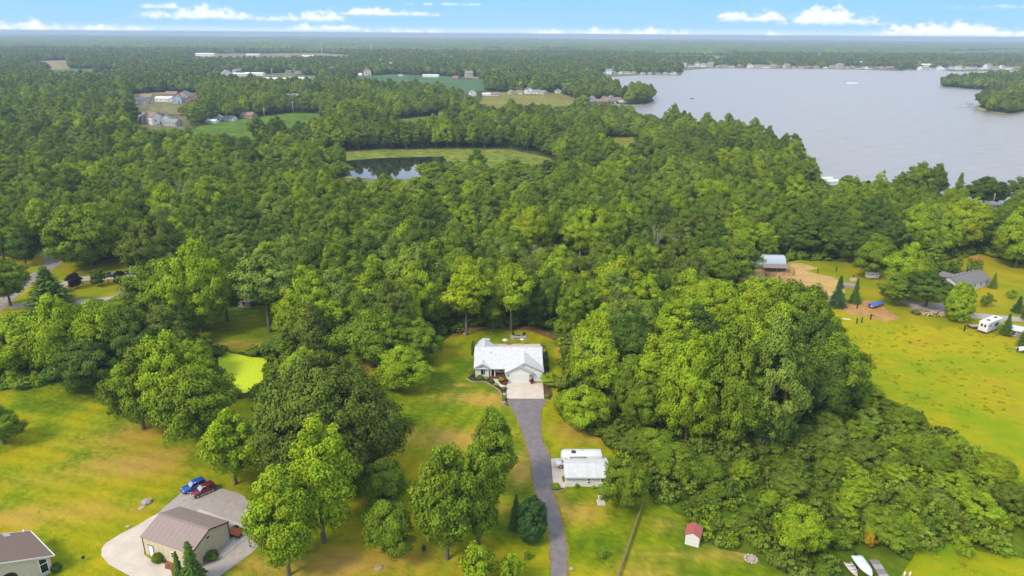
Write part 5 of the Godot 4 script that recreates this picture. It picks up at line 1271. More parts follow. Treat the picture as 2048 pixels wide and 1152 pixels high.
func brown_house() -> void:
	var e1 := v3(-79.33, 0, -93.38)
	var e2 := v3(-72.14, 0, -87.96)
	var x := (e2 - e1).normalized()
	var t := thing("house", "tan house with brown shingle roof cut by the lower left corner", "house", e2, atan2(-x.z, x.x))
	# local: x along the eave (house to -x), z towards the ridge
	var wall := mat("beige_wall", Color(0.64, 0.55, 0.42), 0.8, "soft", 0.4)
	var roof := mat("brown_shingles", Color(0.30, 0.205, 0.165), 0.95, "speck", 0.9)
	roof.heightmap_enabled = true
	roof.heightmap_texture = tex["speck"]
	roof.heightmap_scale = 3.0
	var run := 7.4
	var rise := 3.6
	var w := obj("wall", gable_wall(-run + 0.5, run - 0.5, 0, 2.9, 6.3, -9.0, -0.4), wall, t)
	w.transform = Transform3D(Basis(Vector3.UP, PI / 2), v3(0, 0, run))
	var courses := 14
	for k in courses:
		var f0 := float(k) / courses
		var f1 := (k + 1.06) / courses
		var a := v3(-15, 3.0 + rise * f0 + 0.03, run * f0)
		var b := v3(-15, 3.0 + rise * minf(f1, 1.0), run * minf(f1, 1.0))
		obj("shingle_course", Build.new().slab(v3(a.x * 0.63, b.y, b.z), v3(0, b.y, b.z), v3(0, a.y, a.z), v3(a.x * 0.63, a.y, a.z), 0.1).done(), roof, t)
		var a2 := v3(0, a.y, 2.0 * run - a.z)
		var b2 := v3(0, b.y, 2.0 * run - b.z)
		obj("shingle_course", Build.new().slab(v3(-9.4, a2.y, a2.z), a2, b2, v3(-9.4, b2.y, b2.z), 0.1).done(), roof, t)
	obj("rake_board", Build.new().bar(v3(0.03, 2.93, -0.05), v3(0.03, 6.5, run), 0.06, 0.2).bar(v3(0.033, 2.93, 2 * run), v3(0.033, 6.5, run), 0.06, 0.2).done(), trim(), t)
	obj("rake_board", Build.new().bar(v3(-9.48, 2.95, -0.05), v3(-9.48, 6.55, run), 0.06, 0.16).done(), trim(), t)
	obj("gutter", Build.new().bar(v3(-9.4, 2.92, -0.08), v3(0.0, 2.92, -0.08), 0.12, 0.12).done(), trim(), t)
	# tall window under the slope of the gable, and an arched one
	var wx := -0.38
	var wf := Build.new()
	for z in [1.0, 2.1]:
		wf.box(v3(wx, 1.75 + (z - 1.0) * 0.25, z), v3(0.1, 2.3 + (z - 1.0) * 0.5, 0.12))
	wf.box(v3(wx, 0.62, 1.55), v3(0.101, 0.1, 1.2))
	wf.box(v3(wx, 2.25, 1.55), v3(0.101, 0.1, 1.2))
	wf.bar(v3(wx, 2.92, 1.0), v3(wx, 3.42, 2.1), 0.1)
	var wn := obj("window", wf.done(), trim(), t)
	obj("pane", Build.new().box(v3(wx - 0.01, 1.43, 1.55), v3(0.05, 1.5, 1.0)).done(), glass(), wn)
	obj("pane", Build.new().prism(PackedVector2Array([Vector2(-1.06, 2.3), Vector2(-1.06, 2.9), Vector2(-2.04, 3.35), Vector2(-2.04, 2.3)]), wx - 0.035, wx + 0.015).done(), glass(), wn)
	wn.get_child(1).transform = Transform3D(Basis(Vector3.UP, PI / 2), Vector3.ZERO)
	var arch := PackedVector2Array()
	for k in 13:
		arch.append(Vector2(cos(PI * k / 12.0) * 1.3, sin(PI * k / 12.0) * 1.3 + 2.4))
	arch.append(Vector2(-1.3, 0.4))
	arch.append(Vector2(1.3, 0.4))
	var aw := obj("arched_window", Build.new().prism(arch, -0.04, 0.04).done(), glass(), t)
	aw.transform = Transform3D(Basis(Vector3.UP, PI / 2), v3(wx, 0, 6.3))
	obj("skylight", Build.new().slab(v3(-9.3, 4.9, 3.6), v3(-8.2, 4.9, 3.6), v3(-8.2, 4.5, 2.8), v3(-9.3, 4.5, 2.8), 0.12).done(), mat("grey_trim", Color.GRAY), t)
	obj("roof_vent", Build.new().smooth().tube(v3(-9.2, 3.3, 0.9), v3(-9.2, 3.95, 0.9), 0.12, 0.12).done(), trim(), t)


func red_shed() -> void:
	var a := v3(29.5, 0, -95.2)
	var b := v3(31.75, 0, -94.25)
	var x := (b - a).normalized()
	var t := thing("shed", "small white shed with a red roof on the lawn beyond the rail fence", "shed", (a + b) * 0.5 + v3(x.z, 0, -x.x) * 1.3, atan2(-x.z, x.x))
	obj("wall", gable_wall(-1.15, 1.15, 0, 2.0, 2.65, -1.3, 1.3), mat("shed_white", Color(0.78, 0.75, 0.70), 0.7, "soft", 0.6), t)
	gable_roof(t, -1.15, 1.15, 2.0, 2.65, -1.42, 1.42, 4, mat("red_roof", Color(0.38, 0.10, 0.09), 0.7), 0.02, 0.18)
	obj("door", Build.new().box(v3(0, 0.9, -1.32), v3(1.2, 1.75, 0.05)).done(), trim(), t)
	obj("siding_line", Build.new().box(v3(0, 0.7, 1.304), v3(2.2, 0.02, 0.012)).box(v3(0, 1.4, 1.304), v3(2.2, 0.02, 0.012)).done(), mat("grey_trim", Color(0.42, 0.41, 0.41), 0.6), t)
	# ring of stones round a fire place
	var c := Vector3(39.71, 0, -91.72)
	var rr := thing("stone_ring", "round fire ring of pale stones on the lower right lawn", "fire ring", c)
	obj("ash", Build.new().tube(v3(0, 0, 0), v3(0, 0.12, 0), 0.62, 0.62, 12).done(), mat("pinkish_ash", Color(0.42, 0.30, 0.26), 0.95), rr)
	for k in 11:
		rock("stone", "", v3(cos(TAU * k / 11.0) * 0.95, 0.0, sin(TAU * k / 11.0) * 0.95), 0.26, 60 + k, 0.5, Color(0.58, 0.52, 0.44), false, rr)


func boat_hull(len: float, half: float, h: float) -> Array:
	var rings := []
	for k in 8:
		var f := k / 7.0
		var x := lerpf(-len * 0.5, len * 0.5, f)
		var w := half * (1.0 - pow(maxf(0.0, f - 0.45) / 0.56, 2.2) * 0.94)
		var y := h * (1.0 + 0.22 * f * f)
		rings.append([v3(x, 0.12 + 0.3 * f * f, w * 0.35), v3(x, 0.35 + 0.2 * f * f, w * 0.85), v3(x, y, w), v3(x, y, -w), v3(x, 0.35 + 0.2 * f * f, -w * 0.85), v3(x, 0.12 + 0.3 * f * f, -w * 0.35)])
	return rings


func boat_cover(len: float, half: float, h: float, hump: float) -> Array:
	var rings := []
	for k in 9:
		var f := k / 8.0
		var x := lerpf(-len * 0.5, len * 0.5, f)
		var w := (half + 0.04) * (1.0 - pow(maxf(0.0, f - 0.45) / 0.56, 2.2) * 0.94)
		var y := h * (1.0 + 0.22 * f * f)
		var top := y + 0.08 + hump * exp(-pow((f - 0.52) / 0.16, 2.0))
		rings.append([v3(x, y - 0.15, w), v3(x, y + 0.03, w * 0.92), v3(x, lerpf(y, top, 0.8), w * 0.45), v3(x, top, 0), v3(x, lerpf(y, top, 0.8), -w * 0.45), v3(x, y + 0.03, -w * 0.92), v3(x, y - 0.15, -w)])
	return rings


func covered_boat(label: String, at: Vector3, turn: float, len: float, half: float, hull: Color, cover: Color, hump: float) -> void:
	var t := thing("boat", label, "boat", at, turn)
	var key := "%d" % int(cover.b * 1000)
	var hu := obj("hull", Build.new().smooth().loft(boat_hull(len, half, 0.7)).done(), mat("hull_" + key, hull, 0.4), t)
	hu.position.y = 0.4
	var co := obj("cover", Build.new().smooth().loft(boat_cover(len, half, 0.7, hump)).done(), mat("boat_cover_" + key, cover, 0.8, "soft", 0.8), t)
	co.position.y = 0.41
	var b := Build.new()
	for s in [-1, 1]:
		b.bar(v3(-len * 0.45, 0.42, s * half * 0.5), v3(len * 0.4, 0.42, s * half * 0.3), 0.1)
	b.bar(v3(len * 0.3, 0.42, 0), v3(len * 0.62, 0.42, 0), 0.1)
	obj("trailer_frame", b.done(), mat("steel", Color(0.5, 0.5, 0.5), 0.3, "", 1.0, 1.0), t)
	for s in [-1, 1]:
		wheel(t, v3(-len * 0.15, 0.3, s * half * 0.9), 0.3, 0.2)
	obj("outboard_motor", Build.new().box(v3(-len * 0.5 - 0.2, 1.2, 0), v3(0.35, 0.6, 0.35)).bar(v3(-len * 0.5 - 0.2, 1.0, 0), v3(-len * 0.5 - 0.25, 0.35, 0), 0.12).done(), mat("black_metal", Color.BLACK), t)


func corner_boats() -> void:
	keep_open(BOAT_PLACE)
	covered_boat("large white covered boat among bushes at the bottom right", v3(56.9, 0, -89.1), -PI / 2 + 0.05, 4.6, 0.95, Color(0.55, 0.60, 0.62), Color(0.66, 0.70, 0.73), 0.35)
	var t := thing("rowing_boat", "open pinkish rowing boat left of the white covered boat", "boat", v3(55.0, 0, -88.9), -PI / 2 + 0.05)
	obj("hull", Build.new().smooth().loft(boat_hull(3.2, 0.6, 0.55)).done(), mat("old_hull", Color(0.48, 0.38, 0.32), 0.7), t)
	for x in [-1.0, -0.2, 0.5]:
		obj("bench", Build.new().box(v3(x, 0.62, 0), v3(0.25, 0.05, 1.0)).done(), mat("pale_wood", Color(0.6, 0.55, 0.48), 0.8), t)
	obj("rim", Build.new().bar(v3(-1.6, 0.62, 0.58), v3(0.3, 0.66, 0.58), 0.06).bar(v3(-1.6, 0.62, -0.58), v3(0.3, 0.66, -0.58), 0.06).done(), trim(), t)
	var d := thing("dock_section", "stack of grey-brown dock sections right of the white covered boat", "dock section", v3(59.4, 0, -88.9), -0.03)
	for k in 4:
		var c := obj("deck_panel", Build.new().box(v3(0, 0.62 + 0.02 * (k % 2), -1.6 + k * 1.08), v3(1.5, 0.1, 1.05)).done(), mat("dock_wood_%d" % (k % 2), Color(0.30, 0.24, 0.22) if k % 2 == 0 else Color(0.42, 0.40, 0.39), 0.9, "mottle", 0.8), d)
		c.rotation.z = 0.02 * (k - 1)
	obj("frame", Build.new().bar(v3(-0.76, 0.5, -2.1), v3(-0.76, 0.5, 2.1), 0.08).bar(v3(0.76, 0.5, -2.1), v3(0.76, 0.5, 2.1), 0.08).done(), mat("steel", Color.GRAY), d)
	for z in [-1.6, 1.6]:
		for x in [-0.6, 0.6]:
			obj("leg", Build.new().box(v3(x, 0.25, z), v3(0.1, 0.5, 0.1)).done(), mat("steel", Color.GRAY), d)
	for p in [[Vector3(62.98, 0, -88.03), "white post at the bottom edge right of the dock sections, left one"], [Vector3(63.86, 0, -88.04), "white post at the bottom edge right of the dock sections, right one"]]:
		tag(obj("marker_post", Build.new().smooth().tube(p[0], p[0] + v3(0, 0.9, 0), 0.14, 0.12).done(), trim()), p[1], "post")


func camper(label: String, at: Vector3, turn: float, len: float) -> void:
	var t := thing("camper", label, "camper", at, turn)
	var m := mat("motorhome_white", Color(0.68, 0.68, 0.67), 0.4)
	var h := len * 0.5
	obj("body", Build.new().prism(PackedVector2Array([Vector2(-h, 0.6), Vector2(h - 2.2, 0.6), Vector2(h - 2.0, 1.5), Vector2(h, 1.6), Vector2(h + 0.1, 2.6), Vector2(h - 0.4, 3.5), Vector2(-h + 0.1, 3.5), Vector2(-h, 3.35)]), -1.25, 1.25).done(), m, t)
	for z in [-0.45, 0.45]:
		obj("rear_window", Build.new().box(v3(-h - 0.01, 2.4, z), v3(0.03, 0.8, 0.5)).done(), glass(), t)
	obj("rear_bumper", Build.new().box(v3(-h - 0.15, 0.6, 0), v3(0.25, 0.14, 2.3)).done(), mat("black_metal", Color(0.02, 0.02, 0.02), 0.4), t)
	for s in [-1, 1]:
		for w in [[-h + 1.0, 2.4, 0.6, 0.35], [-h + 1.9, 2.4, 0.6, 0.35], [0.8, 2.2, 2.0, 1.0]]:
			obj("window", Build.new().box(v3(w[0], w[1], s * 1.26), v3(w[2], w[3], 0.03)).done(), glass(), t)
		obj("stripe", Build.new().box(v3(-0.3, 1.4, s * 1.256), v3(len * 0.6, 0.1, 0.012)).done(), mat("grey_trim", Color(0.42, 0.41, 0.41), 0.6), t)
		for x in [-0.7, 0.2]:
			wheel(t, v3(x, 0.4, s * 1.05), 0.4, 0.24)
	for x in [-h * 0.45, h * 0.5]:
		obj("roof_vent", Build.new().box(v3(x, 3.6, 0), v3(0.8, 0.25, 0.7)).done(), mat("dark_plastic", Color(0.045, 0.045, 0.05), 0.6), t)


# plain gabled house; ridge along local z, w across, l along; local +z gable faces out
func cottage(called: String, label: String, category: String, at: Vector3, turn: float, w: float, l: float, eave: float, rise: float, wall: Material, roof: Material, wins := 3, group := "") -> Node3D:
	var t := thing(called, label, category, at, turn, group)
	obj("wall", gable_wall(-w * 0.5, w * 0.5, 0, eave, eave + rise, -l * 0.5, l * 0.5), wall, t)
	gable_roof(t, -w * 0.5, w * 0.5, eave, eave + rise, -l * 0.5 - 0.4, l * 0.5 + 0.4, 1, roof, 0.0)
	for s in [-1, 1]:
		for k in wins:
			window(t, Transform3D(Basis(Vector3.UP, s * PI / 2), v3(s * w * 0.5, eave * 0.55, lerpf(-l, l, (k + 0.5) / wins) * 0.5)), 1.2, 1.3, 1)
		window(t, Transform3D(Basis(Vector3.UP, 0.0 if s > 0 else PI), v3(-w * 0.2, eave * 0.55, s * l * 0.5)), 1.4, 1.4, 1)
	obj("door", Build.new().box(v3(w * 0.2, 1.05, l * 0.5 + 0.02), v3(1.0, 2.1, 0.06)).done(), mat("brown_door", Color(0.045, 0.022, 0.015), 0.5), t)
	return t


func farm() -> void:
	# arched barn
	var t := thing("arched_barn", "silver corrugated barn with a rounded roof beside the dirt paddock", "barn", v3(94.6, 0, -246.5), -0.05)
	var steel := mat("galvanised", Color(0.50, 0.54, 0.60), 0.42, "soft", 0.3, 0.35)
	var arc := func(r0: float, k: int, n: int) -> Vector2:
		return Vector2(cos(PI * k / n) * r0, sin(PI * k / n) * r0 * 0.98 + 0.4)
	for j in 12:
		var b := Build.new().smooth()
		var x0 := -6.6 + j * 1.1
		for k in 12:
			var p: Vector2 = arc.call(3.9, k, 12)
			var q: Vector2 = arc.call(3.9, k + 1, 12)
			b.quad(v3(x0, p.y, p.x), v3(x0, q.y, q.x), v3(x0 + 1.09, q.y, q.x), v3(x0 + 1.09, p.y, p.x))
		b.smooth(false)
		for k in 12:
			var p: Vector2 = arc.call(3.93, k, 12)
			var q: Vector2 = arc.call(3.93, k + 1, 12)
			b.bar(v3(x0, p.y, p.x), v3(x0, q.y, q.x), 0.07, 0.06)
		obj("roof_panel", b.done(), steel, t)
	var endp := PackedVector2Array()
	for k in 13:
		endp.append(arc.call(3.85, k, 12))
	endp.append(Vector2(-3.85, 0))
	endp.append(Vector2(3.85, 0))
	for s in [-1, 1]:
		var e := obj("end_wall", Build.new().prism(endp, -0.05, 0.05).done(), mat("barn_end", Color(0.30, 0.30, 0.32), 0.7), t)
		e.transform = Transform3D(Basis(Vector3.UP, PI / 2), v3(s * 6.45, 0, 0))
	obj("barn_door", Build.new().box(v3(6.53, 1.5, 0), v3(0.06, 3.0, 3.4)).done(), mat("dark_brown_trim", Color(0.06, 0.04, 0.035), 0.5), t)
	var wood := mat("grey_wood", Color(0.24, 0.19, 0.15), 0.9, "mottle", 0.6)
	var lean := thing("lean_to", "low rusty lean-to and pens in front of the arched barn", "shed", v3(96.0, 0, -239.6), -0.05)
	obj("roof", Build.new().slab(v3(-4.6, 1.9, 1.6), v3(4.6, 1.9, 1.6), v3(4.6, 2.4, -1.6), v3(-4.6, 2.4, -1.6), 0.08).done(), mat("rusty_sheet", Color(0.33, 0.25, 0.22), 0.7, "mottle", 0.3), lean)
	for x in [-4.4, 0.0, 4.4]:
		obj("post", Build.new().box(v3(x, 0.95, 1.5), v3(0.18, 1.9, 0.18)).done(), wood, lean)
	obj("back_wall", Build.new().box(v3(0, 1.1, -1.55), v3(9.0, 2.2, 0.1)).done(), wood, lean)
	var post_m := mat("dark_post", Color(0.05, 0.04, 0.03), 0.9)
	row_fence("paddock_fence", "dark post fence along the near side of the dirt paddock", [Vector3(90.70, 0, -233.58), Vector3(97.83, 0, -227.40), Vector3(102.61, 0, -213.83)], 6.0, 1.5, [0.5, 1.1], post_m)
	row_fence("pipe_fence", "reddish pipe rail pen beside the lean-to", [Vector3(90.90, 0, -235.22), Vector3(100.84, 0, -234.89), Vector3(102.69, 0, -238.81), Vector3(101.95, 0, -242.21)], 3.0, 1.4, [0.4, 0.85, 1.3], mat("rust_pipe", Color(0.30, 0.16, 0.10), 0.7))
	row_fence("gate_fence", "metal gate rails at the corner of the paddock by the dark conifer", [Vector3(102.86, 0, -212.46), Vector3(107.06, 0, -207.18)], 2.6, 1.4, [0.35, 0.7, 1.05, 1.35], mat("gate_metal", Color(0.35, 0.34, 0.33), 0.5))
	for p in [[Vector3(109.33, 0, -203.78), "lone dark post left of the blue boat"], [Vector3(105.21, 0, -192.00), "tall dark post on the pasture below the dirt patch, right one"], [Vector3(103.51, 0, -191.59), "short leaning post on the pasture below the dirt patch"], [Vector3(109.26, 0, -194.79), "thin post at the end of the dirt patch"], [Vector3(118.64, 0, -240.30), "dark post beyond the paddock"], [Vector3(120.60, 0, -231.03), "dark post above the timber pile"], [Vector3(111.10, 0, -238.44), "pale post beyond the paddock"], [Vector3(132.70, 0, -186.53), "dark post left of the white camper"]]:
		tag(obj("fence_post", Build.new().box(v3(0, 0.9, 0) + p[0], v3(0.28, 1.8, 0.28)).done(), post_m), p[1], "post")
	var tp := thing("timber_pile", "long grey timber pile behind the dark conifer", "timber pile", Vector3(114.95, 0, -223.21), -0.5)
	for k in 9:
		obj("beam", Build.new().box(v3(0.2 * (k % 3), 0.25 + 0.42 * (k / 3), -0.9 + (k % 3) * 0.9), v3(6.5 - 0.5 * (k % 2), 0.35, 0.75)).done(), mat("pale_timber", Color(0.42, 0.36, 0.31), 0.9, "mottle", 0.5), tp)
	rock("sand_heap", "small sandy heap behind the timber pile", Vector3(120.29, 0, -229.97), 1.6, 31, 0.5, Color(0.52, 0.42, 0.28))
	rock("sand_heap", "orange soil heap behind the grey-roofed house", Vector3(178.05, 0, -254.18), 2.2, 32, 0.55, Color(0.52, 0.22, 0.07))
	covered_boat("boat with a blue cover on the red-brown dirt", Vector3(116.26, 0, -205.62), 0.50, 6.6, 1.15, Color(0.60, 0.62, 0.66), Color(0.07, 0.15, 0.42), 0.3)
	for k in 2:
		tag(obj("pipe", Build.new().smooth().tube(Vector3(100.86, 0, -195.42) + v3(0, 0.1 + 0.02 * k, k * 0.7), Vector3(103.27, 0, -194.68) + v3(0, 0.1, k * 0.5), 0.08, 0.08).done(), trim()), "white pipe lying in the pasture grass, %s of two" % ("upper" if k == 0 else "lower"), "pipe")
	# horse trailer
	var ht := thing("horse_trailer", "white horse trailer under the trees beyond the paddock", "trailer", Vector3(128.00, 0, -232.79), 0.05)
	obj("body", Build.new().prism(PackedVector2Array([Vector2(-2.0, 0.5), Vector2(1.9, 0.5), Vector2(2.2, 1.4), Vector2(1.7, 2.5), Vector2(-2.0, 2.5)]), -1.0, 1.0).done(), mat("motorhome_white", Color.WHITE), ht)
	obj("window", Build.new().box(v3(-0.6, 1.8, 1.01), v3(1.6, 0.25, 0.03)).box(v3(1.2, 1.8, 1.01), v3(0.5, 0.25, 0.03)).done(), glass(), ht)
	for x in [-0.5, 0.4]:
		wheel(ht, v3(x, 0.36, 0.95), 0.36, 0.2)
		wheel(ht, v3(x, 0.36, -0.95), 0.36, 0.2)
	# grey-roofed house: long wing and a gabled bay
	var gr := mat("grey_shingles", Color(0.235, 0.215, 0.215), 0.9, "speck", 0.5)
	var sd := mat("pale_blue_siding", Color(0.58, 0.58, 0.62), 0.7, "soft", 0.5)
	var x := (v3(161.94, 0, -232.54) - v3(150.03, 0, -226.13)).normalized()
	var hs := cottage("house", "long grey-roofed house with white bay in the farmyard", "house", v3(155.8, 0, -225.6), atan2(-x.z, x.x) + PI / 2, 8.2, 17.0, 2.7, 1.9, sd, gr, 5)
	obj("bay", gable_wall(-2.6, 2.6, 0, 2.7, 4.1, 0.0, 5.6), sd, hs)
	var bay: MeshInstance3D = hs.get_child(hs.get_child_count() - 1)
	bay.transform = Transform3D(Basis(Vector3.UP, PI / 2), v3(0, 0, -3.2))
	var br := Node3D.new()
	for s in [-1, 1]:
		obj("bay_roof", Build.new().slab(v3(5.9, 2.55, -3.2 + s * 3.0), v3(5.9, 4.25, -3.2), v3(0.3, 4.25, -3.2), v3(0.3, 2.55, -3.2 + s * 3.0), 0.1 * s).done(), gr, hs)
	br.free()
	window(hs, Transform3D(Basis(Vector3.UP, PI / 2), v3(5.61, 1.4, -3.9)), 1.1, 1.9, 1)
	window(hs, Transform3D(Basis(Vector3.UP, PI / 2), v3(5.61, 1.4, -2.5)), 1.1, 1.9, 1)
	obj("chimney", Build.new().box(v3(1.8, 4.0, 5.4), v3(0.9, 1.6, 0.9)).done(), mat("dark_brown_trim", Color.BLACK), hs)
	for k in 6:
		obj("roof_vent", Build.new().box(v3(0.5, 4.6, -6.0 + k * 2.4), v3(0.4, 0.25, 0.3)).done(), mat("grey_trim", Color.GRAY), hs)
	obj("porch_post", Build.new().box(v3(4.6, 1.2, -7.9), v3(0.2, 2.4, 0.2)).box(v3(4.6, 1.2, -6.4), v3(0.2, 2.4, 0.2)).done(), trim(), hs)
	camper("white camper with two dark rear windows beside the farm drive", v3(140.6, 0, -187.4), 0.56, 8.6)
	var ft := thing("utility_trailer", "dark flat trailer loaded with boards left of the white camper", "trailer", Vector3(137.60, 0, -189.20), 0.1)
	obj("frame", Build.new().box(v3(0, 0.45, 0), v3(4.2, 0.12, 2.2)).box(v3(0, 0.75, 1.08), v3(4.2, 0.06, 0.06)).box(v3(0, 0.75, -1.08), v3(4.2, 0.06, 0.06)).box(v3(-2.07, 0.75, 0), v3(0.06, 0.06, 2.1)).done(), mat("black_metal", Color.BLACK), ft)
	for k in 5:
		obj("board", Build.new().box(v3(0.1, 0.56, -0.8 + k * 0.4), v3(3.9, 0.06, 0.34)).done(), mat("pink_board", Color(0.46, 0.34, 0.27), 0.8), ft)
	for s in [-1, 1]:
		wheel(ft, v3(0, 0.32, s * 1.2), 0.32, 0.2)
	cottage("shed", "small grey shed with white roof and little white window at the right edge", "shed", v3(145.6, 0, -184.0), -0.72 + PI / 2, 4.2, 4.8, 2.2, 0.6, mat("pinkish_board", Color(0.36, 0.28, 0.26), 0.8, "mottle", 0.5), mat("white_roof", Color.WHITE), 1)
	covered_boat("white boat cut by the right edge of the pasture", Vector3(140.61, 0, -172.72), 0.3, 4.5, 0.9, Color(0.7, 0.7, 0.7), Color(0.72, 0.72, 0.71), 0.1)
	car("parked_car", "silver car half hidden behind the round bright green tree", Vector3(139.36, 0, -213.66), 0.1, Color(0.55, 0.56, 0.58), false, Color(0.3, 0.3, 0.3))
	# log pile, pallet, tractor
	var lp := thing("log_pile", "untidy pile of split logs beside the farm drive", "log pile", Vector3(131.12, 0, -199.21))
	var r := RandomNumberGenerator.new()
	r.seed = 5
	for k in 46:
		var p := v3(r.randf_range(-4.0, 4.0), r.randf_range(0.1, 0.9), r.randf_range(-1.6, 1.6))
		var d := v3(r.randf_range(-1, 1), r.randf_range(-0.25, 0.25), r.randf_range(-1, 1)).normalized() * 0.65
		obj("log", Build.new().smooth().tube(p - d, p + d, 0.2, 0.17, 7).done(), mat("log_%d" % (k % 3), [Color(0.50, 0.37, 0.23), Color(0.30, 0.20, 0.13), Color(0.58, 0.50, 0.38)][k % 3], 0.9), lp)
	var pa := thing("pallet_stack", "grey pallets beside the farm drive, left of the log pile", "pallets", Vector3(127.21, 0, -202.86))
	for k in 4:
		obj("pallet", Build.new().box(v3(0, 0.1 + k * 0.17, 0), v3(2.6, 0.12, 1.4)).done(), mat("pale_timber", Color(0.42, 0.36, 0.31), 0.9), pa)
	var tk := thing("tractor", "small red tractor in the shade left of the grey-roofed house", "tractor", Vector3(129.77, 0, -213.01), 0.3)
	obj("body", Build.new().box(v3(0.5, 0.9, 0), v3(1.6, 0.5, 0.7)).box(v3(-0.5, 0.8, 0), v3(0.8, 0.4, 0.9)).done(), mat("tractor_red", Color(0.28, 0.03, 0.02), 0.5), tk)
	obj("seat", Build.new().box(v3(-0.5, 1.15, 0), v3(0.4, 0.3, 0.5)).done(), mat("black_metal", Color.BLACK), tk)
	for s in [-1, 1]:
		wheel(tk, v3(-0.6, 0.6, s * 0.7), 0.6, 0.35)
		wheel(tk, v3(1.1, 0.36, s * 0.6), 0.36, 0.22)


func left_side() -> void:
	row_fence("board_fence", "brown three-board fence behind the young purple trees", [Vector3(-147.80, 0, -219.58), Vector3(-124.92, 0, -224.62)], 2.6, 1.3, [0.4, 0.8, 1.2], mat("brown_board", Color(0.17, 0.11, 0.07), 0.9))
	car("parked_car", "black car on the drive behind the board fence, left of two", Vector3(-140.76, 0, -228.97), 0.06, Color(0.012, 0.013, 0.018), false, Color(0.03, 0.03, 0.03), "dark cars on the drive")
	car("parked_car", "black car on the drive behind the board fence, right of two", Vector3(-135.38, 0, -231.79), 0.08, Color(0.018, 0.018, 0.022), false, Color(0.04, 0.04, 0.04), "dark cars on the drive")
	cottage("shed", "small pale garden shed under the trees at the top of the back lawn", "shed", v3(-83.3, 0, -202.0), PI / 2 - 0.3, 2.8, 4.4, 2.2, 0.9, mat("pale_board", Color(0.55, 0.47, 0.38), 0.8, "soft", 0.6), mat("brown_metal_roof", Color(0.215, 0.170, 0.155), 0.55), 1)
	cottage("shed", "low grey-roofed building at the end of the pale drive", "building", Vector3(-121.67, 0, -203.91), 0.6, 5.0, 8.0, 2.4, 1.2, mat("pale_board", Color.WHITE), mat("grey_shingles", Color(0.235, 0.215, 0.215), 0.9), 2)
	var tk := thing("water_tank", "small teal tank lying in the weeds above the left lawn", "tank", Vector3(-107.03, 0, -154.87), 0.2)
	obj("drum", Build.new().smooth().tube(v3(-1.5, 0.75, 0), v3(1.5, 0.75, 0), 0.7, 0.7, 14).done(), mat("teal_paint", Color(0.10, 0.20, 0.17), 0.5), tk)
	for x in [-0.9, 0.9]:
		obj("saddle", Build.new().box(v3(x, 0.2, 0), v3(0.2, 0.4, 1.3)).done(), mat("pale_timber", Color(0.42, 0.36, 0.31), 0.9), tk)
	rock("brush_heap", "small reddish heap on the lawn left of the bright rounded tree", Vector3(-37.08, 0, -162.16), 0.9, 41, 0.4, Color(0.30, 0.13, 0.07))
	rock("garden_rock", "pale stones round the bare trunk behind the house", Vector3(-13.10, 0, -181.75), 0.8, 42, 0.35, Color(0.55, 0.45, 0.30))
	rock("garden_rock", "dark stump heap at the left of the back lawn", Vector3(-97.01, 0, -187.47), 0.9, 43, 0.35, Color(0.25, 0.17, 0.12))
	for p in [[Vector3(240.4, 0, -340.3), 8.0, "utility pole by the near lake road"], [Vector3(-416, 0, -697), 9.0, "thin pole among the village houses"], [Vector3(-272.7, 0, -706), 9.0, "utility pole at the edge of the far green field"], [Vector3(-251.7, 0, -716), 9.0, "white utility pole at the edge of the far green field"], [Vector3(-233.9, 0, -755), 12.0, "light-coloured pole behind the far green field"], [Vector3(-82.3, 0, -1248), 14.0, "pole beside the crop field"], [Vector3(-572, 0, -2175), 55.0, "tall thin mast over the far town"], [Vector3(-443, 0, -4063), 62.0, "faint radio mast near the horizon"], [Vector3(-522, 0, -2677), 40.0, "short mast in the far woods"], [Vector3(947, 0, -2265), 34.0, "mast on the far lake shore"], [Vector3(-405, 0, -1212), 24.0, "mast by the flat school buildings, left one"], [Vector3(-368.5, 0, -1216), 24.0, "mast by the flat school buildings, right one"]]:
		var q: Vector3 = p[0]
		var h: float = p[1]
		var pole := thing("pole", p[2], "pole", v3(q.x, hills(q.x, q.z), q.z))
		var w := maxf(0.16, -q.z * 0.00042)
		obj("shaft", Build.new().smooth().tube(Vector3.ZERO, v3(0, h, 0), w, w * 0.6, 6).done(), mat("pale_pole", Color(0.50, 0.47, 0.44), 0.8), pole)
		obj("crossarm", Build.new().box(v3(0, h * 0.93, 0), v3(w * 7.0, w, w)).done(), mat("pale_pole", Color.WHITE), pole)


# ---------------------------------------------------------------- far houses
var proto := {}


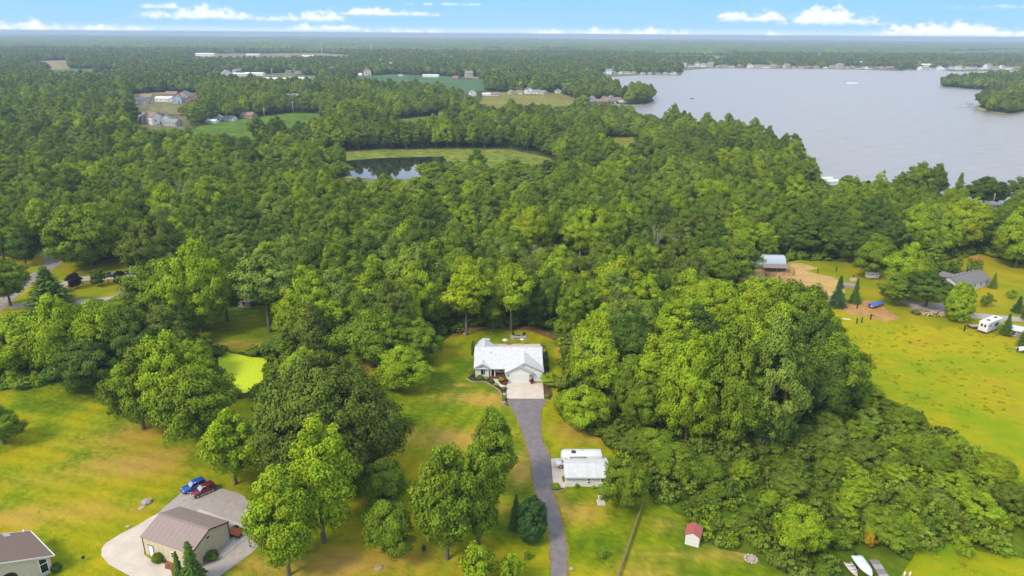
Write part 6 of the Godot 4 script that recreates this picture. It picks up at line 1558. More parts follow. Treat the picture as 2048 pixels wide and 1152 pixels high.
func far_house(style: String, at: Vector3, turn: float, size: float, where: String, group: String) -> void:
	var walls := {"white": Color(0.74, 0.73, 0.71), "cream": Color(0.62, 0.54, 0.38), "grey": Color(0.42, 0.43, 0.45), "tan": Color(0.50, 0.40, 0.29), "blue": Color(0.36, 0.43, 0.52), "brick": Color(0.36, 0.19, 0.14)}
	var s := style.split(" ")
	var roofs := {"grey": Color(0.24, 0.235, 0.24), "brown": Color(0.25, 0.175, 0.135), "white": Color(0.74, 0.74, 0.74), "dark": Color(0.11, 0.11, 0.12), "red": Color(0.36, 0.14, 0.09)}
	var wm := mat("far_wall_" + s[0], walls[s[0]], 0.8)
	var rm := mat("far_roof_" + s[1], roofs[s[1]], 0.8)
	var t: Node3D
	var key := style
	if not proto.has(key):
		match s[2]:
			"long": t = cottage("house", "", "building", at, turn, 14.0, 42.0, 5.0, 1.6, wm, rm, 8)
			"shed": t = cottage("house", "", "building", at, turn, 8.0, 18.0, 3.5, 1.6, wm, rm, 4)
			"tall":
				t = cottage("house", "", "house", at, turn, 9.0, 11.0, 5.6, 3.2, wm, rm, 3)
				obj("chimney", Build.new().box(v3(2.6, 8.2, 2.0), v3(0.9, 2.6, 0.9)).done(), mat("far_wall_brick", walls["brick"], 0.8), t)
			_:
				t = cottage("house", "", "house", at, turn, 8.5, 13.0, 3.0, 2.4, wm, rm, 3)
				obj("porch_roof", Build.new().slab(v3(6.6, 2.3, 4.0), v3(6.6, 2.3, -4.0), v3(4.2, 2.9, -4.0), v3(4.2, 2.9, 4.0), 0.12).done(), rm, t)
		proto[key] = t
	else:
		t = proto[key].duplicate()
		t.name = numbered("house")
		add_child(t)
	t.position = v3(at.x, hills(at.x, at.z), at.z)
	t.rotation.y = turn
	t.scale = Vector3.ONE * size
	var kinds := {"long": "long building", "shed": "low building", "tall": "two-storey house", "house": "house"}
	t.set_meta("category", "building" if s[2] in ["long", "shed"] else "house")
	label_pool.append([t, "%s %s with %s roof %s" % [s[0], kinds[s[2]], s[1], where], Vector2(at.x, at.z), group])
	# the open yard and street on the near side of each
	var d := -at.z
	for k in int(clampf(d * 0.11 / 22.0, 1.0, 9.0)):
		var q := 1.0 - k * 20.0 / d
		stand(Vector2(at.x * q, at.z * q), ((22.0 if s[2] == "long" else 9.0) if k == 0 else 6.0 + k * 0.6) * size)


func far_places() -> void:
	var r := RandomNumberGenerator.new()
	r.seed = 90
	var styles := ["white grey house", "tan brown house", "cream brown house", "grey dark house", "white grey tall", "white brown house", "tan grey tall", "blue grey house", "white dark house", "cream grey house", "brick brown house"]
	for p in SHORE:
		far_house(styles[r.randi() % styles.size()], p, r.randf_range(-0.5, 0.5) + (PI / 2 if r.randf() < 0.5 else 0.0), r.randf_range(1.05, 1.55), "on the far lake shore", "houses along the far lake shore")
	for p in BAY:
		far_house(styles[r.randi() % styles.size()], p, r.randf_range(-0.5, 0.5) + (PI / 2 if r.randf() < 0.5 else 0.0), r.randf_range(0.9, 1.3), "on the lake's left bay shore", "houses along the bay shore")
	for p in TOWN:
		far_house(p[1], p[0], p[2], p[3], p[4], p[5])
	# scattered roofs among the far woods
	for i in 110:
		var d := r.randf_range(1150.0, 3800.0)
		var x := r.randf_range(-0.70, 0.10) * d if i < 92 else r.randf_range(0.2, 0.74) * d
		if i >= 92:
			d = r.randf_range(2000.0, 2700.0)
			x = r.randf_range(0.2, 0.74) * d
		if is_open(x, -d, 10.0):
			continue
		far_house(styles[r.randi() % styles.size()], v3(x, 0, -d), r.randf() * PI, r.randf_range(0.9, 1.5), "among the far woods", "scattered far houses")
		if i % 2 == 0:
			var yard := PackedVector2Array()
			for k in 10:
				yard.append(Vector2(x, -d) + Vector2(cos(TAU * k / 10.0) * r.randf_range(16.0, 34.0), sin(TAU * k / 10.0) * r.randf_range(30.0, 60.0) + 40.0))
			sheet("yard", keep_open(yard), 0.05, 60.0, plain_field(Color(0.20, 0.24, 0.08).lerp(Color(0.34, 0.29, 0.15), r.randf())), mats["far_grass"], "pale yard of a house among the far woods", true)
	# docks and boats
	var pale := mat("dock_pale", Color(0.55, 0.52, 0.49), 0.9)
	for p in [[Vector3(356.9, 0, -1571), 24.0, PI * 0.5, "dock at the point of the bay shore"], [Vector3(188.5, 0, -973), 18.0, PI * 0.5, "dock at the tip of the lake peninsula"], [Vector3(565, 0, -878), 26.0, PI * 0.5, "dock on the left side of the wooded spit"], [Vector3(177.1, 0, -381.7), 16.0, 0.2, "dock on the near lake shore, left one"], [Vector3(179.3, 0, -381.8), 14.0, 0.2, "dock on the near lake shore, right one"], [Vector3(127.1, 0, -883), 14.0, 0.0, "dock on the near side of the lake peninsula"]]:
		var t := thing("dock", p[3], "dock", p[0], p[2])
		var n := 5
		var len: float = p[1]
		for k in n:
			obj("deck_panel", Build.new().box(v3(0, 0.75, -len * (k + 0.5) / n), v3(1.6, 0.12, len / n - 0.08)).done(), pale, t)
			obj("leg", Build.new().box(v3(0.7, 0.35, -len * (k + 0.5) / n), v3(0.14, 0.75, 0.14)).box(v3(-0.7, 0.35, -len * (k + 0.5) / n), v3(0.14, 0.75, 0.14)).done(), pale, t)
	for p in [[Vector3(183.1, 0, -403), "white canopied boat lift off the near shore, left one", Color(0.75, 0.75, 0.75)], [Vector3(184.1, 0, -395.5), "white canopied boat lift off the near shore, right one", Color(0.72, 0.72, 0.70)], [Vector3(565, 0, -884), "boat lift with a blue canopy beside the wooded spit", Color(0.10, 0.22, 0.40)], [Vector3(193.5, 0, -981), "boat lift with a pale red canopy at the peninsula tip", Color(0.60, 0.36, 0.34)], [Vector3(134.9, 0, -890), "white boat lift below the peninsula houses", Color(0.72, 0.72, 0.72)]]:
		var t := thing("boat_lift", p[1], "boat lift", p[0], 0.2 + PI / 2)
		var c: Color = p[2]
		obj("canopy", Build.new().prism(PackedVector2Array([Vector2(-1.6, 2.6), Vector2(1.6, 2.6), Vector2(1.3, 3.2), Vector2(0, 3.5), Vector2(-1.3, 3.2)]), -4.0, 4.0).done(), mat("canopy_%d" % int(c.r * 100), c, 0.8), t)
		for x in [-1.5, 1.5]:
			for z in [-3.5, 3.5]:
				obj("post", Build.new().box(v3(x, 1.3, z), v3(0.14, 2.6, 0.14)).done(), pale, t)
		var bh := obj("hull", Build.new().smooth().loft(boat_hull(6.0, 1.1, 0.8)).done(), trim(), t)
		bh.rotation.y = PI / 2
	var sb := thing("motor_boat", "white speedboat running across the middle of the lake", "boat", Vector3(606, 0, -1323), PI)
	obj("hull", Build.new().smooth().loft(boat_hull(10.0, 1.7, 1.1)).done(), trim(), sb)
	obj("windscreen", Build.new().slab(v3(1.0, 1.3, -1.2), v3(1.0, 1.3, 1.2), v3(0.2, 2.1, 1.0), v3(0.2, 2.1, -1.0), 0.05).done(), glass(), sb)
	obj("canopy", Build.new().box(v3(-1.0, 2.9, 0), v3(4.0, 0.15, 2.6)).bar(v3(-2.6, 1.0, 1.1), v3(-2.6, 2.9, 1.1), 0.1).bar(v3(0.6, 1.0, -1.1), v3(0.6, 2.9, -1.1), 0.1).done(), mat("dark_plastic", Color(0.045, 0.045, 0.05), 0.6), sb)
	var wk := sheet("boat_wake", PackedVector2Array([Vector2(613, -1329), Vector2(623, -1336), Vector2(633, -1326), Vector2(625, -1309), Vector2(611, -1310), Vector2(605, -1312)]), 0.2, 8.0, lawn, mat("foam", Color(0.75, 0.75, 0.75), 0.9), "white wake behind the speedboat")
	wk.set_meta("kind", "structure")
	var fb := thing("fishing_boat", "small dark fishing boat on the left part of the lake", "boat", Vector3(240.3, 0, -962), 0.1)
	obj("hull", Build.new().smooth().loft(boat_hull(5.5, 0.95, 0.8)).done(), mat("dark_hull", Color(0.04, 0.045, 0.05), 0.5), fb)
	obj("seat", Build.new().box(v3(-0.5, 0.95, 0), v3(0.5, 0.4, 1.2)).box(v3(1.0, 0.95, 0), v3(0.4, 0.4, 1.0)).done(), mat("black_metal", Color.BLACK), fb)
	# white sand rim of the wooded spit
	sheet("sand_shore", PackedVector2Array([Vector2(573, -885), Vector2(546, -835), Vector2(545, -808), Vector2(546, -788), Vector2(554, -798), Vector2(557, -825), Vector2(563, -854), Vector2(581, -892)]), 0.52, 6.0, earth(Color(0.5, 0.45, 0.36), Color(0.4, 0.36, 0.28)), mats["far_grass"], "pale shore rim of the wooded spit")


func build_places() -> void:
	white_house()
	outbuilding()
	motorhome()
	split_rail_fence()
	tan_garage()
	brown_house()
	red_shed()
	corner_boats()
	farm()
	left_side()
	far_places()


# ---------------------------------------------------------------- trees
const TONES := {
	"bright": Color(0.320, 0.455, 0.020), "lime": Color(0.350, 0.450, 0.014), "mid": Color(0.205, 0.305, 0.022), "deep": Color(0.112, 0.190, 0.026),
	"blue": Color(0.070, 0.150, 0.042), "olive": Color(0.165, 0.225, 0.032), "purple": Color(0.038, 0.020, 0.032), "pale": Color(0.235, 0.335, 0.050), "rust": Color(0.40, 0.28, 0.02),
}


func leaf_mat(tone: String) -> StandardMaterial3D:
	var key := "leaves_" + tone
	if mats.has(key):
		return mats[key]
	var m := mat(key, TONES[tone] if TONES.has(tone) else Color.WHITE, 0.8)
	m.vertex_color_use_as_albedo = true
	m.metallic_specular = 0.12
	m.cull_mode = BaseMaterial3D.CULL_DISABLED
	m.backlight_enabled = true
	m.backlight = Color(0.3, 0.3, 0.3)
	return m


func profile(kind: String, t: float) -> float:
	match kind:
		"oval": return pow(sin(PI * (0.06 + 0.88 * pow(t, 0.82))), 0.72)
		"spire": return pow(1.0 - t, 0.75) * 0.97 + 0.03
		"dome": return pow(sin(PI * (0.22 + 0.74 * pow(t, 0.75))), 0.6)
		"round": return pow(sin(PI * (0.10 + 0.86 * pow(t, 0.9))), 0.5)
		"column": return pow(sin(PI * (0.12 + 0.86 * t)), 0.4)
	return pow(sin(PI * (0.09 + 0.87 * pow(t, 0.88))), 0.58)


# One crown: many leaf clumps on boughs through an uneven envelope, each clump a shell of leaf sprays.
func crown_mesh(seed_: int, kind: String, w: float, h: float, base: float, n: int, lobe: float, leaves: float, leaf: float, uneven := 0.3, fill := 0.5) -> ArrayMesh:
	var r := RandomNumberGenerator.new()
	r.seed = seed_
	var pos := PackedVector3Array()
	var nor := PackedVector3Array()
	var col := PackedColorArray()
	var idx := PackedInt32Array()
	var centre := Vector3(0, lerpf(base, h, 0.45), 0)
	var lean := Vector2(r.randf_range(-1, 1), r.randf_range(-1, 1)) * w * 0.05
	for k in n:
		var t := r.randf()
		while r.randf() > profile(kind, t) + 0.12:
			t = r.randf()
		var a := k * 2.39996 + r.randf_range(-0.5, 0.5)
		var wob := 1.0 + uneven * n_mid.get_noise_3d(cos(a) * 9.0 + seed_ * 13.0, t * 16.0, sin(a) * 9.0) * 2.2
		var lr := lobe * r.randf_range(0.5, 1.3) * (0.75 + 0.35 * profile(kind, t))
		var reach := maxf(0.0, profile(kind, t) * w * 0.5 * wob - lr * 0.72) * lerpf(fill, 1.0, sqrt(r.randf()))
		var crest := 1.0 - 0.24 * clampf(0.5 + 1.1 * n_mid.get_noise_3d(cos(a) * 14.0 + seed_ * 7.0, 31.0, sin(a) * 14.0), 0.0, 1.0) * minf(1.0, reach / (w * 0.2))
		var y := lerpf(base + lr * 0.4, (h - lr * 0.6) * (crest if uneven > 0.25 else 1.0), t) + uneven * lr * r.randf_range(-0.6, 0.6)
		var c := Vector3(cos(a) * reach + lean.x * t, y, sin(a) * reach + lean.y * t)
		var out := (c - centre).normalized()
		var tint := r.randf_range(0.60, 1.0)
		var warm := r.randf_range(-0.06, 0.12)
		var count := int(leaves * lr * lr)
		var squash := r.randf_range(0.58, 0.95)
		for i in count:
			var yy := 1.0 - (i + 0.5) / count * 1.62
			var ph := i * 2.39996 + r.randf_range(-0.35, 0.35)
			var s := sqrt(maxf(0.0, 1.0 - yy * yy))
			var d := Vector3(cos(ph) * s, yy, sin(ph) * s)
			var q := c + (Vector3(d.x, d.y * squash, d.z) + out * maxf(0.0, d.dot(out)) * 0.24) * lr * r.randf_range(0.48, 1.28)
			var nn := (d + out * 0.35 + Vector3(r.randf_range(-1, 1), r.randf_range(-0.4, 1.1), r.randf_range(-1, 1)) * 0.85).normalized()
			var u := nn.cross(Vector3(r.randf_range(-1, 1), r.randf_range(-1, 1), r.randf_range(-1, 1))).normalized()
			var v := nn.cross(u)
			var size := leaf * r.randf_range(0.65, 1.35)
			u *= size * 0.62
			v *= size * 0.38
			var droop := nn * size * -0.16
			var sn := (d * 0.40 + out * 0.22 + nn * 0.75).normalized()
			var b := pos.size()
			pos.append_array(PackedVector3Array([q - u + droop, q - v, q + u + droop, q + v]))
			nor.append_array(PackedVector3Array([sn, sn, sn, sn]))
			var g := clampf(tint * r.randf_range(0.80, 1.12), 0.0, 1.0)
			var cc := Color(clampf(g * (1.0 + warm), 0.0, 1.0), g, g * 0.9)
			col.append_array(PackedColorArray([cc, cc, cc, cc]))
			if (u.cross(v)).dot(nn) > 0.0:
				idx.append_array(PackedInt32Array([b, b + 2, b + 1, b, b + 3, b + 2]))
			else:
				idx.append_array(PackedInt32Array([b, b + 1, b + 2, b, b + 2, b + 3]))
	return arrays(pos, nor, col, idx)


# needles: whorls of drooping boughs, each a row of sprays
func conifer_mesh(seed_: int, w: float, h: float, base: float, whorls: int, boughs: int, droop: float, loose := 0.0) -> ArrayMesh:
	var r := RandomNumberGenerator.new()
	r.seed = seed_
	var pos := PackedVector3Array()
	var nor := PackedVector3Array()
	var col := PackedColorArray()
	var idx := PackedInt32Array()
	for k in whorls:
		var t := (k + r.randf() * 0.6) / whorls
		var y := lerpf(base, h, t)
		var rad := w * 0.5 * (pow(1.0 - t, 0.85) + 0.03) * r.randf_range(0.85 - loose, 1.12)
		for j in boughs:
			var a := TAU * (j + r.randf()) / boughs + k * 0.7
			var d := Vector3(cos(a), 0, sin(a))
			var len := rad * r.randf_range(0.75, 1.15)
			var m := maxi(2, int(len / (w * 0.055)))
			var g0 := r.randf_range(0.66, 1.0)
			for i in m:
				var f := (i + 0.6) / m
				var q := d * len * f + Vector3(0, y - droop * len * f * f + h * 0.012 * r.randf_range(-1, 1), 0)
				var size := w * 0.085 * r.randf_range(0.7, 1.3)
				var u := (d + Vector3(r.randf_range(-1, 1), r.randf_range(-0.5, 0.2), r.randf_range(-1, 1)) * 0.5).normalized()
				var nn := (Vector3.UP + d * 0.7 + Vector3(r.randf_range(-1, 1), 0, r.randf_range(-1, 1)) * 0.4).normalized()
				var v := u.cross(nn).normalized() * size * 0.42
				u *= size * 0.8
				var sn := (Vector3.UP * 0.6 + d * 0.8 + nn * 0.3).normalized()
				var b := pos.size()
				pos.append_array(PackedVector3Array([q - u, q - v, q + u - Vector3(0, size * 0.2, 0), q + v]))
				nor.append_array(PackedVector3Array([sn, sn, sn, sn]))
				var g := clampf(g0 * r.randf_range(0.8, 1.1) , 0.0, 1.0)
				var cc := Color(g, g, g)
				col.append_array(PackedColorArray([cc, cc, cc, cc]))
				idx.append_array(PackedInt32Array([b, b + 1, b + 2, b, b + 2, b + 3]))
	return arrays(pos, nor, col, idx)


func trunk_mesh(seed_: int, h: float, girth: float, limbs: int, spread: float, first: float) -> ArrayMesh:
	var r := RandomNumberGenerator.new()
	r.seed = seed_
	var b := Build.new().smooth()
	var p := Vector3(0, -0.3, 0)
	var steps := 4
	for k in steps:
		var q := Vector3(r.randf_range(-0.25, 0.25) * k, h * 0.78 * (k + 1) / steps, r.randf_range(-0.25, 0.25) * k)
		b.tube(p, q, girth * (1.0 - 0.22 * k) * (1.25 if k == 0 else 1.0), girth * (1.0 - 0.22 * (k + 1)), 7, false)
		p = q
	for k in limbs:
		var y := h * lerpf(first, 0.74, (k + r.randf()) / limbs)
		var a := k * 2.4 + r.randf()
		var len := spread * r.randf_range(0.6, 1.0) * (1.2 - y / h)
		var from := Vector3(0, y, 0)
		var mid := from + Vector3(cos(a) * len * 0.55, len * 0.45, sin(a) * len * 0.55)
		var tip := mid + Vector3(cos(a + 0.4) * len * 0.5, len * 0.55, sin(a + 0.4) * len * 0.5)
		b.tube(from, mid, girth * 0.42, girth * 0.26, 5, false)
		b.tube(mid, tip, girth * 0.26, girth * 0.07, 5, false)
	return b.done()


# [crown, trunk, nominal width, nominal height]
func tree_set(kind: String) -> Array:
	if tree_sets.has(kind):
		return tree_sets[kind]
	var out := []
	match kind:
		"broad":
			for i in 5:
				out.append([crown_mesh(100 + i, "broad", 13.0, 18.0, 3.0 + i * 0.3, 150, 1.28, 120.0, 0.43, 0.38), trunk_mesh(i, 18.0, 0.42, 7, 5.5, 0.22), 13.0, 18.0])
		"big":
			for i in 2:
				out.append([crown_mesh(150 + i, "broad", 22.0, 23.0, 3.0, 330, 1.60, 84.0, 0.52, 0.36), trunk_mesh(10 + i, 22.0, 0.6, 10, 9.0, 0.18), 22.0, 23.0])
		"oval":
			for i in 4:
				out.append([crown_mesh(200 + i, "oval", 10.0, 20.0, 3.2, 140, 1.10, 140.0, 0.40, 0.38), trunk_mesh(20 + i, 20.0, 0.36, 8, 4.0, 0.2), 10.0, 20.0])
		"bigoval":
			for i in 3:
				out.append([crown_mesh(250 + i, "oval", 15.0, 23.0, 2.6, 250, 1.20, 120.0, 0.42, 0.42), trunk_mesh(30 + i, 23.0, 0.45, 9, 5.5, 0.18), 15.0, 23.0])
		"high":
			for i in 2:
				out.append([crown_mesh(280 + i, "broad", 11.0, 20.0, 7.4 + i, 150, 1.1, 110.0, 0.44, 0.42), trunk_mesh(36 + i, 20.0, 0.36, 8, 5.0, 0.36), 11.0, 20.0])
		"dense":
			out.append([crown_mesh(300, "dome", 29.0, 23.0, 3.0, 620, 1.45, 76.0, 0.44, 0.22, 0.72), trunk_mesh(40, 22.0, 0.75, 14, 13.0, 0.14), 29.0, 23.0])
		"sparse":
			for i in 2:
				out.append([crown_mesh(400 + i, "oval", 8.0, 10.0, 1.2, 44, 1.0, 95.0, 0.42, 0.5), trunk_mesh(50 + i, 10.0, 0.16, 9, 3.5, 0.12), 8.0, 10.0])
		"round":
			out.append([crown_mesh(500, "round", 7.0, 8.4, 0.5, 150, 0.72, 240.0, 0.30, 0.10, 0.8), trunk_mesh(60, 8.0, 0.2, 5, 2.5, 0.15), 7.0, 8.4])
		"plum":
			for i in 2:
				out.append([crown_mesh(520 + i, "round", 4.4, 5.6, 0.7, 46, 0.72, 200.0, 0.36, 0.22, 0.6), trunk_mesh(64 + i, 5.4, 0.12, 5, 1.6, 0.2), 4.4, 5.6])
		"arbor":
			out.append([crown_mesh(540, "column", 1.8, 5.6, 0.15, 60, 0.42, 420.0, 0.24, 0.12, 0.8), trunk_mesh(68, 5.0, 0.08, 2, 0.5, 0.3), 1.8, 5.6])
		"conifer":
			for i in 2:
				out.append([conifer_mesh(600 + i, 5.0, 9.5, 0.35, 34, 15, 0.28, 0.30), trunk_mesh(70 + i, 11.0, 0.16, 0, 0, 0.3), 5.0, 9.5])
		"spire":
			out.append([crown_mesh(620, "spire", 10.0, 18.0, 1.0, 150, 1.0, 110.0, 0.46, 0.22, 0.6), trunk_mesh(74, 17.0, 0.3, 6, 2.5, 0.15), 10.0, 18.0])
		"pine":
			out.append([conifer_mesh(640, 8.0, 11.0, 0.6, 26, 19, -0.12, 0.18), trunk_mesh(76, 12.0, 0.2, 0, 0, 0.3), 8.0, 11.0])
	tree_sets[kind] = out
	return out


func plant(kind: String, tone: String, x: float, z: float, h: float, w: float, label: String, group := "") -> Node3D:
	var all: Array = tree_set("big" if kind == "broad" and w > 16.5 else "bigoval" if kind == "oval" and w > 11.5 else kind)
	var s: Array = all[rng.randi() % all.size()]
	if kind in ["plum", "round", "arbor", "sparse"]:
		w *= 0.8
	var at := Vector3(x, 0, z)
	var names := {"conifer": "conifer", "pine": "conifer", "arbor": "evergreen_shrub", "plum": "small_tree", "sparse": "young_tree"}
	var t := thing(names.get(kind, "broadleaf_tree"), label, "shrub" if h < 2.0 else "tree", at, rng.randf() * TAU, group)
	t.scale = Vector3(w / s[2], h / s[3], w / s[2])
	obj("trunk", s[1], mat("bark", Color(0.20, 0.165, 0.125), 0.95, "mottle", 0.8), t)
	obj("crown", s[0], leaf_mat(tone), t)
	return t


func is_open(x: float, z: float, margin: float) -> bool:
	var p := Vector2(x, z)
	if z < -700.0 and x > 400.0 and Geometry2D.is_point_in_polygon(p, ISLAND):
		return false
	for a in open_areas:
		var r: Rect2 = a[1]
		if not r.grow(margin).has_point(p):
			continue
		if Geometry2D.is_point_in_polygon(p, a[0]):
			return true
		if margin > 0.0:
			for d in [Vector2(margin, 0), Vector2(-margin, 0), Vector2(0, margin), Vector2(0, -margin)]:
				if Geometry2D.is_point_in_polygon(p + d, a[0]):
					return true
	return false


func bare_tree(a: Array) -> void:
	var r := RandomNumberGenerator.new()
	r.seed = int(a[0] * 7.0)
	var h: float = a[2]
	var w: float = maxf(a[3], 1.0)
	var t := thing("dead_tree", a[5], "dead tree", Vector3(a[0], 0, a[1]))
	var m := mat("dead_wood", Color(0.46, 0.40, 0.33), 0.9, "mottle", 0.8)
	var b := Build.new().smooth()
	b.tube(Vector3(0, -0.2, 0), Vector3(w * 0.04, h * (0.55 if a[4] else 0.98), 0), h * 0.022 + 0.1, h * 0.012 + 0.03, 7)
	obj("trunk", b.done(), m, t)
	for k in a[4] * 3:
		var an: float = TAU * k / (a[4] * 3.0) + r.randf()
		var y := h * r.randf_range(0.12, 0.55)
		var p := Vector3(w * 0.04 * y / h, y, 0)
		var br := Build.new().smooth()
		var len := (h - y) * r.randf_range(0.7, 1.05)
		var q := p
		var dir := Vector3(cos(an) * w * 0.55 / h, 1.0, sin(an) * w * 0.55 / h).normalized()
		for i in 3:
			var e := q + dir * len / 3.0
			br.tube(q, e, h * 0.011 * (1.0 - i * 0.28) + 0.02, h * 0.011 * (0.72 - i * 0.28) + 0.015, 5, false)
			for f in 2:
				var tw := Vector3(dir.x + r.randf_range(-0.7, 0.7), r.randf_range(0.4, 1.0), dir.z + r.randf_range(-0.7, 0.7)).normalized()
				br.tube(e, e + tw * len * 0.22, h * 0.004 + 0.015, 0.012, 4, false)
			q = e
			dir = (dir + Vector3(r.randf_range(-0.2, 0.2), 0.05, r.randf_range(-0.2, 0.2))).normalized()
		obj("branch", br.done(), m, t)


# many copies of one tree as one object
func many(called: String, label: String, mesh: Mesh, places: Array) -> void:
	if places.is_empty():
		return
	var mm := MultiMesh.new()
	mm.transform_format = MultiMesh.TRANSFORM_3D
	mm.use_colors = true
	mm.mesh = mesh
	mm.instance_count = places.size()
	for i in places.size():
		mm.set_instance_transform(i, places[i][0])
		mm.set_instance_color(i, places[i][1])
	var o := MultiMeshInstance3D.new()
	o.name = numbered(called)
	o.multimesh = mm
	add_child(o)
	o.set_meta("kind", "stuff")
	o.set_meta("label", label)


func with_bark(crown: ArrayMesh, trunk: Mesh) -> ArrayMesh:
	var mesh := ArrayMesh.new()
	mesh.add_surface_from_arrays(Mesh.PRIMITIVE_TRIANGLES, crown.surface_get_arrays(0))
	mesh.surface_set_material(0, leaf_mat("any"))
	if trunk:
		mesh.add_surface_from_arrays(Mesh.PRIMITIVE_TRIANGLES, trunk.surface_get_arrays(0))
		mesh.surface_set_material(1, mat("bark", Color.WHITE))
	return mesh


func near_a_thing(x: float, z: float, margin: float) -> bool:
	for t in round_grid.get(Vector2i(floori(x / 80.0), floori(z / 80.0)), []):
		if t[0].distance_to(Vector2(x, z)) < t[1] + margin:
			return true
	return false


func stand(p: Vector2, r: float) -> void:
	var e := [p, r]
	round_trees.append(e)
	for i in range(floori((p.x - r - 34.0) / 80.0), floori((p.x + r + 34.0) / 80.0) + 1):
		for j in range(floori((p.y - r - 34.0) / 80.0), floori((p.y + r + 34.0) / 80.0) + 1):
			round_grid.get_or_add(Vector2i(i, j), []).append(e)


func wood_tone(x: float, z: float) -> String:
	var k := n_low.get_noise_2d(x * 1.4, z * 1.4) * 0.55 + rng.randf_range(-0.5, 0.5)
	if k < -0.30: return "deep"
	if k < 0.06: return "mid"
	if k < 0.20: return "olive"
	if k < 0.34: return "pale"
	if k < 0.60: return "bright"
	return "lime"


func wood_colour(x: float, z: float) -> Color:
	var c: Color = TONES[wood_tone(x, z)]
	return c.lerp(TONES["mid"], 0.25) * rng.randf_range(0.85, 1.12)


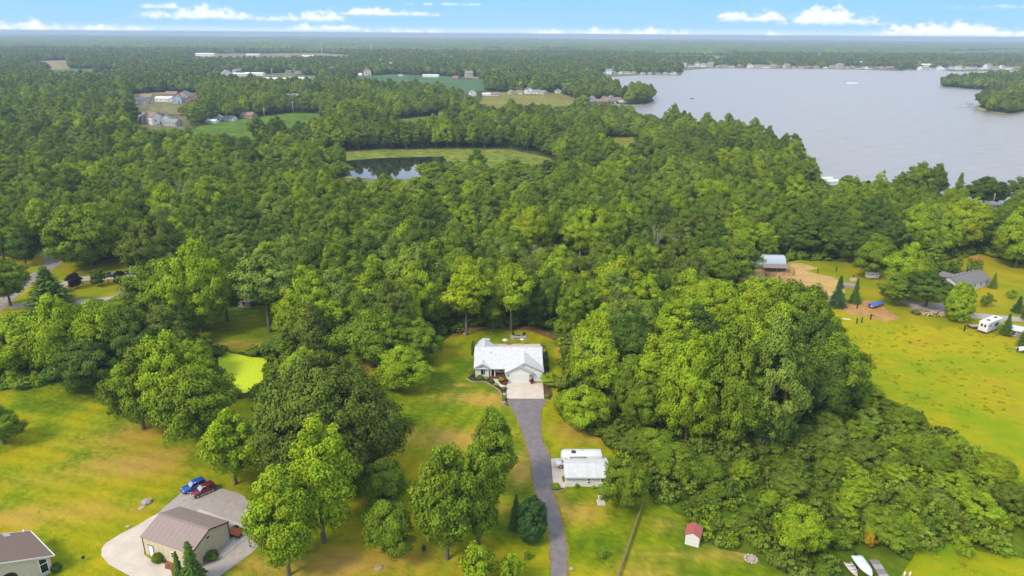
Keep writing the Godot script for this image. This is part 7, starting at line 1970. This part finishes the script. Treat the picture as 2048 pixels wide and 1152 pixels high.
func build_trees() -> void:
	for t in TREES:
		stand(Vector2(t[2], t[3]), t[5] * 0.5)
	for t in BARE:
		stand(Vector2(t[0], t[1]), 5.0)
		for k in [1, 2, 3]:
			stand(Vector2(t[0], t[1]) * (1.0 - k * 7.0 / -t[1]), 4.0)
	for t in TREES:
		plant(t[0], t[1], t[2], t[3], t[4], t[5], t[6])
	for t in BARE:
		bare_tree(t)
	# the woods
	for a in LOW:
		low_areas.append([a[0], rect_of(a[0]), a[1], a[2]])
	var spots := []                  # [x, z, height, width, tone, kind, how large it shows]
	var z := -62.0
	while z > -1000.0:
		var d := -z
		var step := 6.4 if d < 330.0 else 8.6
		var half := d * 0.79 + 22.0
		var x := -half
		while x < half:
			var px := x + rng.randf_range(-0.42, 0.42) * step
			var pz := z + rng.randf_range(-0.42, 0.42) * step
			x += step
			var h := 15.5 + n_low.get_noise_2d(px + 300.0, pz) * 8.0 + rng.randf_range(-3.0, 3.0) + (4.5 if rng.randf() < 0.10 else 0.0)
			var low := false
			for a in low_areas:
				if a[1].has_point(Vector2(px, pz)) and Geometry2D.is_point_in_polygon(Vector2(px, pz), a[0]):
					h = lerpf(a[2], a[3], rng.randf())
					low = true
			var w := clampf(h * rng.randf_range(0.52, 0.80), 3.0, 14.0)
			if low:
				w = h * rng.randf_range(0.9, 1.35)
			elif d > 330.0:
				w = maxf(w, 10.0)
			if is_open(px, pz, minf(w * 0.30, 3.6)):
				continue
			var free := true
			for t in round_grid.get(Vector2i(floori(px / 80.0), floori(pz / 80.0)), []):
				var q: Vector2 = t[0]
				if q.distance_to(Vector2(px, pz)) < t[1] * 0.80 + w * 0.28:
					free = false
					break
			if not free or (pz > -84.0 and not low) or rng.randf() < 0.06:
				continue
			var kind := "oval" if rng.randf() < 0.3 and not low else "broad"
			var tone := wood_tone(px, pz)
			if low and tone == "deep":
				tone = "mid" if rng.randf() < 0.5 else "bright"
			spots.append([px, pz, h, w, tone, kind, h / d * (0.55 if absf(px) > d * 0.745 else 1.0)])
		z -= step
	spots.sort_custom(func(a, b): return a[6] > b[6])
	var rest := {}
	for i in spots.size():
		var s: Array = spots[i]
		if i < 230:
			label_later(plant(s[5], s[4], s[0], s[1], s[2], s[3], "", ""), s)
			continue
		var all: Array = tree_set(s[5])
		var k := rng.randi() % all.size()
		var id := "%s%d" % [s[5], k]
		if not rest.has(id):
			rest[id] = [all[k], [], s[5]]
		var c: Color = TONES[s[4]].lerp(TONES["mid"], 0.2) * rng.randf_range(0.85, 1.12)
		rest[id][1].append([Transform3D(Basis(Vector3.UP, rng.randf() * TAU).scaled(Vector3(s[3] / all[k][2], s[2] / all[k][3], s[3] / all[k][2])), Vector3(s[0], 0, s[1])), c])
	for id in rest:
		many("woodland", "broadleaf woodland between the house and the lake" if rest[id][2] == "broad" else "taller narrow-crowned trees scattered through the woodland", with_bark(rest[id][0][0], rest[id][0][1]), rest[id][1])
	# undergrowth along and under the nearer trees
	var bush := crown_mesh(800, "round", 3.4, 2.6, -0.2, 16, 0.62, 120.0, 0.42, 0.5, 0.4)
	var bushes := []
	z = -66.0
	while z > -330.0:
		var half := -z * 0.77 + 12.0
		var x := -half
		while x < half:
			var px := x + rng.randf_range(-1.6, 1.6)
			var pz := z + rng.randf_range(-1.6, 1.6)
			x += 2.5
			if is_open(px, pz, 0.3) or rng.randf() < 0.08:
				continue
			var s := rng.randf_range(0.55, 1.35)
			bushes.append([Transform3D(Basis(Vector3.UP, rng.randf() * TAU).scaled(Vector3(s, s * rng.randf_range(0.6, 1.3), s)), Vector3(px, 0, pz)), wood_colour(px, pz) * 0.95])
		z -= 2.5
	many("undergrowth", "low green undergrowth at the foot of the woods", with_bark(bush, null), bushes)
	# rank tufts in the pasture
	var tuft := crown_mesh(820, "round", 1.5, 0.75, -0.15, 6, 0.34, 300.0, 0.26, 0.5, 0.3)
	var tufts := []
	for i in 5200:
		var p := Vector2(rng.randf_range(40.0, 190.0), rng.randf_range(-215.0, -84.0))
		if absf(p.x) > -p.y * 0.76 + 8.0 or not (Geometry2D.is_point_in_polygon(p, PASTURE) or Geometry2D.is_point_in_polygon(p, CORNER)):
			continue
		if n_mid.get_noise_2d(p.x * 0.8, p.y * 0.8) + rng.randf_range(-0.35, 0.35) < 0.02:
			continue
		var s := rng.randf_range(0.22, 0.62)
		tufts.append([Transform3D(Basis(Vector3.UP, rng.randf() * TAU).scaled(Vector3(s * rng.randf_range(1.0, 1.9), s * 0.75, s)), Vector3(p.x, 0, p.y)), Color(0.22, 0.34, 0.010).lerp(Color(0.48, 0.44, 0.010), rng.randf())])
	many("pasture_tufts", "darker weed tufts scattered over the pasture", with_bark(tuft, null), tufts)
	# farther and farther woods
	var far_crowns := []
	for i in 3:
		far_crowns.append(with_bark(crown_mesh(850 + i, "broad", 15.0, 17.0, 1.0, 46, 2.6, 7.5, 2.0, 0.34), null))
	var far := [[], [], []]
	z = -1000.0
	while z > -3000.0:
		var step := 11.0 + (-z - 1000.0) * 0.003
		var half := -z * 0.78
		var x := -half
		while x < half:
			var px := x + rng.randf_range(-0.45, 0.45) * step
			var pz := z + rng.randf_range(-0.45, 0.45) * step
			x += step
			if is_open(px, pz, 4.0) or near_a_thing(px, pz, 5.0) or (Geometry2D.is_point_in_polygon(Vector2(px, pz), FAR_SHORE) and rng.randf() < 0.80):
				continue
			var s := rng.randf_range(0.75, 1.2) * step / 12.0
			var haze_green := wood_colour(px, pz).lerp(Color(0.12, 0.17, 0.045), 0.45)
			far[rng.randi() % 3].append([Transform3D(Basis(Vector3.UP, rng.randf() * TAU).scaled(Vector3(s, rng.randf_range(0.75, 1.25), s)), Vector3(px, hills(px, pz), pz)), haze_green])
		z -= step
	for i in 3:
		many("far_woods", "woods beyond the first village and round the lake", far_crowns[i], far[i])
	var patch_meshes := []
	for i in 3:
		patch_meshes.append(with_bark(patch_mesh(900 + i), null))
	var patches := [[], [], []]
	z = -3000.0
	while z > -10300.0:
		var step := 50.0
		var half := -z * 0.78
		var x := -half
		while x < half:
			var px := x + rng.randf_range(-0.3, 0.3) * step
			var pz := z + rng.randf_range(-0.3, 0.3) * step
			x += step
			if is_open(px, pz, 20.0) or near_a_thing(px, pz, 32.0) or n_low.get_noise_2d(px * 0.11 + 900.0, pz * 0.05) > 0.42:
				continue
			var s := rng.randf_range(0.85, 1.05)
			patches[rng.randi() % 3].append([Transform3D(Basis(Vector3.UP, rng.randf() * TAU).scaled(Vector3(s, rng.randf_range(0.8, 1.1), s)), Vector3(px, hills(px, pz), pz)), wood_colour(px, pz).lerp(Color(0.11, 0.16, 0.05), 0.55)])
		z -= step
	for i in 3:
		many("distant_woods", "distant woods out to the horizon", patch_meshes[i], patches[i])


# a stand of rounded crowns seen from far away
func patch_mesh(seed_: int) -> ArrayMesh:
	var r := RandomNumberGenerator.new()
	r.seed = seed_
	var pos := PackedVector3Array()
	var nor := PackedVector3Array()
	var col := PackedColorArray()
	var idx := PackedInt32Array()
	for k in 26:
		var c := Vector3(r.randf_range(-28, 28), r.randf_range(5.0, 9.5), r.randf_range(-28, 28))
		var w := r.randf_range(5.0, 9.0)
		var h := r.randf_range(6.0, 8.5)
		var g := r.randf_range(0.62, 1.0)
		var b0 := pos.size()
		for j in 5:
			var th := PI * (0.03 + 0.16 * j)
			for i in 9:
				var ph := TAU * (i + 0.5 * (j & 1)) / 9.0
				var d := Vector3(sin(th) * cos(ph), cos(th), sin(th) * sin(ph))
				var kk := r.randf_range(0.78, 1.15)
				pos.append(c + Vector3(d.x * w, d.y * h, d.z * w) * kk)
				nor.append(d)
				var gg := clampf(g * r.randf_range(0.8, 1.1), 0.0, 1.0)
				col.append(Color(gg, gg, gg))
		for j in 4:
			for i in 9:
				var a := b0 + j * 9 + i
				var b := b0 + j * 9 + (i + 1) % 9
				idx.append_array(PackedInt32Array([a, a + 9, b, b, a + 9, b + 9]))
	return arrays(pos, nor, col, idx)


# ---------------------------------------------------------------- labels of the trees of the woods
var PLACES := [
	[Vector3(30.09, 0, -165.62), "in the wood right of the white house"], [Vector3(49.70, 0, -154.65), "in the big wood above the outbuilding"], [Vector3(80.46, 0, -175.90), "on the big wood's pasture side"], [Vector3(41.79, 0, -193.13), "in the wood right behind the lawn"],
	[Vector3(71.65, 0, -201.77), "in the big wood below the paddock"], [Vector3(19.41, 0, -130.97), "in the thicket right of the driveway"], [Vector3(36.73, 0, -113.18), "in the thicket behind the rail fence"], [Vector3(51.17, 0, -110.22), "in the thicket below the tall wood edge"],
	[Vector3(75.95, 0, -123.99), "in the scrub along the pasture edge"], [Vector3(81.89, 0, -107.57), "in the scrub at the lower right"], [Vector3(49.12, 0, -95.14), "in the thicket behind the covered boats"], [Vector3(37.45, 0, -98.79), "in the thicket behind the red-roofed shed"],
	[Vector3(2.62, 0, -209.06), "in the wood right behind the house"], [Vector3(-25.49, 0, -199.87), "in the wood left behind the house"], [Vector3(-48.53, 0, -191.42), "in the wood left of the house lawn"], [Vector3(-68.23, 0, -207.63), "in the wood above the duckweed pond"],
	[Vector3(-94.50, 0, -226.31), "in the wood above the back lawn"], [Vector3(-111.50, 0, -182.81), "left of the striped back lawn"], [Vector3(-120.74, 0, -163.12), "in the belt above the left lawn"], [Vector3(-139.58, 0, -175.38), "at the left edge below the road"], [Vector3(-54.87, 0, -153.01), "beside the duckweed pond"],
	[Vector3(-130.84, 0, -248.06), "right of the road junction"], [Vector3(-208.2, 0, -288.4), "in the wood behind the road junction"], [Vector3(139.4, 0, -274.7), "in the wood behind the farmyard"], [Vector3(72.66, 0, -240.97), "in the wood left of the paddock"], [Vector3(-4.9, 0, -264.0), "amid the wood far behind the house"],
]
var SAY := {"bright": "bright green", "lime": "yellow-green", "mid": "green", "deep": "dark green", "olive": "olive green", "pale": "pale green", "blue": "bluish green"}


func label_later(o: Node3D, s: Array) -> void:
	var best := ""
	var near := 1e9
	for p in PLACES:
		var q: Vector3 = p[0]
		var d := Vector2(q.x - s[0], q.z - s[1]).length()
		if d < near:
			near = d
			best = p[1]
	var size := "low bushy" if s[2] < 5.0 else "small" if s[2] < 8.0 else "middling" if s[2] < 14.0 else "tall" if s[2] < 19.0 else "very tall"
	var shape := "narrow " if s[3] / s[2] < 0.6 else "spreading " if s[3] / s[2] > 1.1 else ""
	label_pool.append([o, "%s %s%s tree %s" % [size, shape, SAY[s[4]], best], Vector2(s[0], s[1]), "trees of the near woods"])


# things with the same description are told apart by where they stand among their likes
func finish_labels() -> void:
	var by := {}
	for e in label_pool:
		by.get_or_add(e[1], []).append(e)
	for text in by:
		var list: Array = by[text]
		var words := {}
		if list.size() == 2:
			list.sort_custom(func(a, b): return a[2].x / -a[2].y < b[2].x / -b[2].y)
			words = {0: "left of two", 1: "right of two"}
		elif list.size() == 3:
			list.sort_custom(func(a, b): return a[2].x / -a[2].y < b[2].x / -b[2].y)
			words = {0: "leftmost of three", 1: "middle of three", 2: "rightmost of three"}
		elif list.size() > 3:
			list.sort_custom(func(a, b): return a[2].x / -a[2].y < b[2].x / -b[2].y)
			for i in list.size():
				words[i] = "leftmost such" if i == 0 else "rightmost such" if i == list.size() - 1 else "%s from left" % ["", "second", "third", "fourth", "fifth", "sixth", "seventh", "eighth", "ninth", "tenth", "eleventh", "twelfth"][mini(i, 11)]
		for i in list.size():
			list[i][0].set_meta("label", text + (", " + words[i] if words.has(i) else ""))
			list[i][0].set_meta("group", list[i][3])
